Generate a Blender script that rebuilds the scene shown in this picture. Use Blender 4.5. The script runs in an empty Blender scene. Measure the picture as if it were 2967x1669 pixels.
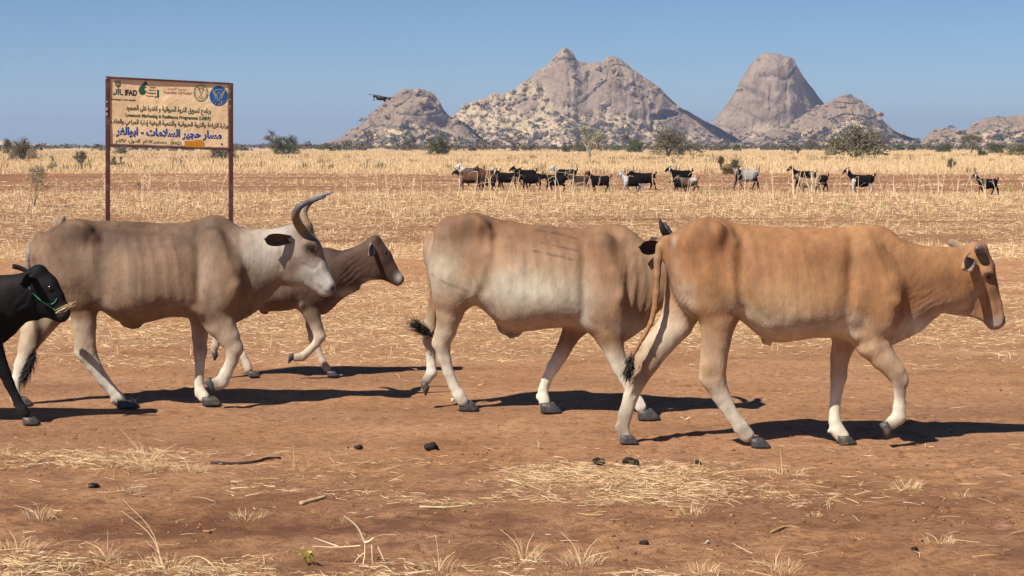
import bpy, math, random, time
import numpy as np
from mathutils import Vector, Matrix

T0 = time.time()
SC = bpy.context.scene
COL = SC.collection
rng = np.random.default_rng(7)

# ------------------------------------------------------------------ camera, sky, sun, exposure
F, CX, CY, CAMH = 4945.0, 1483.5, 422.5, 1.72      # focal length, optical axis and eye height in photo pixels / metres
cam = bpy.data.cameras.new('camera')
cam.lens, cam.sensor_width, cam.sensor_fit = 60.0, 36.0, 'HORIZONTAL'
cam.shift_y = -412.0 / 2967.0
cam.clip_start, cam.clip_end = 0.1, 20000
camo = bpy.data.objects.new('camera', cam)
camo.location, camo.rotation_euler = (0, 0, CAMH), (math.radians(90), 0, 0)
COL.objects.link(camo)
SC.camera = camo

SUN = Vector((-0.57, -0.60, 1.0)).normalized()      # towards the sun: left, behind the camera, high
EL = math.asin(SUN.z)
world = bpy.data.worlds.new('World')
SC.world = world
world.use_nodes = True
wn, wl = world.node_tree.nodes, world.node_tree.links
wn.clear()
wo = wn.new('ShaderNodeOutputWorld')
bg = wn.new('ShaderNodeBackground')
sky = wn.new('ShaderNodeTexSky')
sky.sky_type = 'NISHITA'
sky.sun_disc = False
sky.sun_elevation = EL
sky.sun_rotation = math.atan2(SUN.x, SUN.y)
sky.altitude, sky.air_density, sky.dust_density, sky.ozone_density = 2500, 0.85, 0.0, 4.0
hs = wn.new('ShaderNodeHueSaturation')
hs.inputs['Saturation'].default_value = 1.10
hs.inputs['Value'].default_value = 1.0
bg.inputs['Strength'].default_value = 0.057
wl.new(sky.outputs[0], hs.inputs['Color'])
wl.new(hs.outputs[0], bg.inputs[0])
wl.new(bg.outputs[0], wo.inputs[0])

sl = bpy.data.lights.new('sun', 'SUN')
sl.energy, sl.angle, sl.color = 5.0, math.radians(0.53), (1.0, 0.93, 0.83)
so = bpy.data.objects.new('sun', sl)
so.rotation_euler = SUN.to_track_quat('Z', 'Y').to_euler()
so.location = (-20, -20, 40)
COL.objects.link(so)

SC.view_settings.view_transform = 'Standard'
SC.view_settings.look = 'None'
SC.view_settings.exposure = 0.6
SC.view_settings.gamma = 1.0
SC.view_settings.use_curve_mapping = False
SC.render.engine = 'CYCLES'
SC.cycles.use_denoising = True
SC.cycles.max_bounces = 6
SC.cycles.diffuse_bounces = 3
SC.cycles.glossy_bounces = 2
SC.cycles.volume_bounces = 1
SC.cycles.transparent_max_bounces = 4
SC.cycles.use_adaptive_sampling = True
SC.cycles.adaptive_threshold = 0.01


def W(px, py, d):
    """photo point at distance d -> world"""
    return np.array([(px - CX) * d / F, d, CAMH - (py - CY) * d / F])


def gdepth(py):
    return CAMH * F / (py - CY)


# ------------------------------------------------------------------ noise
_P = np.random.default_rng(3).permutation(256)
_PP = np.concatenate([_P, _P, _P])


def vnoise(x, y, z=0.0, seed=0):
    x, y, z = np.broadcast_arrays(np.asarray(x, float) + seed * 17.3, np.asarray(y, float) - seed * 7.1, np.asarray(z, float) + seed * 3.7)
    xi, yi, zi = np.floor(x).astype(int), np.floor(y).astype(int), np.floor(z).astype(int)
    u, v, w = x - xi, y - yi, z - zi
    u, v, w = u * u * (3 - 2 * u), v * v * (3 - 2 * v), w * w * (3 - 2 * w)
    def h(a, b, c):
        return _PP[_PP[_PP[a & 255] + (b & 255)] + (c & 255)] / 255.0
    c00 = h(xi, yi, zi) * (1 - u) + h(xi + 1, yi, zi) * u
    c10 = h(xi, yi + 1, zi) * (1 - u) + h(xi + 1, yi + 1, zi) * u
    c01 = h(xi, yi, zi + 1) * (1 - u) + h(xi + 1, yi, zi + 1) * u
    c11 = h(xi, yi + 1, zi + 1) * (1 - u) + h(xi + 1, yi + 1, zi + 1) * u
    return ((c00 * (1 - v) + c10 * v) * (1 - w) + (c01 * (1 - v) + c11 * v) * w) * 2 - 1


def fbm(x, y, z=0.0, o=4, seed=0, g=0.5):
    r, a, s = 0.0, 1.0, 0.0
    for i in range(o):
        r = r + a * vnoise(np.asarray(x) * 2 ** i, np.asarray(y) * 2 ** i, np.asarray(z) * 2 ** i, seed + i)
        s += a
        a *= g
    return r / s


def sstep(a, b, x):
    t = np.clip((np.asarray(x, float) - a) / (b - a), 0, 1)
    return t * t * (3 - 2 * t)


# ------------------------------------------------------------------ object helpers
def tag(o, label=None, cat=None, group=None, kind=None):
    if label: o['label'] = label
    if cat: o['category'] = cat
    if group: o['group'] = group
    if kind: o['kind'] = kind
    return o


def link(name, me, parent=None, loc=None):
    o = bpy.data.objects.new(name, me)
    COL.objects.link(o)
    if parent is not None:
        o.parent = parent
    if loc is not None:
        o.location = loc
    return o


def empty(name, loc, label, cat, group=None):
    o = bpy.data.objects.new(name, None)
    o.empty_display_size = 0.2
    COL.objects.link(o)
    o.location = loc
    return tag(o, label, cat, group)


def mesh(name, v, f, mat=None, smooth=False, col=None, attr=None):
    """v (N,3); f (M,3|4) array or a list of tuples"""
    me = bpy.data.meshes.new(name)
    v = np.asarray(v, np.float32)
    if isinstance(f, np.ndarray) and f.ndim == 2:
        k = f.shape[1]
        me.vertices.add(len(v))
        me.vertices.foreach_set('co', v.ravel())
        me.loops.add(f.size)
        me.loops.foreach_set('vertex_index', f.ravel().astype(np.int32))
        me.polygons.add(len(f))
        me.polygons.foreach_set('loop_start', np.arange(0, f.size, k, dtype=np.int32))
        me.polygons.foreach_set('loop_total', np.full(len(f), k, np.int32))
        me.update(calc_edges=True)
    else:
        me.from_pydata([tuple(map(float, p)) for p in v], [], [tuple(map(int, q)) for q in f])
        me.update()
    if smooth:
        me.polygons.foreach_set('use_smooth', np.ones(len(me.polygons), bool))
    if col is not None:
        col = np.asarray(col, np.float32)
        if col.shape[1] == 3:
            col = np.concatenate([col, np.ones((len(col), 1), np.float32)], 1)
        a = me.color_attributes.new('tint', 'FLOAT_COLOR', 'POINT')
        a.data.foreach_set('color', col.ravel())
    for k_, val in (attr or {}).items():
        a = me.attributes.new(k_, 'FLOAT', 'POINT')
        a.data.foreach_set('value', np.asarray(val, np.float32))
    if mat is not None:
        for m in (mat if isinstance(mat, (list, tuple)) else [mat]):
            me.materials.append(m)
    return me


class Geo:
    """collects small pieces into one mesh"""
    def __init__(s):
        s.v, s.f, s.n, s.c, s.mi = [], [], 0, [], []

    def add(s, v, f, c=(1, 1, 1), mi=0):
        v = np.asarray(v, float)
        s.v.append(v)
        s.f += [tuple(int(i) + s.n for i in q) for q in f]
        s.mi += [mi] * len(f)
        s.n += len(v)
        c = np.asarray(c, float)
        s.c.append(np.tile(c, (len(v), 1)) if c.ndim == 1 else c)

    def mesh(s, name, mat, smooth=False, off=(0, 0, 0)):
        me = mesh(name, np.concatenate(s.v) - np.asarray(off), s.f, mat, smooth, np.concatenate(s.c))
        if any(s.mi):
            me.polygons.foreach_set('material_index', s.mi)
        return me


def box(cx, cy, cz, sx, sy, sz, rot=None):
    v = np.array([[x, y, z] for x in (-.5, .5) for y in (-.5, .5) for z in (-.5, .5)]) * [sx, sy, sz]
    if rot is not None:
        v = v @ np.array(rot).T
    return v + [cx, cy, cz], [(0, 1, 3, 2), (4, 6, 7, 5), (0, 4, 5, 1), (2, 3, 7, 6), (0, 2, 6, 4), (1, 5, 7, 3)]


def bevel_box(cx, cy, cz, sx, sy, sz, b, rot=None):
    """box with its four long (z) edges chamfered"""
    hx, hy, hz = sx / 2, sy / 2, sz / 2
    ring = [(-hx + b, -hy), (hx - b, -hy), (hx, -hy + b), (hx, hy - b), (hx - b, hy), (-hx + b, hy), (-hx, hy - b), (-hx, -hy + b)]
    v = np.array([(x, y, z) for z in (-hz, hz) for x, y in ring])
    if rot is not None:
        v = v @ np.array(rot).T
    f = [tuple(range(7, -1, -1)), tuple(range(8, 16))] + [(i, (i + 1) % 8, 8 + (i + 1) % 8, 8 + i) for i in range(8)]
    return v + [cx, cy, cz], f


def spline(pts, n):
    """Catmull-Rom through pts (any columns)"""
    p = np.asarray(pts, float)
    p = np.concatenate([2 * p[:1] - p[1:2], p, 2 * p[-1:] - p[-2:-1]])
    out = []
    m = len(p) - 3
    for t in np.linspace(0, m, n):
        i = min(int(t), m - 1)
        u = t - i
        a, b, c, d = p[i:i + 4]
        out.append(0.5 * (2 * b + (c - a) * u + (2 * a - 5 * b + 4 * c - d) * u * u + (3 * b - a - 3 * c + d) * u ** 3))
    return np.array(out)


def tube(pts, rad, n=8, caps=True):
    """pts (K,3), rad (K,) -> verts, faces"""
    p = np.asarray(pts, float)
    rad = np.asarray(rad, float)
    K = len(p)
    t = np.gradient(p, axis=0)
    t /= np.linalg.norm(t, axis=1)[:, None] + 1e-9
    ref = np.array([0, 1, 0.01])
    if abs(t[:, 1]).mean() > 0.7:
        ref = np.array([1.0, 0, 0.01])
    s = np.cross(t, ref)
    s /= np.linalg.norm(s, axis=1)[:, None] + 1e-9
    b = np.cross(t, s)
    an = np.linspace(0, 2 * math.pi, n, endpoint=False)
    v = p[:, None] + rad[:, None, None] * (np.cos(an)[None, :, None] * s[:, None] + np.sin(an)[None, :, None] * b[:, None])
    f = [(k * n + i, k * n + (i + 1) % n, (k + 1) * n + (i + 1) % n, (k + 1) * n + i) for k in range(K - 1) for i in range(n)]
    if caps:
        f += [tuple(range(n - 1, -1, -1)), tuple((K - 1) * n + i for i in range(n))]
    return v.reshape(-1, 3), f


# ------------------------------------------------------------------ materials
def mat(name, col=(0.5, 0.5, 0.5), rough=0.8, attr=False, noise=0.0, nscale=20.0, bump=0.0, bscale=60.0, stretch=(1, 1, 1), spec=0.3, metal=0.0, col2=None):
    m = bpy.data.materials.new(name)
    m.use_nodes = True
    nt = m.node_tree
    N, L = nt.nodes, nt.links
    b = N['Principled BSDF']
    b.inputs['Roughness'].default_value = rough
    b.inputs['Specular IOR Level'].default_value = spec
    b.inputs['Metallic'].default_value = metal
    if attr:
        a = N.new('ShaderNodeAttribute')
        a.attribute_name = 'tint'
        c = a.outputs['Color']
    else:
        r = N.new('ShaderNodeRGB')
        r.outputs[0].default_value = (*col, 1)
        c = r.outputs[0]
    tc = N.new('ShaderNodeTexCoord')
    mp = N.new('ShaderNodeMapping')
    mp.inputs['Scale'].default_value = stretch
    L.new(tc.outputs['Object'], mp.inputs['Vector'])
    if noise > 0:
        n = N.new('ShaderNodeTexNoise')
        n.inputs['Scale'].default_value = nscale
        n.inputs['Detail'].default_value = 5
        n.inputs['Roughness'].default_value = 0.6
        L.new(mp.outputs[0], n.inputs['Vector'])
        mr = N.new('ShaderNodeMapRange')
        mr.inputs['From Min'].default_value = 0.3
        mr.inputs['From Max'].default_value = 0.7
        mr.inputs['To Min'].default_value = 1 - noise
        mr.inputs['To Max'].default_value = 1 + noise
        L.new(n.outputs['Fac'], mr.inputs['Value'])
        vm = N.new('ShaderNodeVectorMath')
        vm.operation = 'SCALE'
        L.new(c, vm.inputs[0])
        L.new(mr.outputs[0], vm.inputs['Scale'])
        c = vm.outputs[0]
        if col2 is not None:
            mx = N.new('ShaderNodeMix')
            mx.data_type = 'RGBA'
            n2 = N.new('ShaderNodeTexNoise')
            n2.inputs['Scale'].default_value = nscale * 0.4
            n2.inputs['Detail'].default_value = 4
            L.new(mp.outputs[0], n2.inputs['Vector'])
            m2 = N.new('ShaderNodeMapRange')
            m2.inputs['From Min'].default_value = 0.52
            m2.inputs['From Max'].default_value = 0.68
            L.new(n2.outputs['Fac'], m2.inputs['Value'])
            L.new(m2.outputs[0], mx.inputs['Factor'])
            L.new(c, mx.inputs['A'])
            mx.inputs['B'].default_value = (*col2, 1)
            c = mx.outputs['Result']
    L.new(c, b.inputs['Base Color'])
    if bump > 0:
        n3 = N.new('ShaderNodeTexNoise')
        n3.inputs['Scale'].default_value = bscale
        n3.inputs['Detail'].default_value = 4
        L.new(mp.outputs[0], n3.inputs['Vector'])
        bp = N.new('ShaderNodeBump')
        bp.inputs['Strength'].default_value = bump
        bp.inputs['Distance'].default_value = 0.5 / bscale
        L.new(n3.outputs['Fac'], bp.inputs['Height'])
        L.new(bp.outputs[0], b.inputs['Normal'])
    return m


M_COAT = mat('coat', attr=True, rough=0.62, noise=0.13, nscale=22, bump=0.32, bscale=60, stretch=(1, 1, 0.45), spec=0.16)
M_DARKCOAT = mat('dark_coat', attr=True, rough=0.72, noise=0.2, nscale=20, bump=0.3, bscale=80, spec=0.12)
M_HAIR = mat('tail_hair', attr=True, rough=0.6, noise=0.2, nscale=40)
M_HOOF = mat('hoof_horn', (0.05, 0.048, 0.05), rough=0.45, noise=0.4, nscale=60, bump=0.4, bscale=90, col2=(0.13, 0.09, 0.06))
M_HORN = mat('horn', attr=True, rough=0.45, noise=0.25, nscale=30, bump=0.3, bscale=60)
M_EYE = mat('eye', (0.008, 0.006, 0.005), rough=0.12, spec=0.6)
M_STRAW = mat('straw', attr=True, rough=0.75, spec=0.2)
M_LEAF = mat('leaf', attr=True, rough=0.7, spec=0.2)
M_BARK = mat('bark', attr=True, rough=0.9, noise=0.3, nscale=8)
M_DUNG = mat('dung', (0.022, 0.015, 0.012), rough=0.9, noise=0.4, nscale=40, bump=0.8, bscale=60)
M_PAINT = mat('sign_paint', attr=True, rough=0.6, noise=0.15, nscale=30)
# ------------------------------------------------------------------ the ground: bands of bare track, straw litter and standing dry grass
_rd = np.random.default_rng(55)
DENT = np.zeros((360, 480))                               # hoof prints trodden into the track, 2 cm cells
for _ in range(620):
    hx_, hy_ = -4.8 + 9.6 * _rd.random(), 6.1 + 7.1 * _rd.random() ** 1.3
    a_, sc_ = _rd.random() * 3.14, .8 + .5 * _rd.random()
    i0, j0 = int((hy_ - 6) / .02), int((hx_ + 4.8) / .02)
    ii, jj = np.mgrid[max(i0 - 8, 0):min(i0 + 9, 360), max(j0 - 8, 0):min(j0 + 9, 480)]
    if not ii.size:
        continue
    dx_, dy_ = (jj - j0) * .02 / sc_, (ii - i0) * .02 / sc_
    u_, w_ = dx_ * math.cos(a_) + dy_ * math.sin(a_), -dx_ * math.sin(a_) + dy_ * math.cos(a_)
    q_ = np.sqrt((u_ / .062) ** 2 + (w_ / .05) ** 2)
    DENT[ii, jj] += (-.016 * np.exp(-q_ ** 4) + .008 * np.exp(-((q_ - 1.35) / .3) ** 2)) * (.4 + .8 * _rd.random())


def ground_z(x, y):
    x, y = np.asarray(x, float), np.asarray(y, float)
    near = sstep(60, 20, y)
    z = 0.010 * fbm(x * 0.8, y * 0.8, 0, 3, 1) + 0.012 * near * fbm(x * 5.0, y * 5.0, 0, 3, 5)
    clod = sstep(8.9, 7.6, y) + 0.5 * sstep(25.5, 29, y)
    z = z + clod * 0.030 * np.maximum(0, fbm(x * 13, y * 13, 0, 2, 9)) + 0.10 * sstep(25, 90, y) * fbm(x * 0.15, y * 0.15, 0, 2, 4)
    i = np.clip((y - 6) / .02, 0, 358.99); j = np.clip((x + 4.8) / .02, 0, 478.99)
    i0, j0 = i.astype(int), j.astype(int)
    fi, fj = i - i0, j - j0
    d = (DENT[i0, j0] * (1 - fi) + DENT[i0 + 1, j0] * fi) * (1 - fj) + (DENT[i0, j0 + 1] * (1 - fi) + DENT[i0 + 1, j0 + 1] * fi) * fj
    return z + d * ((y > 6) & (y < 13.2) & (np.abs(x) < 4.8))


def straw_cover(x, y):
    """0 bare soil .. 1 thick straw"""
    x, y = np.asarray(x, float), np.asarray(y, float)
    px = CX + x * F / y                                   # only used to say how far left / right along the track
    n = fbm(x * 0.9, y * 0.9, 0, 3, 21)
    ns = fbm(x * 0.35, y * 1.6, 0, 3, 27)                 # streaks along the track
    nb = fbm(x * 0.06, y * 0.25, 0, 2, 33)
    s = 0.006 + 0.012 * sstep(9, 13, y)
    b = lambda a0, a1, b0, b1: sstep(a0, a1, y) * sstep(b1, b0, y)
    s = s + b(5, 6, 6.95, 7.45) * 0.5 * sstep(0.24, 0.55, n + 0.26 * sstep(-0.6, -1.6, x))
    s = s + b(8.05, 8.3, 8.95, 9.35) * np.exp(-((x - 0.0) / 1.05) ** 2) * sstep(-0.35, 0.25, n) * 0.95
    s = s + b(9.0, 9.15, 9.5, 9.65) * np.exp(-((x + 2.2) / 0.55) ** 2) * sstep(-0.3, 0.3, n) * 0.6
    s = s + b(13, 13.6, 14.3, 15) * 0.42 * sstep(-0.3, 0.5, ns)
    s = s + b(14.4, 15.4, 21.2, 22.3) * (0.50 + 0.3 * n) * sstep(-0.5, 0.35, ns + 0.4 * n)
    s = s + b(25.2, 26.2, 29, 30) * (0.8 + 0.3 * n)
    s = s + b(29, 30, 40, 44) * (0.26 + 0.5 * ns)
    s = s + b(41, 46, 60, 68) * (0.62 + 0.5 * n)
    s = s + b(62, 68, 95, 112) * (0.10 + 0.45 * nb)
    s = s + sstep(98, 118, y) * (0.95 + 0.15 * nb)
    return np.clip(s, 0, 1)


def make_ground():
    ys = [-30.0, -10, 0, 2, 3.5, 4.5]
    y = 5.2
    while y < 9000:
        ys.append(y)
        y *= 1.0038 if y < 13 else 1.006 if y < 30 else (1.009 if y < 130 else 1.03)
    ys = np.array(ys)
    nx = 360
    half = np.maximum(1.05 * ys, 12)
    u = np.linspace(-1, 1, nx)
    u = np.sign(u) * (0.62 * np.abs(u) + 0.38 * np.abs(u) ** 3)
    X = u[None] * half[:, None]
    Y = np.repeat(ys[:, None], nx, 1)
    Z = ground_z(X, Y)
    cov = straw_cover(X, np.maximum(Y, 5))
    dark = np.clip(sstep(9.4, 7.7, Y) * (0.30 + 0.85 * fbm(X * 1.3, Y * 2.6, 0, 4, 41)) + sstep(9.6, 9.2, Y) * .35 * (fbm(X * 6, Y * 9, 0, 3, 44) > .12) + sstep(28, 31, Y) * sstep(125, 100, Y) * (0.72 + 0.3 * fbm(X * .3, Y * .5, 0, 2, 43))
                   + sstep(9.1, 9.8, Y) * sstep(24, 15, Y) * 0.42 * (fbm(X * 0.7, Y * 2.5, 0, 4, 47) + .30), 0, 1)
    v = np.stack([X, Y, Z], -1).reshape(-1, 3)
    r, c = len(ys), nx
    i = (np.arange(r - 1)[:, None] * c + np.arange(c - 1)[None]).ravel()
    f = np.stack([i, i + 1, i + c + 1, i + c], 1)
    m = bpy.data.materials.new('red_soil')
    m.use_nodes = True
    N, L = m.node_tree.nodes, m.node_tree.links
    b = N['Principled BSDF']
    b.inputs['Roughness'].default_value = 0.95
    b.inputs['Specular IOR Level'].default_value = 0.1
    tc = N.new('ShaderNodeTexCoord')
    def noise(scale, detail, rough=0.6, stretch=None):
        n = N.new('ShaderNodeTexNoise')
        n.inputs['Scale'].default_value = scale
        n.inputs['Detail'].default_value = detail
        n.inputs['Roughness'].default_value = rough
        if stretch:
            mp = N.new('ShaderNodeMapping')
            mp.inputs['Scale'].default_value = stretch
            L.new(tc.outputs['Object'], mp.inputs['Vector'])
            L.new(mp.outputs[0], n.inputs['Vector'])
        else:
            L.new(tc.outputs['Object'], n.inputs['Vector'])
        return n.outputs['Fac']
    def ramp(x, a, b_, lo=0, hi=1):
        mr = N.new('ShaderNodeMapRange')
        mr.inputs['From Min'].default_value, mr.inputs['From Max'].default_value = a, b_
        mr.inputs['To Min'].default_value, mr.inputs['To Max'].default_value = lo, hi
        L.new(x, mr.inputs['Value'])
        return mr.outputs[0]
    def mix(fac, A, B):
        x = N.new('ShaderNodeMix')
        x.data_type = 'RGBA'
        for s, k in ((fac, 'Factor'), (A, 'A'), (B, 'B')):
            if isinstance(s, tuple):
                x.inputs[k].default_value = (*s, 1)
            else:
                L.new(s, x.inputs[k])
        return x.outputs['Result']
    def math_(op, a, b_):
        x = N.new('ShaderNodeMath')
        x.operation = op
        for i_, s in enumerate((a, b_)):
            if isinstance(s, (int, float)):
                x.inputs[i_].default_value = s
            else:
                L.new(s, x.inputs[i_])
        return x.outputs[0]
    at = N.new('ShaderNodeAttribute'); at.attribute_name = 'cover'
    ad = N.new('ShaderNodeAttribute'); ad.attribute_name = 'dark'
    base = mix(ramp(noise(0.9, 5), 0.35, 0.65), (0.468, 0.236, 0.113), (0.585, 0.318, 0.168))
    base = mix(ramp(noise(7, 6, 0.7), 0.5, 0.72, 0, 0.5), base, (0.252, 0.117, 0.061))
    base = mix(ad.outputs['Fac'], base, (0.193, 0.089, 0.049))
    base = mix(ramp(noise(45, 5, 0.75), 0.56, 0.66, 0, 0.55), base, (0.164, 0.073, 0.044))
    base = mix(ramp(noise(90, 3, 0.6), 0.62, 0.7, 0, 0.5), base, (0.42, 0.25, 0.16))
    pit = noise(24, 9, 0.74, (0.7, 1, 1))
    base = mix(ramp(pit, 0.50, 0.38, 0, 0.62), base, (0.146, 0.063, 0.036))  # cavities of the bump also darkened in colour, shade painted into the soil
    base = mix(ramp(noise(3.2, 7, 0.72, (0.45, 1, 1)), 0.53, 0.66, 0, 0.5), base, (0.234, 0.108, 0.058))
    straw = mix(ramp(noise(60, 4, 0.7, (0.35, 1, 1)), 0.35, 0.65), (0.50, 0.335, 0.16), (0.64, 0.46, 0.24))
    far = mix(ramp(noise(0.5, 6, 0.7), 0.3, 0.7), (0.46, 0.33, 0.17), (0.58, 0.44, 0.245))
    cd = N.new('ShaderNodeSeparateXYZ')
    L.new(tc.outputs['Object'], cd.inputs[0])
    straw = mix(ramp(cd.outputs['Y'], 60, 110), straw, far)
    k = math_('MULTIPLY', at.outputs['Fac'], ramp(noise(14, 6, 0.75, (0.6, 1, 1)), 0.36, 0.6, 0.12, 1.0))
    k = math_('MAXIMUM', math_('MULTIPLY', k, 0.75), ramp(cd.outputs['Y'], 100, 130, 0, 0.9))
    L.new(mix(k, base, straw), b.inputs['Base Color'])
    bp = N.new('ShaderNodeBump')
    bp.inputs['Strength'].default_value = 1.0
    bp.inputs['Distance'].default_value = 0.045
    h = math_('ADD', math_('MULTIPLY', pit, 0.9), math_('MULTIPLY', noise(110, 4, 0.6), 0.28))
    L.new(h, bp.inputs['Height'])
    L.new(bp.outputs[0], b.inputs['Normal'])
    me = mesh('ground', v, f, m, True, attr={'cover': cov.ravel(), 'dark': dark.ravel()})
    tag(link('ground', me), 'flat red-brown soil plain with bare tracks and strips of straw', 'ground', kind='structure')


make_ground()
print('ground', round(time.time() - T0, 1))


# ------------------------------------------------------------------ rocky hills, outlines as seen from the plain
def t7(x, y): return x / 2.2596 + 960, y / 2.2596 + 100
def t8(x, y): return x / 2.4143 + 1900, y / 2.4143 + 100


def rock_material():
    m = bpy.data.materials.new('granite_hill')
    m.use_nodes = True
    N, L = m.node_tree.nodes, m.node_tree.links
    b = N['Principled BSDF']
    b.inputs['Roughness'].default_value = 0.9
    b.inputs['Specular IOR Level'].default_value = 0.15
    tc = N.new('ShaderNodeTexCoord')
    def noise(scale, detail, rough=0.6, stretch=(1, 1, 1)):
        n = N.new('ShaderNodeTexNoise')
        n.inputs['Scale'].default_value = scale
        n.inputs['Detail'].default_value = detail
        n.inputs['Roughness'].default_value = rough
        mp = N.new('ShaderNodeMapping')
        mp.inputs['Scale'].default_value = stretch
        L.new(tc.outputs['Object'], mp.inputs['Vector'])
        L.new(mp.outputs[0], n.inputs['Vector'])
        return n.outputs['Fac']
    def ramp(x, a, b_, lo=0, hi=1):
        mr = N.new('ShaderNodeMapRange')
        mr.inputs['From Min'].default_value, mr.inputs['From Max'].default_value = a, b_
        mr.inputs['To Min'].default_value, mr.inputs['To Max'].default_value = lo, hi
        L.new(x, mr.inputs['Value'])
        return mr.outputs[0]
    def mix(fac, A, B):
        x = N.new('ShaderNodeMix')
        x.data_type = 'RGBA'
        for s, k in ((fac, 'Factor'), (A, 'A'), (B, 'B')):
            if isinstance(s, tuple):
                x.inputs[k].default_value = (*s, 1)
            else:
                L.new(s, x.inputs[k])
        return x.outputs['Result']
    at = N.new('ShaderNodeAttribute'); at.attribute_name = 'rock'
    rock = mix(ramp(noise(0.03, 5), 0.35, 0.65), (0.255, 0.178, 0.126), (0.36, 0.266, 0.190))
    rock = mix(ramp(noise(0.09, 5, 0.65, (1, 1, 0.22)), 0.5, 0.7, 0, 0.7), rock, (0.165, 0.127, 0.108))
    rock = mix(ramp(noise(0.055, 4, 0.6, (1, 1, 0.4)), 0.55, 0.72, 0, 0.7), rock, (0.40, 0.28, 0.19))
    rock = mix(ramp(noise(0.35, 4, 0.7), 0.55, 0.7, 0, 0.75), rock, (0.11, 0.088, 0.075))
    rock = mix(ramp(noise(0.8, 3, 0.7), 0.55, 0.7, 0, 0.35), rock, (0.44, 0.35, 0.28))
    sand = mix(ramp(noise(0.12, 6, 0.7), 0.35, 0.65), (0.50, 0.375, 0.225), (0.64, 0.50, 0.31))
    sand = mix(ramp(noise(0.45, 5, 0.7), 0.54, 0.68, 0, 0.6), sand, (0.16, 0.12, 0.085))
    ac = N.new('ShaderNodeAttribute'); ac.attribute_name = 'recess_shade'
    cl = mix(at.outputs['Fac'], sand, rock)
    L.new(mix(ac.outputs['Fac'], cl, (0.12, 0.085, 0.07)), b.inputs['Base Color'])  # cracks, grooves and hollows get a darker colour, shade painted into the rock
    bp = N.new('ShaderNodeBump')
    bp.inputs['Strength'].default_value = 0.8
    bp.inputs['Distance'].default_value = 5.0
    ad = N.new('ShaderNodeMath'); ad.operation = 'ADD'
    L.new(noise(0.22, 8, 0.68, (1, 1, 0.6)), ad.inputs[0])
    L.new(noise(0.06, 4, 0.6, (1, 1, 0.3)), ad.inputs[1])
    L.new(ad.outputs[0], bp.inputs['Height'])
    L.new(bp.outputs[0], b.inputs['Normal'])
    return m


M_ROCK = rock_material()


def boulder_mesh(seed):
    r = np.random.default_rng(seed)
    t = (1 + 5 ** .5) / 2
    v = np.array([(-1, t, 0), (1, t, 0), (-1, -t, 0), (1, -t, 0), (0, -1, t), (0, 1, t), (0, -1, -t), (0, 1, -t), (t, 0, -1), (t, 0, 1), (-t, 0, -1), (-t, 0, 1)], float)
    f = [(0, 11, 5), (0, 5, 1), (0, 1, 7), (0, 7, 10), (0, 10, 11), (1, 5, 9), (5, 11, 4), (11, 10, 2), (10, 7, 6), (7, 1, 8), (3, 9, 4), (3, 4, 2), (3, 2, 6), (3, 6, 8), (3, 8, 9), (4, 9, 5), (2, 4, 11), (6, 2, 10), (8, 6, 7), (9, 8, 1)]
    v /= np.linalg.norm(v, axis=1)[:, None]
    v *= (0.5 * (1 + 0.5 * (r.random(12) - .5)))[:, None] * np.array([1.0 + .5 * r.random(), 1, 0.6 + .4 * r.random()])
    return v, f


BOULDERS = []
for s_ in range(6):
    v_, f_ = boulder_mesh(100 + s_)
    BOULDERS.append((v_, f_, mesh('boulder', v_, f_, M_ROCK, False, attr={'rock': np.ones(12), 'recess_shade': np.zeros(12)})))

HILLS = {}


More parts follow.
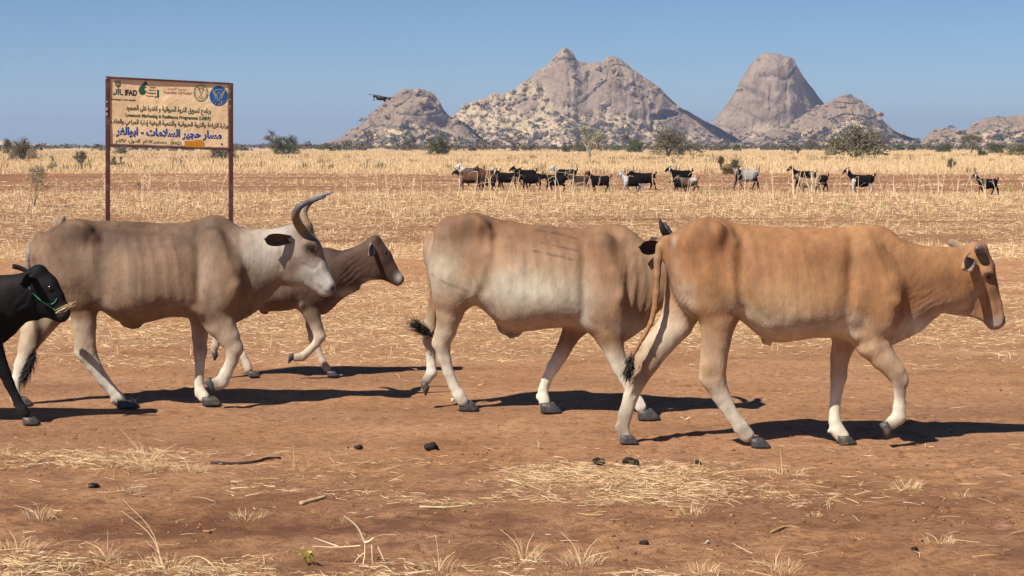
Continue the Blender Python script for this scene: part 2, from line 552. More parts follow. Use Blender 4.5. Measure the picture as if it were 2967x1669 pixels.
def make_hill(key, label, pts, Yr, talus, slope, n_boulder, n_rubble, grooves=(), step=2.6, rough=1.0, seed=0, hollow=(), fold=None, sandy=None):
    r = np.random.default_rng(500 + seed)
    pts = np.array(pts)
    px = np.arange(pts[0, 0], pts[-1, 0] + .1, step)
    py = np.interp(px, pts[:, 0], pts[:, 1])
    kk = np.array([1, 2, 1.0]); kk /= kk.sum()
    py = np.convolve(np.pad(py, 1, mode='edge'), kk, 'valid')
    py = py + rough * (1.1 * vnoise(px * 0.11, seed) + 0.7 * vnoise(px * 0.37, seed + 3))
    X0 = (px - CX) * Yr / F
    H = np.maximum(CAMH - (py - CY) * Yr / F, -1.0)
    nf, nb = 110, 16
    u = np.concatenate([np.linspace(0, 1, nf), 1 + np.linspace(0, 1, nb + 1)[1:]])
    uu = np.where(u <= 1, u, 2 - u)
    sh = np.where(uu < 0.5, talus * (uu / 0.5) ** 1.25, talus + (1 - talus) * np.sin(np.clip((uu - 0.5) / 0.5, 0, 1) * math.pi / 2) ** 0.85)
    Ln = slope * np.maximum(H, 0) + 14
    Xg = np.repeat(X0[None], len(u), 0)
    Yg = Yr - np.sign(1 - u)[:, None] * Ln[None] * (1 - uu)[:, None]
    Zg = sh[:, None] * H[None]
    front = np.repeat((u <= 1)[:, None], len(px), 1)
    hs_ = np.maximum(H, 2)[None]
    # buttresses, ribs and lumps push the face in and out
    edge = sstep(1.0, 0.86, uu)[:, None]
    big = fbm(Xg / 42, Zg / 60, 0, 3, seed + 50) * hs_ * 0.17
    rib = (1 - np.abs(vnoise(Xg / 17, Zg / 55, 0, seed + 60)) * 2) * np.minimum(hs_ * 0.04, 4.0)
    lump = fbm(Xg / 9, Zg / 9, Yg / 40, 3, seed + 70) * np.minimum(hs_ * 0.06, 3.4)
    rockm = np.clip(sstep(talus - 0.12, talus + 0.10, sh[:, None] + 0.22 * fbm(Xg / 26, Zg / 18, 0, 3, seed + 80)), 0, 1)
    blk = np.abs(vnoise(Xg / 8 + Zg / 30, Zg / 13 - Xg / 40, 0, seed + 65)) ** .6 * np.minimum(hs_ * .03, 2.2) - np.exp(-(vnoise(Xg / 12, Zg / 20 + Xg / 30, 0, seed + 66) / .06) ** 2) * 1.4
    if sandy:                                           # a side of the hill buried in sand and rubble
        pxg = CX + Xg * F / Yr
        sd_ = sstep(sandy[1], sandy[0], pxg + 25 * vnoise(Zg / 14, Xg / 40, 0, seed + 85))
        rockm = rockm * (1 - .85 * sd_ * sstep(-.25, .2, fbm(Xg / 20, Zg / 14, 0, 3, seed + 86) + .1))
    disp = (big + (rib + blk) * rockm) * edge + lump * np.maximum(edge, 0.15)
    Yg = Yg - disp * 0.9
    Zg = Zg + (lump * 0.45 + 0.9 * (1 - rockm) * np.maximum(0, vnoise(Xg / 5, Yg / 5, 0, seed + 90))) * np.maximum(edge, .1) * (Zg > 1)
    if fold:                                            # the face turns away to the right of this line
        xf = (fold[0] - CX) * Yr / F
        Yg = Yg + fold[1] * np.maximum(0, Xg - xf) * edge * rockm - .35 * fold[1] * np.maximum(0, xf - Xg) * 0
    # terraces: rock sheets stepping back
    ph = (Zg + 9 * fbm(Xg / 35, Zg / 35, 0, 2, seed + 95) + 0.25 * Xg) / 15.0
    Yg = Yg - rockm * edge * 0.7 * (np.abs((ph % 1) - .12) < .12) * (vnoise(Xg / 20, Zg / 20, 0, seed + 98) > 0)
    recess_shade = np.zeros_like(Xg)
    PX = CX + Xg * F / Yr
    PY = CY + (CAMH - Zg) * F / Yr
    for q_, (ax_, az_, th) in enumerate(((26, 70, .5), (60, 24, -.6), (14, 40, .25))):
        ca_, sa_ = math.cos(th), math.sin(th)
        A_, B_ = (Xg * ca_ + Zg * sa_) / ax_, (-Xg * sa_ + Zg * ca_) / az_
        n_ = vnoise(A_ + .5 * fbm(Xg / 15, Zg / 15, 0, 3, seed + 120 + q_), B_, 0, seed + 110 + q_)
        w = np.exp(-(n_ / .035) ** 2) * rockm * front * sstep(-.1, .3, vnoise(Xg / 30, Zg / 30, 0, seed + 130 + q_)) * edge
        Yg = Yg + 2.0 * w
        recess_shade = np.maximum(recess_shade, .55 * w)
    for line, wpx, dep in grooves:
        wpx, dep = wpx * 0.62, dep * 0.5
        line = [(a + rr_[0], b + rr_[1]) for (a, b), rr_ in zip(spline(line, 4 * len(line)), r.normal(0, 1.4, (4 * len(line), 2)))]
        line = np.array(line)
        dd = np.full(Xg.shape, 1e9)
        for a, b_ in zip(line[:-1], line[1:]):
            ab = b_ - a
            t = np.clip(((PX - a[0]) * ab[0] + (PY - a[1]) * ab[1]) / (ab @ ab), 0, 1)
            dd = np.minimum(dd, np.hypot(PX - a[0] - t * ab[0], PY - a[1] - t * ab[1]))
        w = np.exp(-(dd / wpx) ** 2) * front
        Yg = Yg + dep * w
        recess_shade = np.maximum(recess_shade, 0.4 * w)
    for cx_, cy_, rx, ry, dep in hollow:
        q = ((PX - cx_) / rx) ** 2 + ((PY - cy_) / ry) ** 2
        w = sstep(1.25, 0.75, q + 0.25 * vnoise(PX / 9, PY / 9)) * front
        Yg = Yg + dep * w
        recess_shade = np.maximum(recess_shade, 0.35 * w)  # shade of the overhang put into the colour too
    v = np.stack([Xg, Yg, Zg], -1)
    rr, cc = v.shape[:2]
    i = (np.arange(rr - 1)[:, None] * cc + np.arange(cc - 1)[None]).ravel()
    f = np.stack([i, i + 1, i + cc + 1, i + cc], 1)
    base = np.array([X0.mean(), Yr, 0.0])
    me = mesh('hill', v.reshape(-1, 3) - base, f, M_ROCK, True, attr={'rock': rockm.ravel(), 'recess_shade': recess_shade.ravel()})
    o = tag(link('hill', me, None, base), label, 'hill', 'rocky hills behind the plain', 'structure')
    vis = front & (Zg > 2.0) & (np.repeat(uu[:, None], cc, 1) < 0.9)
    idx = np.argwhere(vis)
    wts = (1.15 - rockm)[vis] * np.where(sh[:, None] > 0.06, 1, .4).repeat(cc, 1)[vis] * np.repeat(Ln[None], rr, 0)[vis]
    wts = wts / wts.sum()
    HILLS[key] = (v, idx, wts, rockm, o)
    for j in r.choice(len(idx), n_boulder, p=wts):
        p = v[tuple(idx[j])]
        sc = 3.0 + 4.5 * r.random() ** 2
        bo = bpy.data.objects.new('boulder', BOULDERS[r.integers(6)][2])
        COL.objects.link(bo)
        bo.parent = o
        bo.location = p - base + [0, -0.15 * sc, 0.12 * sc]
        bo.rotation_euler = (r.random() * .6, r.random() * .6, r.random() * 6.3)
        bo.scale = (sc * (.8 + .6 * r.random()), sc, sc * (.7 + .4 * r.random()))
    G = Geo()
    for j in r.choice(len(idx), n_rubble, p=wts):
        p = v[tuple(idx[j])]
        sc = 1.2 + 2.0 * r.random() ** 2
        a = r.random() * 6.3
        bv = BOULDERS[r.integers(6)][0] * sc
        bv = np.stack([bv[:, 0] * math.cos(a) - bv[:, 1] * math.sin(a), bv[:, 0] * math.sin(a) + bv[:, 1] * math.cos(a), bv[:, 2]], 1)
        G.add(bv + p - base + [0, -.1, .1], BOULDERS[0][1])
    if n_rubble:
        mm = G.mesh('rubble', M_ROCK)
        for nm, val in (('rock', 0.75), ('recess_shade', 0.0)):
            a = mm.attributes.new(nm, 'FLOAT', 'POINT')
            a.data.foreach_set('value', np.full(len(mm.vertices), val, np.float32))
        ro = link('rubble', mm, o)
        ro['kind'] = 'stuff'


P7 = lambda L_: [t7(*p) for p in L_]
P8 = lambda L_: [t8(*p) for p in L_]
make_hill('C', 'tall steep flat-topped granite dome, highest on the right half', P8([(330, 760), (400, 610), (440, 565), (480, 510), (530, 440), (570, 370), (590, 320), (630, 260), (670, 200), (700, 170), (740, 140), (780, 128), (820, 128), (880, 140), (940, 155), (970, 172), (976, 210), (1000, 240), (1050, 320), (1100, 380), (1150, 450), (1185, 490), (1250, 540), (1330, 600), (1420, 680), (1500, 770)]),
          2000, 0.17, 0.62, 40, 250, fold=(t8(905, 0)[0], .8), grooves=[(P8([(700, 300), (780, 290), (880, 320), (960, 250)]), 2.5, 5), (P8([(880, 470), (900, 340), (960, 240)]), 2.5, 6), (P8([(760, 560), (770, 420), (800, 330)]), 2, 4), (P8([(1020, 470), (990, 380), (960, 300)]), 2, 5)], seed=1)
make_hill('B', 'broad granite hill with two knob-shaped peaks in the middle', P7([(640, 740), (720, 620), (790, 530), (830, 510), (870, 480), (900, 450), (950, 430), (1000, 420), (1040, 388), (1080, 378), (1110, 398), (1150, 380), (1200, 370), (1230, 330), (1290, 290), (1350, 235), (1400, 215), (1440, 175), (1460, 150), (1480, 118), (1500, 95), (1523, 82), (1550, 90), (1580, 115), (1598, 155), (1620, 175), (1680, 185), (1740, 180), (1780, 182), (1788, 155), (1810, 140), (1840, 138), (1880, 155), (1930, 190), (1980, 230), (2050, 280), (2100, 310), (2160, 360), (2210, 410), (2250, 450), (2280, 480), (2330, 500), (2400, 540), (2450, 570), (2520, 600), (2576, 630), (2680, 690), (2760, 740)]),
          1700, 0.36, 0.85, 240, 1100, seed=2, sandy=(t7(1330, 0)[0], t7(1520, 0)[0]), fold=(t7(2000, 0)[0], .28),
          grooves=[(P7([(1440, 490), (1500, 470), (1590, 470), (1640, 440), (1720, 370), (1790, 310)]), 2.6, 9), (P7([(1790, 330), (1800, 250), (1780, 200)]), 2.5, 6), (P7([(1850, 330), (1960, 390), (2080, 480)]), 2, 4), (P7([(1900, 260), (1990, 330), (2080, 440)]), 1.8, 4), (P7([(1450, 160), (1530, 168), (1600, 172)]), 2.2, 6), (P7([(1790, 215), (1880, 200), (1960, 225)]), 2.2, 5), (P7([(1640, 520), (1600, 560), (1660, 600)]), 2, 4)],
          hollow=[(t7(2200, 520)[0], t7(2200, 520)[1], 30, 10, 12), (t7(2130, 545)[0], t7(2130, 545)[1], 28, 9, 10), (t7(2080, 620)[0], t7(2080, 620)[1], 5, 17, 8)])
make_hill('A', 'low rounded granite dome on the left, behind the flying drone', P7([(-140, 745), (-60, 715), (0, 695), (60, 672), (100, 640), (160, 605), (200, 585), (250, 520), (300, 480), (340, 450), (390, 410), (440, 380), (480, 363), (540, 356), (600, 360), (640, 372), (670, 385), (690, 410), (715, 450), (735, 490), (752, 512), (790, 545), (850, 565), (900, 600), (950, 645), (1000, 690), (1080, 740)]),
          1450, 0.42, 0.85, 70, 350, seed=3, fold=(t7(630, 0)[0], .35),
          grooves=[(P7([(470, 470), (530, 400), (540, 370)]), 2, 4), (P7([(640, 410), (690, 450), (700, 520)]), 2.2, 6), (P7([(440, 520), (560, 535), (680, 528), (740, 505)]), 2.4, 6), (P7([(200, 640), (320, 600), (520, 640)]), 2.2, 4)],
          hollow=[(t7(640, 490)[0], t7(640, 490)[1], 16, 8, 4)])
make_hill('D', 'rounded boulder-strewn hill right of the tall steep dome', P8([(560, 765), (700, 710), (850, 650), (1000, 582), (1050, 550), (1100, 512), (1180, 485), (1230, 460), (1280, 435), (1330, 422), (1370, 430), (1430, 455), (1480, 495), (1530, 530), (1570, 580), (1620, 635), (1660, 665), (1720, 700), (1790, 722), (1880, 760)]),
          1550, 0.48, 0.95, 110, 450, seed=4, fold=(t8(1420, 0)[0], .3), grooves=[(P8([(1180, 600), (1300, 560), (1450, 590), (1540, 570)]), 2.5, 6), (P8([(1240, 470), (1330, 490), (1430, 470)]), 2.2, 5)])
make_hill('E', 'small bouldery outcrop left of the low ridge at the right edge', P8([(1850, 765), (1890, 715), (1930, 682), (1980, 660), (2030, 652), (2080, 665), (2130, 700), (2180, 745), (2200, 765)]),
          1350, 0.5, 0.9, 40, 140, seed=5, rough=1.6)
make_hill('F', 'low broken rocky ridge running out at the right edge', P8([(2090, 765), (2140, 705), (2170, 670), (2230, 620), (2280, 595), (2330, 585), (2400, 575), (2470, 572), (2530, 568), (2576, 560), (2700, 545), (2900, 590), (3100, 680), (3250, 765)]),
          1400, 0.55, 0.95, 80, 350, seed=6, rough=1.6)
make_hill('G', 'pale low mound on the left horizon', [(-260, 427), (-120, 416), (-40, 408), (10, 407), (45, 412), (75, 418), (110, 417), (150, 419), (185, 421), (230, 427)], 2600, 0.9, 2.0, 0, 0, seed=7, rough=0.4)
print('hills', round(time.time() - T0, 1))

hz = bpy.data.materials.new('haze')
hz.use_nodes = True
hn = hz.node_tree.nodes
hn.clear()
ho = hn.new('ShaderNodeOutputMaterial')
pv = hn.new('ShaderNodeVolumePrincipled')
pv.inputs['Color'].default_value = (0.33, 0.48, 0.82, 1)
pv.inputs['Density'].default_value = 0.00018
pv.inputs['Anisotropy'].default_value = 0.2
hz.node_tree.links.new(pv.outputs[0], ho.inputs['Volume'])
hv, hf = box(0, 4400, 69, 19600, 9300, 142)
tag(link('haze', mesh('haze', hv, hf, hz)), 'thin blue haze over the plain', 'haze', kind='stuff')
# ------------------------------------------------------------------ animals: one continuous skin per body, grown from joints, muscles and a trunk profile
def smin(a, b, k):
    h = np.maximum(k - np.abs(a - b), 0) / k
    return np.minimum(a, b) - h * h * k * 0.25


def surface_nets(Fd, org, h):
    ins = Fd < 0
    s = np.array(Fd.shape) - 1
    cnt = np.zeros(s, np.int8)
    off = [(i, j, k) for i in (0, 1) for j in (0, 1) for k in (0, 1)]
    for i, j, k in off:
        cnt += ins[i:i + s[0], j:j + s[1], k:k + s[2]]
    mixed = (cnt > 0) & (cnt < 8)
    idx = np.argwhere(mixed)
    vid = np.full(s, -1)
    vid[mixed] = np.arange(len(idx))
    val = np.stack([Fd[idx[:, 0] + i, idx[:, 1] + j, idx[:, 2] + k] for i, j, k in off], 1)
    acc, n = np.zeros((len(idx), 3)), np.zeros(len(idx))
    for a in range(8):
        for b in range(a + 1, 8):
            oa, ob = np.array(off[a]), np.array(off[b])
            if np.abs(oa - ob).sum() != 1:
                continue
            va, vb = val[:, a], val[:, b]
            m = (va < 0) != (vb < 0)
            t = np.where(m, va / np.where(m, va - vb, 1), 0)
            acc += np.where(m[:, None], oa + t[:, None] * (ob - oa), 0)
            n += m
    v = (idx + acc / n[:, None]) * h + org
    faces = []
    for ax in range(3):
        sl0 = [slice(1, -1)] * 3
        sl1 = [slice(1, -1)] * 3
        sl0[ax], sl1[ax] = slice(0, -1), slice(1, None)
        A, B = ins[tuple(sl0)], ins[tuple(sl1)]
        e = np.argwhere(A != B)
        if not len(e):
            continue
        flip = ~A[tuple(e.T)]
        p = e.copy()
        for a2 in range(3):
            if a2 != ax:
                p[:, a2] += 1
        u_, w_ = [(1, 2), (2, 0), (0, 1)][ax]
        def cell(du, dw):
            q = p.copy()
            q[:, u_] -= du
            q[:, w_] -= dw
            return vid[tuple(q.T)]
        f = np.stack([cell(1, 1), cell(0, 1), cell(0, 0), cell(1, 0)], 1)
        f[flip] = f[flip][:, ::-1]
        faces.append(f)
    return v, np.concatenate(faces), idx


class Body:
    def __init__(s, lo, hi, h):
        s.h, s.org = h, np.array(lo, float)
        n = np.ceil((np.array(hi) - lo) / h).astype(int) + 1
        s.x, s.y, s.z = [s.org[i] + h * np.arange(n[i]) for i in range(3)]
        s.F = np.full(n, 1.0, np.float32)
        s.D = np.full(n, 1.0, np.float32)
        s.L = np.zeros(n, np.int8)

    def block(s, lo, hi):
        a = np.clip(np.floor((np.array(lo) - s.org) / s.h).astype(int), 0, np.array(s.F.shape) - 2)
        b = np.clip(np.ceil((np.array(hi) - s.org) / s.h).astype(int) + 1, a + 1, s.F.shape)
        sl = tuple(slice(i, j) for i, j in zip(a, b))
        return sl, s.x[sl[0]][:, None, None], s.y[sl[1]][None, :, None], s.z[sl[2]][None, None, :]

    def put(s, sl, d, lab, k):
        d = np.ascontiguousarray(np.broadcast_to(d, s.F[sl].shape)).astype(np.float32)
        if k < 0:                                             # carve
            s.F[sl] = -smin(-s.F[sl], d, -k)
            return
        s.F[sl] = smin(s.F[sl], d, k) if k > 0 else np.minimum(s.F[sl], d)
        m = d < s.D[sl]
        s.D[sl] = np.where(m, d, s.D[sl])
        s.L[sl] = np.where(m, lab, s.L[sl])

    def chain(s, P, R, lab, ys=1.0, k=0.03, kin=0.012):
        """tapered rounded limb through points P with radii R; ys squeezes it sideways"""
        P, R = np.asarray(P, float), np.asarray(R, float)
        m = R.max() + abs(k) + 0.03
        sl, X, Y, Z = s.block(P.min(0) - m, P.max(0) + m)
        d = None
        if len(P) == 1:
            P, R = np.concatenate([P, P + [[1e-4, 0, 0]]]), np.concatenate([R, R])
        for a, b, ra, rb in zip(P[:-1], P[1:], R[:-1], R[1:]):
            ba = (b - a) / [1, ys, 1]
            px, py, pz = X - a[0], (Y - a[1]) / ys, Z - a[2]
            t = np.clip((px * ba[0] + py * ba[1] + pz * ba[2]) / (ba @ ba), 0, 1)
            e = np.sqrt((px - t * ba[0]) ** 2 + (py - t * ba[1]) ** 2 + (pz - t * ba[2]) ** 2) - (ra + (rb - ra) * t)
            d = e if d is None else smin(d, e, kin)
        s.put(sl, d, lab, k)

    def trunk(s, st, lab, yc, k=0.03, sm=0.02):
        """st: rows x, top, bottom, half width, egg (positive = narrower on top)"""
        st = np.asarray(st, float)
        st = st[np.argsort(st[:, 0])]
        xs = np.arange(st[0, 0], st[-1, 0], 0.004)
        q = np.stack([np.interp(xs, st[:, 0], st[:, i]) for i in range(1, 5)], 1)
        kk = np.exp(-0.5 * (np.arange(-20, 21) * 0.004 / sm) ** 2)
        kk /= kk.sum()
        q = np.stack([np.convolve(np.pad(q[:, i], 20, mode='edge'), kk, 'valid') for i in range(4)], 1)
        m = 0.08
        ymid = np.array([yc(x) for x in xs])
        sl, X, Y, Z = s.block([xs[0] - m, (ymid - q[:, 2]).min() - 0.12, q[:, 1].min() - m], [xs[-1] + m, (ymid + q[:, 2]).max() + 0.12, q[:, 0].max() + m])
        g = lambda i: np.interp(X, xs, q[:, i])
        top, bot, hw, egg = g(0), g(1), g(2), g(3)
        zc, hh = (top + bot) / 2, (top - bot) / 2
        vv = (Z - zc) / hh
        w = hw * np.clip(1 - egg * vv, 0.25, 1.8)
        uu = (Y - np.interp(X, xs, ymid)) / w
        rho = (np.abs(uu) ** 2.15 + np.abs(vv) ** 2.15) ** (1 / 2.15)
        d = (rho - 1) * np.minimum(hw, hh) * 0.92
        out = np.maximum(xs[0] - X, X - xs[-1])
        d = np.where(out > 0, np.sqrt(np.maximum(d, 0) ** 2 + out ** 2) + np.minimum(d, 0) * 0, d)
        s.put(sl, d, lab, k)

    def surf_y(s, x, z, side):
        """y of the skin at (x, z); side -1 faces the camera, +1 the far side"""
        i, k = int(round((x - s.org[0]) / s.h)), int(round((z - s.org[2]) / s.h))
        col = np.nonzero(s.F[i, :, k] < 0)[0]
        if not len(col):
            return None
        return s.y[col[0]] if side < 0 else s.y[col[-1]]

    def skin(s):
        v, f, idx = surface_nets(s.F, s.org, s.h)
        lab = s.L[idx[:, 0], idx[:, 1], idx[:, 2]]
        gx = np.stack(np.gradient(s.F, s.h), -1)[idx[:, 0], idx[:, 1], idx[:, 2]]
        nrm = gx / (np.linalg.norm(gx, axis=1)[:, None] + 1e-9)
        return v, f, lab, nrm


def hoof_mesh(L_, hgt, wid):
    """cloven hoof, toe towards +x, sole at z = 0, origin under the coronet"""
    g = Geo()
    for sd in (-1, 1):
        rings = []
        for z, l, sh, w in ((0, 1.0, 0.10, 1.0), (0.25, 0.97, 0.08, 1.02), (0.6, 0.80, 0.0, 0.92), (1.0, 0.62, -0.10, 0.72)):
            an = np.linspace(0, 2 * math.pi, 14, endpoint=False)
            ex = np.cos(an) * L_ * 0.5 * l * np.where(np.cos(an) > 0, 1.08, 0.92)
            ey = np.sin(an) * wid * 0.235 * w * (1 - 0.30 * np.maximum(np.cos(an), 0) ** 2)
            rings.append(np.stack([ex + sh * L_, ey + sd * wid * 0.245, np.full(14, z * hgt)], 1))
        v = np.concatenate(rings)
        f = [(k * 14 + i, k * 14 + (i + 1) % 14, (k + 1) * 14 + (i + 1) % 14, (k + 1) * 14 + i) for k in range(3) for i in range(14)]
        f += [tuple(range(13, -1, -1)), tuple(42 + i for i in range(14))]
        g.add(v, f)
    return g


def ear_mesh(base, tip, face, wid, cup, c_out, c_in):
    """leaf-shaped ear; face = direction the open cup looks"""
    base, tip, face = map(lambda q: np.asarray(q, float), (base, tip, face))
    ax = tip - base
    ln = np.linalg.norm(ax)
    ax = ax / ln
    wd = np.cross(ax, face); wd /= np.linalg.norm(wd)
    nm = np.cross(wd, ax)
    n, m = 11, 7
    V, Ccol = [], []
    for side, c in ((0, c_in), (1, c_out)):
        for i in range(n):
            t = i / (n - 1)
            w = wid * (0.42 + 0.9 * t - 0.35 * t * t) * math.sqrt(max(0, 1 - t ** 3.2)) + 0.003
            for j in range(m):
                u = j / (m - 1) * 2 - 1
                p = base + ax * ln * t + wd * w * u * (1 - 0.15 * (1 - t)) - nm * cup * wid * (1 - u * u) * (1 - 0.5 * t) + nm * 0.012 * math.sin(t * 3)
                V.append(p - nm * (0.009 if side else 0) * (1 - 0.7 * abs(u)))
                Ccol.append(c)
    f = []
    o = n * m
    for i in range(n - 1):
        for j in range(m - 1):
            a = i * m + j
            f.append((a, a + 1, a + m + 1, a + m))
            f.append((o + a, o + a + m, o + a + m + 1, o + a + 1))
        for j, d in ((0, 1), (m - 1, -1)):
            a = i * m + j
            q = (a, a + m, o + a + m, o + a)
            f.append(q if d > 0 else q[::-1])
    for j in range(m - 1):
        a = (n - 1) * m + j
        f.append((a, a + 1, o + a + 1, o + a))
    return np.array(V), f, np.array(Ccol)


def sphere(c, r, n=12, m=8):
    v, f = [], []
    for i in range(m + 1):
        th = math.pi * i / m
        for j in range(n):
            a = 2 * math.pi * j / n
            v.append((math.sin(th) * math.cos(a), math.sin(th) * math.sin(a), math.cos(th)))
    for i in range(m):
        for j in range(n):
            f.append((i * n + j, (i + 1) * n + j, (i + 1) * n + (j + 1) % n, i * n + (j + 1) % n))
    return np.array(v) * r + c, f


def strands(r, p0, p1, spread, n, ln, wid, col, droop=0.0):
    """a brush of hair strands starting between p0 and p1 and hanging on past p1"""
    g = Geo()
    p0, p1 = np.asarray(p0, float), np.asarray(p1, float)
    ax = (p1 - p0) / np.linalg.norm(p1 - p0)
    for _ in range(n):
        t = r.random()
        s0 = p0 + (p1 - p0) * t + r.normal(0, spread * .35, 3)
        s1 = s0 + ax * ln * (.5 + .6 * r.random()) + r.normal(0, spread, 3) - [0, 0, droop * r.random()]
        md = (s0 + s1) / 2 + r.normal(0, spread * .4, 3)
        w = r.normal(0, 1, 3); w -= ax * (w @ ax); w = w / np.linalg.norm(w) * wid
        g.add([s0 - w, s0 + w, md + w, md - w, s1], [(0, 1, 2, 3), (3, 2, 4)], np.array(col) * (.7 + .7 * r.random()))
    return g


COATMIX = lambda c, t, w: c * (1 - w[:, None]) + np.asarray(t) * w[:, None]


def make_cow(S):
    """S: traced joints and profile of one animal, in the pixels of an enlarged crop (crop, s); d0 = distance of its spine"""
    t0 = time.time()
    crop, s, d0, kx = S['crop'], S['s'], S['d0'], S.get('slope', 0.0)
    pxm = d0 / F / s                                   # metres per crop pixel
    xr = W(*crop(S['xref'], 0), d0)[0]
    yc = lambda x: kx * (x - xr)                       # the spine may run slightly towards the camera
    root = np.array([xr, d0, 0.0])

    def pt(x, y, dy, cr=None):
        px, py = (cr or crop)(x, y)
        d = d0 + dy
        for _ in range(3):
            w = W(px, py, d)
            d = d0 + yc(w[0]) + dy
        return W(px, py, d)

    tr = [(pt(x, a, 0)[0], pt(x, a, 0)[2], pt(x, b, 0)[2], hw, egg) for x, a, b, hw, egg in S['trunk']]
    tr = np.array(tr)
    Yc = lambda x: d0 + yc(x)
    chains = []
    for c in S['chains']:
        cr, sc = c.get('crop', crop), c.get('s', s)
        n = len(c['p'])
        m_ = d0 / F / sc
        P = [pt(x, y, c['dy'][0] + (c['dy'][-1] - c['dy'][0]) * i / max(n - 1, 1), cr) for i, (x, y, r) in enumerate(c['p'])]
        chains.append((c, np.array(P), np.array([r * m_ for _, _, r in c['p']])))
    allp = np.concatenate([q[1] for q in chains])
    ym = Yc(tr[:, 0])
    lo = np.array([min(tr[:, 0].min(), allp[:, 0].min()) - 0.16, min((ym - tr[:, 3]).min() - .12, allp[:, 1].min() - 0.1), 0.0])
    hi = np.array([max(tr[:, 0].max(), allp[:, 0].max()) + 0.16, max((ym + tr[:, 3]).max() + .12, allp[:, 1].max() + 0.1), max(tr[:, 1].max(), allp[:, 2].max()) + 0.14])
    B = Body(lo, hi, S.get('h', 0.0115))
    B.trunk(tr, 1, Yc, 0.03)
    for c, P, R in chains:
        B.chain(P, R, c.get('lab', 2), c.get('ys', 0.8), c.get('k', 0.035))
    v, f, lab, nrm = B.skin()
    # pixel position of each vertex in the crop (used only to lay out markings of the coat and fine relief)
    ppx = CX + v[:, 0] * F / v[:, 1]
    ppy = CY + (CAMH - v[:, 2]) * F / v[:, 1]
    o0, o1 = np.array(crop(0, 0)), np.array(crop(1, 1))
    U = (ppx - o0[0]) / (o1[0] - o0[0])
    V = (ppy - o0[1]) / (o1[1] - o0[1])
    # relief: ribs, hip bones, skin folds
    disp = 0.0025 * fbm(v[:, 0] * 14, v[:, 1] * 14, v[:, 2] * 14, 2, 3)
    for kind, u0, v0, ru, rv, amp, *ex in S.get('relief', []):
        q = ((U - u0) / ru) ** 2 + ((V - v0) / rv) ** 2
        w = np.exp(-q * 1.2) * (np.abs(nrm[:, 1]) ** 0.6) * np.isin(lab, ex[2]) if len(ex) > 2 else np.exp(-q * 1.2) * (np.abs(nrm[:, 1]) ** 0.6)
        if kind == 'bump':
            disp = disp + amp * w
        else:                                           # 'fold': parallel ridges, direction ex[0] degrees, spacing ex[1] px
            a = math.radians(ex[0])
            ph = (U * math.cos(a) + V * math.sin(a)) / ex[1] + 0.55 * vnoise(U / 60, V / 60, 0, 5)
            disp = disp + amp * w * np.sin(2 * math.pi * ph)
    for line, wd, amp in S.get('ridges', []):
        dd = np.full(len(v), 1e9)
        line = spline(line, 4 * len(line))
        for a, b in zip(line[:-1], line[1:]):
            ab = b - a
            t = np.clip(((U - a[0]) * ab[0] + (V - a[1]) * ab[1]) / (ab @ ab + 1e-9), 0, 1)
            dd = np.minimum(dd, np.hypot(U - a[0] - t * ab[0], V - a[1] - t * ab[1]))
        disp = disp + amp * np.exp(-(dd / wd) ** 2) * np.abs(nrm[:, 1]) ** .5 * np.isin(lab, [1, 2, 3, 4, 11, 13])
    v = v + nrm * disp[:, None]
    v[:, 2] = np.maximum(v[:, 2], 0.004)
    # coat
    E_ = np.concatenate([f[:, [0, 1]], f[:, [1, 2]], f[:, [2, 3]], f[:, [3, 0]]])
    deg = np.bincount(E_.ravel(), minlength=len(v)) + 1e-9
    soft = {}
    def part(labs):
        key = tuple(labs)
        if key not in soft:
            w = np.isin(lab, labs).astype(float)
            for _ in range(9):
                w = (np.bincount(E_[:, 0], w[E_[:, 1]], len(v)) + np.bincount(E_[:, 1], w[E_[:, 0]], len(v))) / deg
            soft[key] = w
        return soft[key]
    col = np.tile(np.array(S['coat'], float), (len(v), 1))
    nz = fbm(v[:, 0] * 5, v[:, 1] * 5, v[:, 2] * 5, 4, 11)
    n3 = fbm(v[:, 0] * 9 + 3, v[:, 1] * 9, v[:, 2] * 6, 3, 19)
    nf = fbm(v[:, 0] * 20, v[:, 1] * 20, v[:, 2] * 8, 4, 15, .65)
    for op in S['paint']:
        if op[0] == 'blob':
            _, u0, v0, ru, rv, c, st, *ex = op
            w = st * np.exp(-(((U - u0) / ru) ** 2 + ((V - v0) / rv) ** 2) * (1 + 0.5 * nz))
            if ex:
                w = w * part(ex[0])
        elif op[0] == 'grad':                           # colour below / above a height, on some parts
            _, v0, v1, c, st, labs = op
            w = st * sstep(v0, v1, V + 50 * nz) * part(labs)
        elif op[0] == 'down':                           # skin that faces the ground
            _, c, st, labs = op
            w = st * sstep(0.1, 0.75, -nrm[:, 2] + .25 * nz) * part(labs)
        elif op[0] == 'line':
            _, pts_, wd, c, st = op
            dd = np.full(len(v), 1e9)
            for a, b in zip(pts_[:-1], pts_[1:]):
                a, b = np.array(a, float), np.array(b, float)
                ab = b - a
                t = np.clip(((U - a[0]) * ab[0] + (V - a[1]) * ab[1]) / (ab @ ab), 0, 1)
                dd = np.minimum(dd, np.hypot(U - a[0] - t * ab[0], V - a[1] - t * ab[1]))
            w = st * np.exp(-(dd / wd * (1 + .5 * vnoise(U / 9, V / 9, 0, 8))) ** 2) * sstep(-.55, .1, vnoise(U / 34, V / 20, 0, 31))
        col = COATMIX(col, c, np.clip(w, 0, 1))
    col = col * S.get('dim', 0.58) * (1 + 0.22 * nz + 0.27 * nf + 0.2 * n3)[:, None]
    R_ = empty(S['name'], root, S['label'], 'cow' if 'calf' not in S['name'] else 'calf', S.get('group'))
    M = S.get('mat', M_COAT)
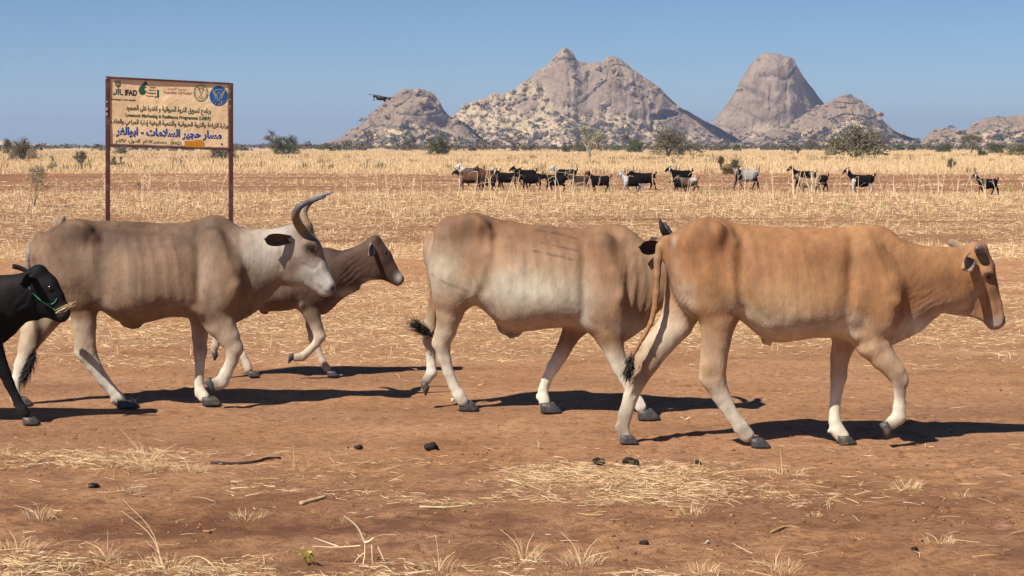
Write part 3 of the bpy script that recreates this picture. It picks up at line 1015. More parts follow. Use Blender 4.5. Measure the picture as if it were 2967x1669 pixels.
    link('body', mesh('body', v - root, f, M, True, col), R_)
    r = np.random.default_rng(S.get('seed', 1))
    for h in S['hooves']:                               # x, y (crop px of the sole's middle), dy, length px, pitch, crop override
        cr, sc = h.get('crop', crop), h.get('s', s)
        L_ = h['len'] * d0 / F / sc
        g = hoof_mesh(L_, L_ * 0.46, L_ * 0.80)
        gv = np.concatenate(g.v)
        a = math.radians(h.get('pitch', 0))
        gv = np.stack([gv[:, 0] * math.cos(a) + gv[:, 2] * math.sin(a), gv[:, 1], -gv[:, 0] * math.sin(a) + gv[:, 2] * math.cos(a)], 1)
        p = pt(h['x'], h['y'], h['dy'], cr)
        if not h.get('pitch'):
            p[2] = 0.003
        g.v = [gv + p]
        link('hoof', g.mesh('hoof', M_HOOF, True, root), R_)
    for e in S.get('ears', []):
        b, t = pt(e['b'][0], e['b'][1], e['b'][2], e.get('crop')), pt(e['t'][0], e['t'][1], e['t'][2], e.get('crop'))
        ev, ef, ec = ear_mesh(b, t, e['face'], e['w'], e.get('cup', .5), e['out'], e['inn'])
        link('ear', mesh('ear', ev - root, ef, M, True, ec), R_)
    for hn_ in S.get('horns', []):
        P = np.array([pt(*q[:3], hn_.get('crop')) for q in hn_['p']])
        rr = np.array([q[3] for q in hn_['p']]) * (.86 if len(hn_['p']) > 5 else 1)
        P4 = spline(np.concatenate([P, rr[:, None]], 1), 22)
        tv, tf = tube(P4[:, :3], np.maximum(P4[:, 3], .002), 12)
        t = np.repeat(np.linspace(0, 1, 22), 12)[:, None]
        c = np.array(hn_['c0']) * (1 - sstep(.25, .6, t)) + np.array(hn_['c1']) * sstep(.25, .6, t)
        link('horn', mesh('horn', tv - root, tf, M_HORN, True, c), R_)
    for ex_, ey_, cr in S.get('eyes', []):
        for sd in (-1, 1):
            w, y_ = pt(ex_, ey_, 0, cr), None
            for _ in range(3):
                q = B.surf_y(w[0], w[2], sd)
                y_ = y_ if q is None else q
                if sd < 0 and y_ is not None:
                    w = W(*cr(ex_, ey_), y_)
            if y_ is None:
                continue
            sv, sf = sphere(np.array([w[0], y_ + sd * -0.007, w[2]]) - root, 0.019)
            link('eye', mesh('eye', sv, sf, M_EYE, True), R_)
    if 'tuft' in S:
        q = S['tuft']
        g = strands(r, pt(*q['a'], q.get('crop')), pt(*q['b'], q.get('crop')), q['spread'], q.get('n', 420), q['len'], 0.0022, q['c'])
        link('tail_tuft', g.mesh('tail_tuft', M_HAIR, False, root), R_)
    print(S['name'], len(v), round(time.time() - t0, 1))
    return R_, pt, root, B


c1 = lambda x, y: (x / 2.07, 540 + y / 2.07)
c2 = lambda x, y: (1150 + x / 2.131, 560 + y / 2.131)
c3 = lambda x, y: (1750 + x / 1.9318, 580 + y / 1.9318)
ck = lambda x, y: (x / 2.786, 740 + y / 2.786)
cb = lambda x, y: (700 + x / 2.588, 540 + y / 2.588)
ch = lambda x, y: (2650 + x / 4.391, 650 + y / 4.391)

PALE = (0.80, 0.65, 0.48)
DARKN = (0.03, 0.022, 0.018)
LEGS = [11, 12, 13, 14]

# --- right-hand cow: orange tan, walking right
cow3 = dict(
    name='cow', label='orange-tan cow with small horn stubs walking at the front on the right', group='cattle walking along the bare track', crop=c3, s=1.9318, d0=9.80, xref=1000, seed=3,
    coat=(0.51, 0.257, 0.116),
    trunk=[(338, 225, 300, .035, 0), (352, 205, 420, .075, .1), (385, 180, 520, .125, .1), (430, 150, 610, .17, .1), (500, 113, 655, .20, .1), (570, 95, 660, .22, .12), (640, 102, 655, .225, .15), (740, 128, 655, .23, .2), (800, 136, 700, .255, .22), (860, 141, 757, .27, .25), (920, 145, 790, .28, .25), (1000, 150, 795, .285, .25), (1100, 154, 778, .28, .25), (1200, 157, 766, .265, .25), (1290, 154, 768, .25, .25), (1360, 149, 778, .225, .3), (1440, 140, 790, .20, .35), (1510, 137, 805, .185, .4), (1560, 143, 812, .17, .35), (1605, 168, 795, .15, .15), (1650, 205, 770, .13, -.1), (1720, 238, 742, .11, -.3), (1790, 256, 690, .102, -.3), (1850, 260, 645, .098, -.2), (1930, 262, 625, .096, -.15), (2000, 262, 612, .095, -.1), (2070, 258, 560, .085, 0), (2110, 300, 500, .06, 0)],
    chains=[
        dict(lab=11, p=[(545, 260, 120), (560, 420, 135), (610, 560, 125), (640, 660, 104), (626, 800, 80), (612, 920, 73), (612, 1000, 70), (655, 1095, 50), (715, 1200, 40), (765, 1270, 41), (800, 1315, 42)], dy=(-.13, -.06), ys=.62, k=.05),
        dict(lab=12, p=[(480, 300, 120), (470, 520, 130), (405, 690, 95), (312, 800, 80), (238, 910, 70), (190, 1005, 50), (150, 1100, 43), (118, 1200, 40), (103, 1280, 36), (117, 1325, 38)], dy=(.10, .05), ys=.62, k=.05),
        dict(lab=13, p=[(1490, 300, 80), (1560, 480, 112), (1565, 620, 112), (1475, 730, 102), (1500, 800, 92), (1560, 880, 70), (1630, 962, 55), (1655, 1010, 44), (1656, 1080, 32), (1653, 1160, 34), (1650, 1215, 40), (1605, 1252, 36)], dy=(-.12, -.10), ys=.66, k=.05),
        dict(lab=14, p=[(1440, 600, 100), (1355, 760, 76), (1320, 880, 54), (1312, 985, 46), (1302, 1060, 36), (1292, 1160, 31), (1292, 1240, 34), (1308, 1290, 40), (1335, 1325, 40)], dy=(.09, .03), ys=.72, k=.04),
        dict(lab=11, p=[(572, 780, 22), (562, 880, 15), (552, 965, 17), (548, 1000, 20)], dy=(-.10, -.09), ys=.8, k=.018), dict(lab=12, p=[(215, 800, 24), (172, 880, 16), (152, 950, 18), (146, 985, 20)], dy=(.08, .07), ys=.8, k=.02),
        dict(lab=11, p=[(762, 1308, 13), (757, 1330, 9)], dy=(-.06, -.06), ys=1, k=.008), dict(lab=12, p=[(72, 1262, 13), (66, 1280, 9)], dy=(.05, .05), ys=1, k=.008), dict(lab=14, p=[(1264, 1286, 13), (1258, 1302, 9)], dy=(.03, .03), ys=1, k=.008),
        dict(lab=13, p=[(1676, 985, 24), (1684, 1020, 20)], dy=(-.10, -.10), ys=1, k=.02), dict(lab=14, p=[(1330, 985, 26), (1326, 1020, 20)], dy=(.06, .06), ys=1, k=.02),
        dict(lab=1, p=[(392, 222, 26)], dy=(-.07,), ys=1, k=.04), dict(lab=1, p=[(392, 222, 26)], dy=(.07,), ys=1, k=.04),
        dict(lab=5, p=[(345, 228, 30), (318, 262, 27), (302, 330, 23), (297, 420, 21), (293, 520, 19), (283, 610, 17), (262, 690, 15), (222, 765, 13), (180, 835, 12), (152, 885, 12)], dy=(0, -.03), ys=1, k=.02),
        dict(lab=3, crop=ch, s=4.391, p=[(795, 380, 145), (850, 560, 170), (905, 800, 158), (990, 1030, 122), (1050, 1215, 106)], dy=(0, 0), ys=.66, k=.04),
        dict(lab=3, crop=ch, s=4.391, p=[(640, 700, 185), (740, 930, 160), (900, 1150, 80), (985, 1260, 66)], dy=(0, 0), ys=.5, k=.05),
        dict(lab=3, crop=ch, s=4.391, p=[(790, 300, 75), (850, 300, 60)], dy=(0, 0), ys=1.0, k=.03),
        dict(lab=3, crop=ch, s=4.391, p=[(900, 585, 30), (960, 592, 30), (1000, 640, 24)], dy=(-.07, -.062), ys=1.0, k=.05),
        dict(lab=3, crop=ch, s=4.391, p=[(900, 585, 30), (960, 592, 30), (1000, 640, 24)], dy=(.07, .062), ys=1.0, k=.05),
        dict(lab=4, p=[(1590, 785, 26), (1680, 735, 34), (1755, 700, 34), (1840, 640, 16)], dy=(0, 0), ys=.6, k=.04),
        dict(lab=4, crop=ch, s=4.391, p=[(480, 1060, 60), (640, 1110, 50), (780, 1150, 36)], dy=(0, 0), ys=.5, k=.05),
        dict(lab=1, p=[(545, 150, 26), (545+70, 150+25, 18)], dy=(-.145, -.16), ys=.8, k=.12), dict(lab=1, p=[(545, 150, 26), (545+70, 150+25, 18)], dy=(.145, .16), ys=.8, k=.12),
        dict(lab=4, p=[(900, 790, 18), (925, 806, 9)], dy=(0, 0), ys=.9, k=.03)],
    relief=[('bump', 640, 190, 45, 90, .016), ('bump', 735, 240, 22, 110, -.010), ('bump', 420, 330, 60, 130, .010), ('bump', 480, 480, 40, 90, -.008), ('bump', 760, 330, 60, 120, -.014), ('bump', 1640, 575, 40, 45, .016), ('bump', 1390, 430, 30, 200, -.010), ('bump', 1480, 420, 50, 160, .008), ('bump', 1690, 600, 50, 60, -.012), ('bump', 780, 640, 50, 40, -.01),
            ('fold', 1790, 560, 120, 90, .0016, 60, 26), ('fold', 430, 590, 60, 70, .004, 40, 22), ('fold', 1980, 470, 60, 140, .0012, -30, 60), ('bump', 2090, 420, 25, 120, -.004)],
    paint=[('blob', 620, 250, 260, 140, (0.33, .145, .066), .85), ('blob', 1150, 300, 420, 110, (0.34, .155, .07), .8), ('blob', 1000, 640, 360, 130, (.80, .54, .31), .62, [1]), ('blob', 940, 700, 200, 60, PALE, .6, [1, 4]),
           ('down', PALE, .85, [1, 4]), ('grad', 560, 900, (.92, .68, .45), .66, LEGS), ('grad', 960, 1130, (1.0, .88, .69), .92, LEGS), ('blob', 440, 560, 60, 240, PALE, .5, [1]), ('blob', 380, 760, 160, 160, (.86, .72, .54), .85, [12]), ('blob', 1360, 720, 40, 90, PALE, .8, [1, 13]),
           ('blob', 1770, 720, 120, 60, (.95, .82, .66), .92, [1, 4]), ('blob', 220, 940, 50, 70, (.22, .13, .08), .6, [12]), ('blob', 95, 1280, 40, 140, (.30, .2, .14), .7, [12]), ('blob', 1660, 1040, 38, 70, (.15, .10, .075), .65, [13]), ('blob', 1590, 1270, 40, 40, (.2, .13, .09), .8, [13]),
           ('blob', 795, 1290, 26, 40, (.2, .15, .12), .5, [11]), ('blob', 585, 960, 40, 60, (.50, .30, .16), .5, [11]), ('blob', 350, 440, 18, 40, (.16, .09, .07), .85, [1]), ('blob', 395, 235, 14, 26, (.8, .7, .6), .5, [1, 5]), ('grad', 820, 930, (.09, .05, .035), .8, [5]), ('blob', 300, 330, 30, 160, (.50, .33, .2), .6, [5]),
           ('blob', 2120, 300, 60, 70, (.13, .065, .04), .85, [3]), ('blob', 2190, 420, 30, 150, (.12, .06, .04), .55, [3]), ('blob', 2150, 425, 26, 22, (.1, .06, .045), .8, [3]), ('blob', 2150, 400, 20, 10, (.62, .5, .4), .6, [3]),
           ('blob', 2190, 690, 60, 40, (.70, .58, .48), .9, [3]), ('blob', 2244, 680, 15, 34, (.02, .015, .013), 1, [3]), ('blob', 2180, 600, 50, 60, (.5, .3, .18), .4, [3]), ('blob', 2154, 426, 22, 17, (.05, .03, .025), .95, [3]), ('line', [(2140, 705), (2185, 708), (2215, 718)], 5, (.12, .08, .06), .7)],
    ridges=[([(640, 118), (700, 170), (738, 235)], 26, 0.0149), ([(738, 235), (725, 360), (722, 480), (745, 620)], 24, 0.0115), ([(775, 215), (778, 330), (775, 480), (790, 590)], 34, -0.0127), ([(455, 300), (490, 430), (525, 560), (545, 700)], 26, -0.0064), ([(560, 260), (590, 380), (610, 520)], 34, 0.0048),
            ([(830, 260), (850, 420), (850, 600)], 16, 0.0024), ([(895, 250), (920, 420), (925, 640)], 16, 0.0024), ([(960, 240), (990, 420), (1000, 660)], 17, 0.0026), ([(1030, 240), (1065, 420), (1080, 660)], 17, 0.0026), ([(1100, 240), (1140, 430), (1160, 660)], 17, 0.0024), ([(1175, 250), (1215, 430), (1240, 650)], 17, 0.0022),
            ([(1470, 180), (1530, 320), (1580, 470), (1640, 580)], 28, 0.0115), ([(1395, 190), (1380, 380), (1370, 560), (1350, 700)], 36, -0.0096), ([(1640, 270), (1670, 420), (1695, 560), (1660, 680)], 26, -0.0089), ([(1430, 620), (1500, 690), (1570, 780)], 24, -0.0048), ([(760, 150), (1000, 168), (1250, 172)], 16, -0.0048), ([(1380, 745), (1410, 770)], 26, 0.0115),
            ([(2050, 470), (2090, 560), (2130, 640)], 20, -0.0048), ([(2165, 470), (2200, 560), (2215, 640)], 12, -0.0040), ([(2190, 690), (2150, 700)], 8, -0.0032)],
    hooves=[dict(x=862, y=1388, dy=-.08, len=110), dict(x=128, y=1376, dy=.04, len=106), dict(x=1345, y=1379, dy=.03, len=108), dict(x=1560, y=1285, dy=-.10, len=92, pitch=62)],
    ears=[dict(b=(760, 400, -.10), t=(640, 560, -.235), crop=ch, face=(.55, -.55, .25), w=.062, cup=.75, out=(.42, .24, .13), inn=(.30, .2, .15)), dict(b=(730, 400, .10), t=(430, 215, .25), crop=ch, face=(.5, .4, .5), w=.05, cup=.6, out=(.26, .17, .11), inn=(.24, .17, .13))],
    horns=[dict(crop=ch, p=[(830, 330, -.06, .030), (815, 320, -.09, .027), (800, 305, -.12, .018), (795, 292, -.135, .006)], c0=(.12, .09, .08), c1=(.16, .12, .11)), dict(crop=ch, p=[(800, 270, .06, .028), (770, 245, .09, .022), (715, 228, .12, .014), (690, 222, .13, .004)], c0=(.1, .08, .075), c1=(.13, .11, .11))],
    eyes=[(950, 655, ch)], tuft=dict(a=(160, 870, -.03), b=(140, 950, -.03), spread=.018, len=.085, c=(.028, .018, .015)))

# --- middle cow: fawn with a pale belly, head behind the right-hand cow
cow2 = dict(
    name='cow', label='fawn cow with whitish belly and three dark scratches on its back, its head hidden', group='cattle walking along the bare track', crop=c2, s=2.131, d0=10.98, xref=750, slope=-0.22, seed=2,
    coat=(0.42, 0.240, 0.132),
    trunk=[(172, 300, 370, .05, 0), (190, 268, 520, .11, .1), (225, 235, 640, .155, .1), (300, 188, 690, .195, .1), (360, 152, 690, .22, .1), (420, 130, 690, .235, .12), (480, 122, 685, .24, .14), (540, 134, 725, .25, .18), (600, 156, 785, .27, .22), (650, 165, 832, .285, .25), (720, 175, 855, .295, .25), (800, 188, 850, .295, .25), (900, 200, 836, .285, .25), (1000, 211, 826, .27, .25), (1080, 214, 822, .255, .25), (1150, 210, 845, .235, .3), (1220, 200, 875, .215, .35), (1300, 187, 905, .2, .4), (1370, 188, 912, .18, .4), (1430, 212, 890, .155, .1), (1480, 252, 850, .13, -.15), (1540, 305, 800, .115, -.25), (1600, 330, 745, .105, -.2), (1660, 325, 690, .10, -.1), (1710, 330, 620, .085, 0)],
    chains=[
        dict(lab=11, p=[(350, 260, 120), (340, 480, 140), (345, 620, 128), (325, 740, 84), (308, 850, 58), (276, 930, 54), (294, 1020, 40), (320, 1110, 34), (350, 1190, 32), (382, 1245, 37), (405, 1280, 38)], dy=(-.14, -.02), ys=.62, k=.05),
        dict(lab=12, p=[(360, 300, 120), (310, 650, 115), (222, 815, 60), (200, 900, 44), (208, 980, 32), (212, 1060, 31), (214, 1108, 35), (182, 1155, 30)], dy=(.12, .10), ys=.62, k=.05),
        dict(lab=13, p=[(1270, 330, 80), (1310, 520, 112), (1330, 640, 118), (1260, 770, 108), (1305, 870, 80), (1350, 1000, 58), (1385, 1085, 50), (1412, 1150, 36), (1448, 1230, 32), (1487, 1290, 36), (1505, 1318, 36)], dy=(-.13, -.13), ys=.66, k=.05),
        dict(lab=14, p=[(1180, 650, 100), (1110, 810, 76), (1060, 900, 54), (1005, 1010, 44), (965, 1070, 39), (925, 1150, 32), (904, 1210, 30), (905, 1262, 34), (912, 1290, 36)], dy=(.09, .06), ys=.72, k=.04),
        dict(lab=11, p=[(275, 760, 22), (250, 850, 14), (236, 915, 17), (232, 935, 19)], dy=(-.1, -.08), ys=.8, k=.018), dict(lab=11, p=[(345, 1275, 14), (342, 1290, 9)], dy=(0, 0), ys=1, k=.008), dict(lab=14, p=[(872, 1248, 13), (866, 1268, 9)], dy=(.06, .06), ys=1, k=.008),
        dict(lab=13, p=[(1400, 1075, 26), (1408, 1105, 22)], dy=(-.13, -.13), ys=1, k=.02), dict(lab=14, p=[(982, 1060, 26), (968, 1090, 22)], dy=(.08, .08), ys=1, k=.02),
        dict(lab=5, p=[(190, 275, 26), (185, 380, 22), (215, 560, 18), (235, 720, 15), (225, 840, 14), (190, 885, 12)], dy=(.02, .02), ys=1, k=.02),
        dict(lab=3, p=[(1665, 330, 72), (1720, 430, 84), (1780, 560, 64), (1815, 640, 52)], dy=(0, 0), ys=.7, k=.04),
        dict(lab=4, p=[(1385, 890, 26), (1450, 840, 30), (1560, 780, 22)], dy=(0, 0), ys=.45, k=.04),
        dict(lab=4, p=[(665, 830, 40), (705, 872, 22), (740, 868, 18)], dy=(0, 0), ys=.8, k=.05),
        dict(lab=1, p=[(450, 175, 26), (450+70, 175+25, 18)], dy=(-.145, -.16), ys=.8, k=.12), dict(lab=1, p=[(450, 175, 26), (450+70, 175+25, 18)], dy=(.145, .16), ys=.8, k=.12)],
    relief=[('bump', 500, 200, 40, 80, .016), ('bump', 590, 240, 25, 90, -.010), ('bump', 420, 430, 30, 130, -.010), ('bump', 300, 330, 60, 110, .008), ('bump', 570, 330, 60, 100, -.010), ('bump', 1150, 520, 30, 220, -.012), ('bump', 1370, 640, 40, 60, .014), ('bump', 1430, 640, 25, 160, -.014), ('bump', 1260, 420, 60, 160, .009),
            ('fold', 1470, 560, 90, 260, .0018, 14, 38), ('fold', 1520, 760, 80, 90, .0028, 30, 26), ('fold', 400, 690, 50, 60, .004, -40, 20), ],
    paint=[('blob', 480, 200, 330, 110, (.27, .138, .07), .9), ('blob', 1000, 260, 400, 90, (.26, .135, .07), .88), ('blob', 1330, 320, 170, 170, (.30, .165, .09), .75), ('blob', 760, 610, 380, 135, (.72, .65, .51), .92, [1]), ('blob', 1010, 690, 220, 100, (.70, .63, .49), .7, [1]), ('blob', 270, 500, 130, 170, (.74, .65, .50), .85, [1, 11]), ('blob', 460, 440, 60, 120, (.36, .19, .10), .65, [1]),
           ('down', (.62, .49, .38), .8, [1, 4]), ('grad', 620, 900, (.78, .63, .46), .75, [11, 12]), ('grad', 900, 1100, (1.05, .97, .80), .94, LEGS), ('blob', 1300, 800, 130, 140, (.40, .245, .145), .5, [13]), ('blob', 1140, 750, 40, 60, (.72, .66, .58), .85, [1, 13]), ('blob', 1470, 830, 110, 60, (.7, .62, .52), .85, [1, 4]), ('blob', 1530, 480, 90, 200, (.44, .31, .2), .5, [1]),
           ('blob', 155, 1170, 50, 60, (.16, .11, .085), .85, [12]), ('blob', 1385, 1080, 40, 40, (.46, .30, .18), .5, [13]), ('blob', 700, 860, 40, 26, (.12, .10, .1), .7, [4]), ('blob', 400, 640, 26, 26, (.22, .18, .15), .6),
           ('line', [(840, 228), (950, 240), (1110, 278)], 7, (.12, .075, .05), .75), ('line', [(890, 305), (960, 320), (1110, 354)], 6, (.11, .07, .05), .75), ('line', [(840, 357), (930, 375), (1080, 408)], 7, (.12, .075, .05), .75), ('line', [(215, 498), (300, 555), (430, 605)], 5, (.16, .11, .08), .6),
           ('blob', 190, 460, 16, 60, (.5, .4, .32), .5), ('grad', 250, 300, (.22, .14, .09), .6, [3])],
    ridges=[([(480, 140), (540, 190), (580, 250)], 28, 0.0149), ([(580, 250), (560, 380), (520, 520), (470, 640)], 26, 0.0103), ([(615, 230), (620, 350), (590, 480), (540, 600)], 36, -0.0112), ([(290, 300), (330, 450), (370, 580)], 30, -0.0056), ([(225, 330), (250, 480), (270, 620)], 26, 0.0048),
            ([(690, 280), (700, 440), (690, 600)], 17, 0.0040), ([(760, 270), (780, 440), (780, 640)], 17, 0.0040), ([(830, 270), (860, 440), (865, 660)], 18, 0.0040), ([(905, 270), (940, 440), (955, 660)], 18, 0.0040), ([(980, 280), (1020, 450), (1040, 650)], 18, 0.0036),
            ([(1270, 230), (1320, 400), (1350, 520), (1395, 640)], 30, 0.0103), ([(1165, 260), (1170, 450), (1165, 620), (1150, 760)], 38, -0.0089), ([(1410, 300), (1430, 450), (1440, 600), (1430, 760)], 22, -0.0074), ([(1480, 380), (1500, 560), (1480, 740)], 14, -0.0064), ([(1540, 420), (1560, 580), (1520, 760)], 12, -0.0056), ([(1190, 790), (1290, 850), (1330, 920)], 22, -0.0048)],
    hooves=[dict(x=430, y=1332, dy=.02, len=126), dict(x=935, y=1353, dy=.05, len=134), dict(x=1540, y=1392, dy=-.10, len=138), dict(x=158, y=1200, dy=.10, len=84, pitch=70)],
    ears=[dict(b=(1640, 330, -.09), t=(1500, 335, -.21), face=(.35, -.85, -.2), w=.062, cup=.5, out=(.06, .04, .032), inn=(.045, .028, .024)), dict(b=(1655, 330, .09), t=(1560, 300, .26), face=(.6, .4, .2), w=.055, cup=.5, out=(.06, .04, .03), inn=(.05, .03, .025))],
    horns=[dict(p=[(1690, 300, -.05, .030), (1668, 262, -.09, .026), (1640, 215, -.13, .02), (1622, 158, -.14, .006)], c0=(.05, .035, .03), c1=(.03, .022, .02)), dict(p=[(1690, 300, .05, .030), (1685, 262, .09, .026), (1670, 225, .13, .02), (1650, 178, .14, .006)], c0=(.05, .035, .03), c1=(.03, .022, .02))],
    eyes=[(1725, 400, c2)], tuft=dict(a=(215, 880, .02), b=(130, 825, .0), spread=.024, len=.07, c=(.018, .014, .014)))

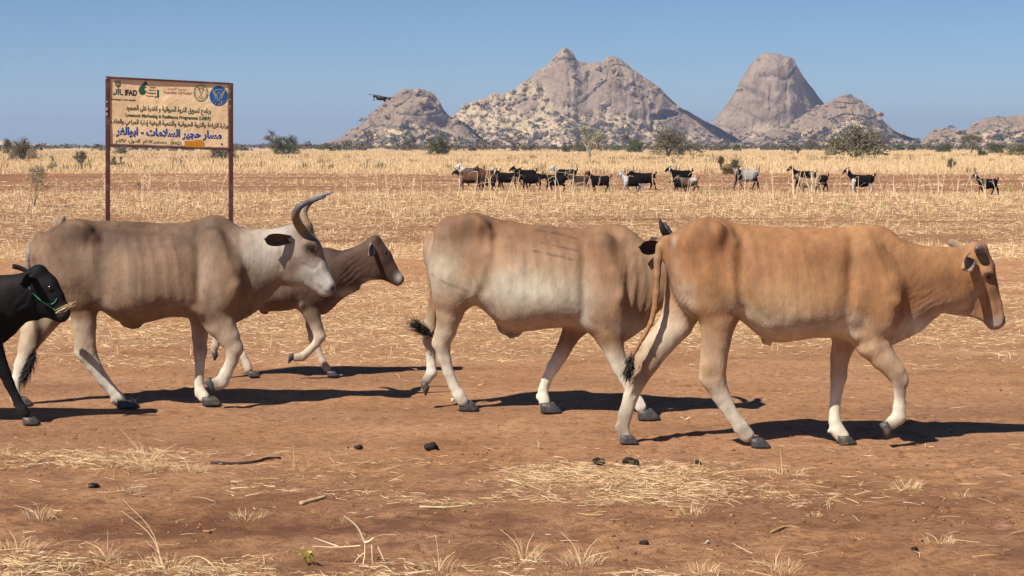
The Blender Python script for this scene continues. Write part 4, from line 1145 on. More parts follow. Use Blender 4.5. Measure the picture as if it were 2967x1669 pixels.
# --- left cow: grey tan with long curved horns and a pale face
cow1 = dict(
    name='cow', label='grey-tan zebu cow with long curved horns and a whitish face, on the left', group='cattle walking along the bare track', crop=c1, s=2.07, d0=11.26, xref=850, seed=1,
    coat=(0.325, 0.200, 0.127),
    trunk=[(196, 375, 470, .05, 0), (212, 335, 560, .10, .1), (250, 292, 660, .145, .1), (300, 258, 700, .18, .1), (350, 226, 710, .205, .1), (410, 200, 710, .225, .12), (470, 197, 705, .235, .14), (540, 205, 700, .235, .18), (600, 208, 718, .24, .2), (650, 206, 760, .255, .25), (700, 207, 795, .27, .25), (760, 209, 825, .28, .25), (850, 213, 825, .285, .25), (950, 220, 800, .275, .25), (1040, 221, 780, .26, .25), (1120, 214, 785, .24, .28), (1190, 195, 805, .22, .35), (1250, 174, 825, .205, .42), (1300, 168, 830, .19, .42), (1345, 180, 825, .17, .35), (1390, 212, 815, .15, .1), (1440, 248, 785, .13, -.15), (1500, 258, 745, .115, -.3), (1560, 257, 700, .105, -.25), (1620, 253, 630, .10, -.15), (1690, 245, 590, .098, -.1), (1750, 236, 560, .09, 0), (1800, 260, 500, .07, 0)],
    chains=[
        dict(lab=11, crop=ck, s=2.786, p=[(560, -60, 150), (600, 150, 178), (650, 320, 160), (672, 430, 112), (680, 560, 94), (690, 700, 80), (697, 785, 82), (755, 890, 60), (838, 1010, 47), (903, 1090, 43), (945, 1140, 48), (965, 1165, 48)], dy=(-.13, -.07), ys=.62, k=.05),
        dict(lab=12, crop=ck, s=2.786, p=[(560, 50, 150), (440, 420, 125), (285, 620, 100), (218, 760, 68), (168, 880, 54), (136, 1000, 42), (117, 1085, 40), (128, 1150, 44), (140, 1175, 44)], dy=(.11, .02), ys=.62, k=.05),
        dict(lab=13, p=[(1270, 330, 75), (1360, 520, 105), (1375, 620, 108), (1275, 730, 100), (1320, 820, 88), (1370, 900, 66), (1404, 970, 52), (1390, 1050, 37), (1356, 1120, 36), (1332, 1172, 40), (1290, 1188, 38)], dy=(-.12, -.09), ys=.66, k=.05),
        dict(lab=14, p=[(1280, 650, 95), (1203, 790, 64), (1198, 900, 47), (1200, 990, 40), (1198, 1080, 29), (1195, 1180, 28), (1200, 1225, 32), (1222, 1262, 36)], dy=(.09, .04), ys=.75, k=.04),
        dict(lab=11, crop=ck, s=2.786, p=[(612, 590, 26), (618, 680, 17), (618, 755, 20), (618, 785, 24)], dy=(-.11, -.10), ys=.8, k=.02), dict(lab=12, crop=ck, s=2.786, p=[(200, 600, 34), (180, 680, 20), (160, 760, 18)], dy=(.08, .06), ys=.8, k=.02), dict(lab=11, crop=ck, s=2.786, p=[(905, 1165, 16), (905, 1192, 11)], dy=(-.07, -.07), ys=1, k=.008), dict(lab=14, p=[(1178, 1240, 11), (1176, 1262, 7)], dy=(.04, .04), ys=1, k=.008),
        dict(lab=13, p=[(1428, 955, 24), (1436, 985, 20)], dy=(-.10, -.10), ys=1, k=.02), dict(lab=14, p=[(1215, 985, 22), (1212, 1015, 18)], dy=(.06, .06), ys=1, k=.02),
        dict(lab=5, p=[(240, 300, 32), (198, 342, 26), (175, 400, 22), (168, 470, 19), (172, 560, 17), (195, 700, 15), (225, 850, 14), (215, 960, 13)], dy=(0, .05), ys=1, k=.02),
        dict(lab=3, p=[(1795, 320, 96), (1835, 400, 104), (1885, 490, 82), (1935, 570, 62), (1960, 600, 56)], dy=(0, -.02), ys=.68, k=.04),
        dict(lab=3, p=[(1730, 430, 100), (1775, 510, 90), (1850, 545, 55), (1935, 615, 36)], dy=(0, -.02), ys=.55, k=.05),
        dict(lab=3, p=[(1800, 255, 42), (1840, 240, 36)], dy=(0, 0), ys=1.3, k=.04),
        dict(lab=3, p=[(1845, 345, 16), (1880, 352, 15), (1895, 375, 12)], dy=(-.078, -.07), ys=1, k=.05), dict(lab=3, p=[(1845, 345, 16), (1880, 352, 15), (1895, 375, 12)], dy=(.078, .07), ys=1, k=.05),
        dict(lab=4, p=[(1400, 790, 24), (1480, 750, 28), (1560, 700, 24), (1650, 600, 14)], dy=(0, 0), ys=.45, k=.04),
        dict(lab=4, p=[(760, 815, 30), (795, 838, 18), (825, 835, 16)], dy=(0, 0), ys=.8, k=.04),
        dict(lab=1, p=[(440, 240, 26), (440+70, 240+25, 18)], dy=(-.145, -.16), ys=.8, k=.12), dict(lab=1, p=[(440, 240, 26), (440+70, 240+25, 18)], dy=(.145, .16), ys=.8, k=.12)],
    relief=[('bump', 500, 270, 40, 90, .015), ('bump', 570, 330, 22, 140, -.012), ('bump', 300, 360, 50, 90, .008), ('bump', 380, 430, 40, 120, -.007), ('bump', 640, 420, 60, 130, -.014), ('bump', 1190, 540, 25, 180, -.012), ('bump', 1420, 600, 40, 50, .014), ('bump', 1290, 420, 50, 150, .010), ('bump', 1480, 620, 25, 120, -.012), ('bump', 210, 420, 26, 30, .012),
            ('fold', 1560, 470, 120, 150, .0012, 0, 24), ('fold', 1470, 680, 60, 100, .003, 30, 34)],
    paint=[('blob', 620, 280, 420, 90, (.115, .062, .040), .95), ('blob', 1250, 250, 160, 90, (.13, .074, .048), .92), ('blob', 760, 650, 240, 110, (.42, .30, .20), .6, [1]), ('blob', 560, 520, 60, 200, (.165, .10, .07), .6, [1]), ('blob', 480, 460, 60, 100, (.44, .29, .19), .6), ('blob', 1260, 560, 70, 200, (.66, .49, .345), .75, [1, 13]), ('blob', 1560, 400, 150, 140, (.66, .58, .48), .85, [1]), ('blob', 1680, 330, 110, 120, (.78, .72, .63), .8, [1, 3]),
           ('down', (.36, .25, .18), .6, [1, 4]), ('blob', 620, 720, 60, 34, (.6, .5, .4), .8, [1, 4]), ('grad', 760, 900, (.76, .59, .43), .85, LEGS), ('grad', 940, 1120, (1.0, .89, .72), .93, LEGS), ('blob', 200, 860, 120, 150, (.74, .58, .41), .8, [12]), ('blob', 1200, 900, 40, 130, (.30, .20, .14), .6, [14]), ('blob', 1280, 1185, 46, 46, (.24, .18, .14), .8, [13]),
           ('blob', 170, 430, 30, 90, (.60, .56, .50), .85, [5]), ('grad', 760, 860, (.03, .025, .022), .9, [5]),
           ('blob', 1850, 520, 130, 120, (.74, .68, .60), .85, [3]), ('blob', 1960, 560, 60, 90, (.86, .82, .76), .95, [3]), ('blob', 1760, 380, 50, 90, (.60, .55, .48), .7, [3]), ('blob', 1880, 280, 60, 80, (.42, .29, .19), .8, [3]), ('blob', 1862, 372, 44, 52, (.07, .045, .04), .9, [3]), ('blob', 1850, 450, 44, 50, (.40, .31, .25), .5, [3]), ('blob', 1995, 612, 17, 24, (.03, .025, .025), 1, [3]), ('blob', 1890, 200, 40, 60, (.42, .28, .17), .6, [3]), ('blob', 1868, 374, 36, 42, (.05, .03, .026), .95, [3]), ('blob', 1850, 420, 40, 40, (.30, .21, .16), .5, [3]), ('line', [(1900, 560), (1935, 625), (1985, 640)], 7, (.2, .15, .13), .7)],
    ridges=[([(460, 215), (530, 250), (570, 310)], 26, 0.0149), ([(570, 310), (560, 420), (560, 520), (590, 660)], 24, 0.0115), ([(610, 290), (612, 400), (600, 520), (620, 640)], 34, -0.0119), ([(290, 340), (340, 450), (390, 560)], 26, -0.0067), ([(400, 300), (440, 420), (470, 540)], 30, 0.0048), ([(230, 330), (245, 400), (280, 480)], 16, 0.0048),
            ([(680, 320), (690, 440), (690, 600)], 15, 0.0036), ([(745, 310), (765, 440), (770, 640)], 15, 0.0039), ([(810, 310), (840, 440), (850, 670)], 16, 0.0039), ([(880, 310), (915, 450), (930, 690)], 16, 0.0039), ([(950, 310), (990, 450), (1010, 680)], 16, 0.0036), ([(1020, 310), (1060, 450), (1085, 670)], 16, 0.0048),
            ([(1280, 200), (1330, 330), (1370, 450), (1420, 590)], 26, 0.0115), ([(1200, 230), (1190, 400), (1185, 560), (1180, 700)], 34, -0.0104), ([(1440, 290), (1460, 430), (1480, 560), (1450, 700)], 24, -0.0082), ([(640, 250), (850, 270), (1050, 272)], 14, -0.0056), ([(1230, 640), (1290, 720), (1360, 800)], 20, -0.0048), ([(1175, 740), (1200, 765)], 20, 0.0103),
            ([(1690, 330), (1690, 420), (1680, 490)], 14, -0.0056), ([(1830, 470), (1880, 500), (1920, 450)], 10, -0.0040), ([(1930, 640), (1905, 600)], 8, -0.0032), ([(1790, 420), (1830, 520)], 16, 0.0032)],
    hooves=[dict(x=1015, y=1236, dy=-.07, len=168, crop=ck, s=2.786), dict(x=168, y=1232, dy=.02, len=150, crop=ck, s=2.786), dict(x=1258, y=1316, dy=.04, len=112), dict(x=1250, y=1196, dy=-.09, len=86, pitch=48)],
    ears=[dict(b=(1752, 318, -.09), t=(1588, 318, -.20), face=(.35, -.85, -.25), w=.058, cup=.5, out=(.17, .105, .08), inn=(.075, .045, .038)), dict(b=(1760, 300, .09), t=(1640, 262, .24), face=(.5, .5, .2), w=.055, cup=.5, out=(.2, .13, .1), inn=(.1, .06, .05))],
    horns=[dict(crop=cb, p=[(462, 335, -.04, .036), (425, 285, -.09, .036), (403, 225, -.14, .033), (420, 170, -.17, .028), (470, 130, -.17, .022), (550, 104, -.15, .014), (635, 78, -.13, .004)], c0=(.19, .115, .06), c1=(.085, .082, .085)), dict(crop=cb, p=[(500, 320, .04, .036), (475, 262, .10, .036), (462, 200, .15, .032), (490, 140, .17, .027), (545, 95, .16, .021), (620, 64, .14, .013), (690, 42, .12, .004)], c0=(.2, .13, .08), c1=(.15, .155, .165))],
    eyes=[(1872, 375, c1)], tuft=dict(crop=ck, a=(285, 780, .05), b=(205, 960, .06), spread=.022, len=.10, n=520, c=(.022, .017, .016)))

# --- brown calf behind the left cow
calf = dict(
    name='calf', label='brown calf with a white muzzle walking just beyond the horned cow', group='cattle walking along the bare track', crop=cb, s=2.588, d0=12.68, xref=250, seed=4, h=0.0105,
    coat=(0.155, 0.088, 0.062),
    trunk=[(-235, 520, 600, .04, 0), (-215, 490, 690, .09, 0), (-180, 465, 760, .125, .1), (-100, 452, 825, .16, .1), (0, 462, 872, .18, .2), (110, 476, 915, .2, .25), (170, 480, 940, .21, .25), (260, 482, 935, .21, .25), (340, 480, 930, .2, .25), (420, 474, 915, .185, .25), (500, 466, 905, .165, .3), (580, 458, 930, .145, .35), (640, 456, 955, .125, .35), (690, 466, 890, .10, .1), (740, 485, 820, .085, -.2), (800, 470, 790, .075, -.3), (860, 444, 765, .07, -.25), (920, 418, 725, .066, -.1), (970, 398, 705, .06, 0), (1010, 400, 640, .05, 0)],
    chains=[
        dict(lab=11, p=[(-130, 560, 90), (-150, 760, 85), (-190, 900, 55), (-205, 1010, 42), (-185, 1120, 30), (-195, 1190, 30), (-205, 1225, 28)], dy=(-.10, -.06), ys=.65, k=.04),
        dict(lab=12, p=[(-100, 600, 90), (-110, 780, 80), (-120, 920, 50), (-85, 1030, 42), (-35, 1160, 29), (10, 1270, 29), (40, 1340, 30), (50, 1370, 30)], dy=(.09, .04), ys=.65, k=.04),
        dict(lab=13, p=[(520, 620, 62), (545, 760, 80), (490, 880, 72), (520, 945, 62), (560, 1045, 46), (588, 1125, 44), (560, 1180, 31), (500, 1238, 28), (452, 1278, 32), (405, 1285, 30)], dy=(-.09, -.07), ys=.7, k=.04),
        dict(lab=14, p=[(560, 800, 70), (525, 920, 56), (515, 1040, 35), (536, 1140, 34), (570, 1220, 26), (605, 1310, 27), (640, 1365, 30)], dy=(.07, .04), ys=.75, k=.035),
        dict(lab=5, p=[(-225, 530, 20), (-250, 620, 17), (-255, 800, 14), (-240, 950, 12)], dy=(0, 0), ys=1, k=.02),
        dict(lab=3, p=[(1000, 470, 82), (1050, 545, 84), (1105, 620, 62), (1165, 685, 43), (1180, 695, 40)], dy=(0, 0), ys=.66, k=.035),
        dict(lab=3, p=[(985, 560, 85), (1020, 620, 78), (1100, 670, 42), (1165, 715, 26)], dy=(0, 0), ys=.55, k=.04),
        dict(lab=3, p=[(1008, 405, 34)], dy=(0,), ys=1.3, k=.03),
        dict(lab=4, p=[(600, 945, 20), (680, 880, 22), (760, 815, 20), (870, 765, 14)], dy=(0, 0), ys=.45, k=.03),
        dict(lab=4, p=[(160, 935, 20), (185, 955, 10)], dy=(0, 0), ys=.8, k=.03)],
    relief=[('fold', 300, 700, 160, 140, .002, 10, 60), ('bump', 450, 880, 30, 40, .012), ('fold', 830, 640, 90, 120, .003, 50, 40)],
    paint=[('blob', 250, 780, 200, 90, (.33, .22, .16), .7, [1]), ('down', (.30, .2, .15), .6, [1, 4]), ('blob', 740, 480, 120, 50, (.07, .04, .03), .7, [1]), ('grad', 800, 980, (.40, .29, .21), .8, LEGS), ('grad', 1000, 1150, (.85, .70, .55), .9, LEGS), ('blob', 440, 890, 24, 36, (.62, .52, .44), .8, [1, 13]), ('blob', 800, 800, 90, 34, (.68, .6, .54), .9, [4, 1]), ('blob', 960, 705, 50, 20, (.68, .6, .54), .8, [1, 4, 3]),
           ('blob', 1185, 690, 30, 40, (.70, .65, .60), .95, [3]), ('blob', 1212, 695, 12, 26, (.02, .016, .015), 1, [3]), ('blob', 1075, 505, 30, 26, (.03, .02, .017), .8, [3]), ('blob', 1090, 570, 40, 90, (.08, .045, .035), .6, [3]), ('blob', 1010, 400, 34, 34, (.08, .04, .03), .7, [3]), ('blob', 630, 1340, 40, 34, (.25, .17, .13), .6, [14]), ('blob', 420, 1285, 50, 30, (.24, .17, .13), .6, [13])],
    hooves=[dict(x=678, y=1426, dy=.03, len=92), dict(x=355, y=1280, dy=-.07, len=72, pitch=95), dict(x=82, y=1410, dy=.03, len=88), dict(x=-215, y=1262, dy=-.06, len=74, pitch=75)],
    ears=[dict(b=(985, 430, -.06), t=(962, 520, -.15), face=(.6, -.5, .1), w=.046, cup=.6, out=(.30, .21, .17), inn=(.2, .13, .11)), dict(b=(990, 430, .06), t=(940, 405, .17), face=(.5, .4, .3), w=.045, cup=.6, out=(.16, .09, .07), inn=(.15, .09, .08))],
    eyes=[(1078, 503, cb)], tuft=dict(a=(-242, 930, 0), b=(-235, 1020, 0), spread=.014, len=.07, n=200, c=(.03, .02, .018)))

# --- black calf at the left edge
blackcalf = dict(
    name='calf', label='black calf with drooping ears at the left edge, its hind part out of view', group='cattle walking along the bare track', crop=ck, s=2.786, d0=10.58, xref=-500, seed=5, h=0.0105, mat=M_DARKCOAT,
    coat=(0.008, 0.0075, 0.0085), dim=1.0,
    trunk=[(-1260, 260, 420, .05, 0), (-1220, 220, 560, .11, .1), (-1140, 180, 650, .15, .1), (-1040, 150, 690, .18, .12), (-900, 165, 740, .2, .2), (-760, 175, 780, .22, .25), (-600, 180, 790, .225, .25), (-460, 182, 775, .215, .25), (-340, 175, 765, .195, .3), (-240, 155, 770, .175, .35), (-160, 140, 760, .16, .38), (-90, 145, 735, .14, .25), (-30, 158, 712, .115, -.1), (50, 160, 690, .098, -.25), (110, 152, 610, .092, -.2), (170, 142, 530, .088, -.1), (230, 130, 500, .082, 0), (290, 130, 470, .065, 0)],
    chains=[
        dict(lab=13, p=[(-190, 320, 90), (-110, 500, 115), (-100, 640, 112), (-35, 800, 72), (38, 950, 50), (76, 1040, 42), (130, 1150, 35), (175, 1235, 40), (198, 1275, 42)], dy=(-.1, -.06), ys=.7, k=.045),
        dict(lab=14, p=[(-200, 620, 100), (-250, 820, 65), (-290, 960, 45), (-310, 1060, 38), (-340, 1170, 32), (-350, 1250, 36), (-335, 1290, 38)], dy=(.09, .05), ys=.7, k=.04),
        dict(lab=11, p=[(-1100, 320, 130), (-1080, 560, 125), (-1090, 720, 85), (-1130, 850, 62), (-1120, 950, 50), (-1070, 1080, 36), (-1020, 1200, 38), (-985, 1270, 40)], dy=(-.11, -.06), ys=.65, k=.045),
        dict(lab=12, p=[(-1100, 400, 130), (-1120, 640, 115), (-1180, 780, 75), (-1260, 900, 55), (-1290, 1010, 42), (-1330, 1130, 36), (-1340, 1220, 38), (-1320, 1270, 40)], dy=(.11, .05), ys=.65, k=.045),
        dict(lab=5, p=[(-1245, 270, 26), (-1280, 360, 22), (-1285, 600, 18), (-1275, 800, 16)], dy=(0, 0), ys=1, k=.02),
        dict(lab=3, p=[(315, 180, 92), (360, 250, 110), (430, 350, 92), (490, 430, 66), (505, 455, 62)], dy=(0, 0), ys=.68, k=.04),
        dict(lab=3, p=[(260, 330, 130), (330, 410, 92), (430, 465, 50), (490, 495, 44)], dy=(0, 0), ys=.55, k=.05),
        dict(lab=3, p=[(320, 120, 42)], dy=(0,), ys=1.3, k=.03),
        dict(lab=4, p=[(-20, 690, 26), (90, 600, 40), (190, 510, 26), (300, 495, 14)], dy=(0, 0), ys=.5, k=.04)],
    relief=[('fold', 200, 380, 120, 110, .003, 40, 50), ('bump', 60, 300, 60, 160, .006)],
    paint=[('blob', -40, 220, 260, 60, (.022, .016, .013), .6), ('blob', 60, 420, 120, 120, (.018, .013, .011), .5), ('blob', 500, 460, 60, 60, (.045, .042, .045), .8, [3]), ('grad', 1050, 1250, (.03, .027, .027), .7, LEGS), ('blob', 400, 250, 40, 60, (.03, .026, .026), .5, [3])],
    hooves=[dict(x=240, y=1374, dy=-.06, len=130), dict(x=-290, y=1365, dy=.05, len=120), dict(x=-935, y=1372, dy=-.06, len=122), dict(x=-1275, y=1364, dy=.05, len=120)],
    ears=[dict(b=(262, 165, -.07), t=(175, 228, -.21), face=(.4, -.75, -.2), w=.058, cup=.4, out=(.012, .011, .012), inn=(.010, .008, .009)), dict(b=(275, 140, .07), t=(108, 84, .2), face=(.3, .2, .75), w=.052, cup=.5, out=(.02, .018, .02), inn=(.028, .022, .022))],
    eyes=[(400, 265, ck)], tuft=dict(a=(-1276, 780, 0), b=(-1270, 900, 0), spread=.016, len=.09, n=150, c=(.012, .011, .012)))

for S_ in (cow3, cow2, cow1, calf):
    make_cow(S_)
_, kpt, kroot, KB = make_cow(blackcalf)
# ------------------------------------------------------------------ the black calf's rope halter and the straw in its mouth
def surf_pts(pts, out=0.006, side=-1):
    q = []
    for x, y in pts:
        w = kpt(x, y, -.08)
        yy = KB.surf_y(w[0], w[2], side)
        q.append([w[0], (yy if yy is not None else w[1]) - out, w[2]])
    return np.array(q)


M_ROPE = mat('green_rope', (0.05, 0.26, 0.12), rough=0.6)
rp = spline(surf_pts([(205, 215), (228, 250), (245, 290), (290, 340), (345, 390), (400, 425), (436, 456)]), 30)
tv, tf = tube(rp, np.full(30, 0.0042), 6)
rp2 = spline(surf_pts([(350, 388), (400, 398), (432, 380), (446, 352)]), 14)
tv2, tf2 = tube(rp2, np.full(14, 0.003), 5)
g = Geo(); g.add(tv, tf); g.add(tv2, tf2)
tag(link('rope_halter', g.mesh('rope_halter', M_ROPE, True, kroot), None, kroot), 'thin green rope halter across the cheek of the black calf', 'rope')
g = Geo()
rs = np.random.default_rng(8)
for i in range(9):
    a = kpt(440 + 40 * rs.random(), 470 - 30 * rs.random(), -.05 - .05 * rs.random())
    b = kpt(560 + 70 * rs.random(), 415 - 50 * rs.random(), -.07 - .06 * rs.random())
    v_, f_ = tube(np.array([a, (a + b) / 2 + rs.normal(0, .004, 3), b]), [.0022, .002, .001], 4)
    g.add(v_, f_, np.array([.46, .34, .17]) * (.7 + .6 * rs.random()))
tag(link('straw_bundle', g.mesh('straw_bundle', M_STRAW, False, kroot), None, kroot), 'wisp of dry straw held in the mouth of the black calf', 'straw')


# ------------------------------------------------------------------ straw, dry grass and clods
STRAWC = np.array([(.72, .52, .31), (.61, .41, .215), (.49, .315, .155), (.33, .22, .125), (.77, .61, .41)])


def blades(r, P, ln, wid, lean, col, dirn=None):
    """standing / leaning blades: quad + tip; P (N,3)"""
    n = len(P)
    az = r.random(n) * 2 * math.pi if dirn is None else dirn
    d = np.stack([np.cos(az), np.sin(az), np.zeros(n)], 1)
    up = np.array([0, 0, 1.0])
    side_a = r.random(n) * 2 * math.pi
    sd = np.stack([np.cos(side_a), np.sin(side_a), np.zeros(n)], 1) * wid[:, None] * 0.5
    c1_, s1_ = np.cos(lean * .6), np.sin(lean * .6)
    m = P + ln[:, None] * 0.55 * (c1_[:, None] * up + s1_[:, None] * d)
    c2_, s2_ = np.cos(lean * 1.35), np.sin(lean * 1.35)
    t = m + ln[:, None] * 0.5 * (c2_[:, None] * up + s2_[:, None] * d)
    V = np.stack([P - sd, P + sd, m + sd * .7, m - sd * .7, t], 1).reshape(-1, 3)
    b = np.arange(n)[:, None] * 5
    Ft = np.concatenate([b + [0, 1, 2], b + [0, 2, 3], b + [3, 2, 4]])
    return V, Ft, np.repeat(col, 5, 0)


def simple(r, P, ln, wid, col, lean=None):
    """distant pieces: one leaning triangle each, or a flat lying one when lean is None"""
    n = len(P)
    az, sa = r.random(n) * 2 * math.pi, r.random(n) * 2 * math.pi
    le = (math.pi / 2 - np.abs(r.normal(0, .14, n))) if lean is None else lean
    d = np.stack([np.cos(az) * np.sin(le), np.sin(az) * np.sin(le), np.cos(le)], 1) * ln[:, None]
    if lean is None:
        ro = r.random(n) * math.pi
        w = np.stack([-np.sin(az) * np.cos(ro), np.cos(az) * np.cos(ro), np.sin(ro)], 1) * wid[:, None]
        P = P + [0, 0, .01] - d * [.5, .5, 0]
    else:
        w = np.stack([np.cos(sa), np.sin(sa), np.zeros(n)], 1) * wid[:, None]
    V = np.stack([P - w * .5, P + w * .5, P + d], 1).reshape(-1, 3)
    return V, np.arange(n * 3).reshape(-1, 3), np.repeat(col, 3, 0)


def lying(r, P, ln, wid, col):
    """straws lying on the soil"""
    n = len(P)
    az = r.random(n) * 2 * math.pi
    tl = r.normal(0, .12, n)
    d = np.stack([np.cos(az) * np.cos(tl), np.sin(az) * np.cos(tl), np.abs(np.sin(tl))], 1) * ln[:, None] * .5
    ro = r.random(n) * math.pi
    pr = np.stack([-np.sin(az), np.cos(az), np.zeros(n)], 1)
    w = (np.cos(ro)[:, None] * pr + np.sin(ro)[:, None] * np.array([0, 0, 1.0])) * wid[:, None] * .5
    bow = r.normal(0, .12, n)[:, None] * pr * ln[:, None] + np.array([0, 0, .15]) * np.abs(r.normal(0, .18, n))[:, None] * ln[:, None]
    P = P + np.array([0, 0, 1.0]) * (.004 + np.abs(d[:, 2:]) * 1.0 + .012 * r.random((n, 1)))
    V = np.stack([P - d - w, P - d + w, P + bow + w, P + bow - w, P + d + w * .6, P + d - w * .6], 1).reshape(-1, 3)
    b = np.arange(n)[:, None] * 6
    Ft = np.concatenate([b + [0, 1, 2], b + [0, 2, 3], b + [3, 2, 4], b + [3, 4, 5]])
    return V, Ft, np.repeat(col, 6, 0)


def scatter(r, y0, y1, dens, cover=None, spread=0.34, power=0.0):
    """points on the plain between two distances, denser where straw_cover is high"""
    n = int(dens * (y1 - y0) * (y0 + y1) * spread)
    if power:
        u = r.random(n)
        y = (y0 ** (1 - power) + u * (y1 ** (1 - power) - y0 ** (1 - power))) ** (1 / (1 - power))
    else:
        y = np.sqrt(y0 ** 2 + r.random(n) * (y1 ** 2 - y0 ** 2))
    x = (r.random(n) * 2 - 1) * spread * y
    keep = r.random(n) < (straw_cover(x, y) if cover is None else cover(x, y))
    x, y = x[keep], y[keep]
    return np.stack([x, y, ground_z(x, y)], 1)


def pick(r, n, wts):
    return STRAWC[r.choice(5, n, p=wts)] * (0.8 + 0.4 * r.random((n, 1)))


def merge(parts):
    V, Ft, Cc, o = [], [], [], 0
    for v, f, c in parts:
        V.append(v); Ft.append(f + o); Cc.append(c)
        o += len(v)
    return np.concatenate(V), np.concatenate(Ft), np.concatenate(Cc)


r = np.random.default_rng(21)
parts = []
for y0, y1, de, l0, l1, w0, w1 in ((6.3, 9.8, 8600, .02, .12, .0012, .0026), (9.8, 13, 900, .02, .10, .0014, .0028), (13, 25.5, 1500, .03, .15, .0018, .0040), (25.5, 44, 420, .05, .22, .003, .007), (44, 110, 60, .08, .30, .007, .016)):
    P = scatter(r, y0, y1, de)
    n = len(P)
    L1, W1_, C1_ = l0 + (l1 - l0) * r.random(n) ** 2, w0 + (w1 - w0) * r.random(n), pick(r, n, [.36, .28, .14, .10, .12])
    parts.append(lying(r, P, L1, W1_, C1_) if y1 < 14 else simple(r, P, L1, W1_ * 1.35, C1_))
# long broken stalks lying among the litter
P = scatter(r, 26, 60, .8, lambda x, y: 0.3 + .6 * straw_cover(x, y))
parts.append(lying(r, P, .15 + .5 * r.random(len(P)), .005 + .007 * r.random(len(P)), pick(r, len(P), [.3, .1, .1, .1, .4])))
v, f, c = merge(parts)
print('straw', len(f))
tag(link('straw_litter', mesh('straw_litter', v, f, M_STRAW, False, c)), 'pale dry straw lying over the red soil', 'straw', kind='stuff')

parts = []
# short standing tufts of dry grass in the litter
def tufts(r, P, per, h0, h1, wid, rad, wts, lean=.5, c=None):
    k = r.integers(per[0], per[1], len(P))
    Q = np.repeat(P, k, 0)
    n = len(Q)
    sz = np.repeat(.6 + .6 * r.random(len(P)), k)
    Q = Q + np.stack([r.normal(0, rad, n), r.normal(0, rad, n), np.full(n, -.004)], 1)
    col = pick(r, n, wts) if c is None else np.asarray(c) * (.7 + .6 * r.random((n, 1)))
    return blades(r, Q, (h0 + (h1 - h0) * r.random(n)) * sz, wid * (.6 + .8 * r.random(n)), np.abs(r.normal(0, lean, n)), col)

W1 = [.36, .30, .16, .08, .10]
P = scatter(r, 6.4, 9.7, 26); parts.append(tufts(r, P, (5, 14), .02, .07, .0032, .02, W1, .8))
P = scatter(r, 13, 25, 9); parts.append(tufts(r, P, (5, 14), .03, .10, .005, .03, W1, .7))
P = scatter(r, 25.5, 44, 7); parts.append(tufts(r, P, (6, 14), .06, .20, .008, .06, W1, .6))
P = scatter(r, 40, 68, 5.5); parts.append(tufts(r, P, (6, 14), .08, .28, .009, .10, W1, .55))
P = scatter(r, 44, 64, .35, lambda x, y: sstep(-.1, .5, fbm(x * .2, y * .2, 0, 2, 77)) * (x > -8)); parts.append(tufts(r, P, (8, 16), .15, .4, .02, .12, W1, .5, (.33, .33, .10)))
P = scatter(r, 64, 112, .5); parts.append(tufts(r, P, (5, 10), .12, .35, .02, .12, W1, .5))
v, f, c = merge(parts)
print('tufts', len(f))
tag(link('dry_grass', mesh('dry_grass', v, f, M_STRAW, False, c)), 'low tufts of dry yellow grass between the bare tracks', 'grass', kind='stuff')

parts = []
fieldc = lambda x, y: np.clip(sstep(100, 120, y) * (0.75 + .4 * fbm(x * .05, y * .05, 0, 3, 61)), 0, 1)
P = scatter(r, 100, 620, 3.4, fieldc, .40, 0.35)
n = len(P)
tone = fbm(P[:, 0] * .02, P[:, 1] * .035, 0, 3, 63)[:, None]
colf = pick(r, n, [.40, .30, .10, .05, .15]) * (0.94 - .25 * np.clip(tone, 0, 1)) + np.array([.03, -.01, -.01]) * np.clip(tone, 0, 1)
hgt = (.18 + .24 * r.random(n)) * (1 + .5 * tone[:, 0])
parts.append(simple(r, P, hgt, (.02 + .04 * r.random(n)) * (P[:, 1] / 200) ** .5, colf, np.abs(r.normal(0, .5, n))))
P = scatter(r, 104, 330, .055, lambda x, y: sstep(.0, .4, fbm(x * .04, y * .09, 0, 2, 65)), .36)
parts.append(tufts(r, P, (8, 18), .35, .75, .06, .3, [.2, .2, .2, .3, .1], .35, (.17, .125, .07)))
v, f, c = merge(parts)
print('field', len(f))
tag(link('grass_field', mesh('grass_field', v, f, M_STRAW, False, c)), 'wide field of standing dry straw-coloured grass before the hills', 'grass', kind='stuff')


def stamp(r, tv, tf, P, sc, col, flat=1.0):
    """many turned copies of one small lump in one mesh"""
    n = len(P)
    a = r.random(n) * 6.283
    ca, sa = np.cos(a), np.sin(a)
    v = tv[None] * (1 + .35 * (r.random((n, len(tv), 1)) - .5))
    x = (v[..., 0] * ca[:, None] - v[..., 1] * sa[:, None]) * sc[:, None]
    y = (v[..., 0] * sa[:, None] + v[..., 1] * ca[:, None]) * sc[:, None]
    z = v[..., 2] * sc[:, None] * flat
    V = np.stack([x, y, z], -1) + P[:, None]
    Ft = (np.asarray(tf)[None] + (np.arange(n) * len(tv))[:, None, None]).reshape(-1, len(tf[0]))
    return V.reshape(-1, 3), Ft, np.repeat(col, len(tv), 0)


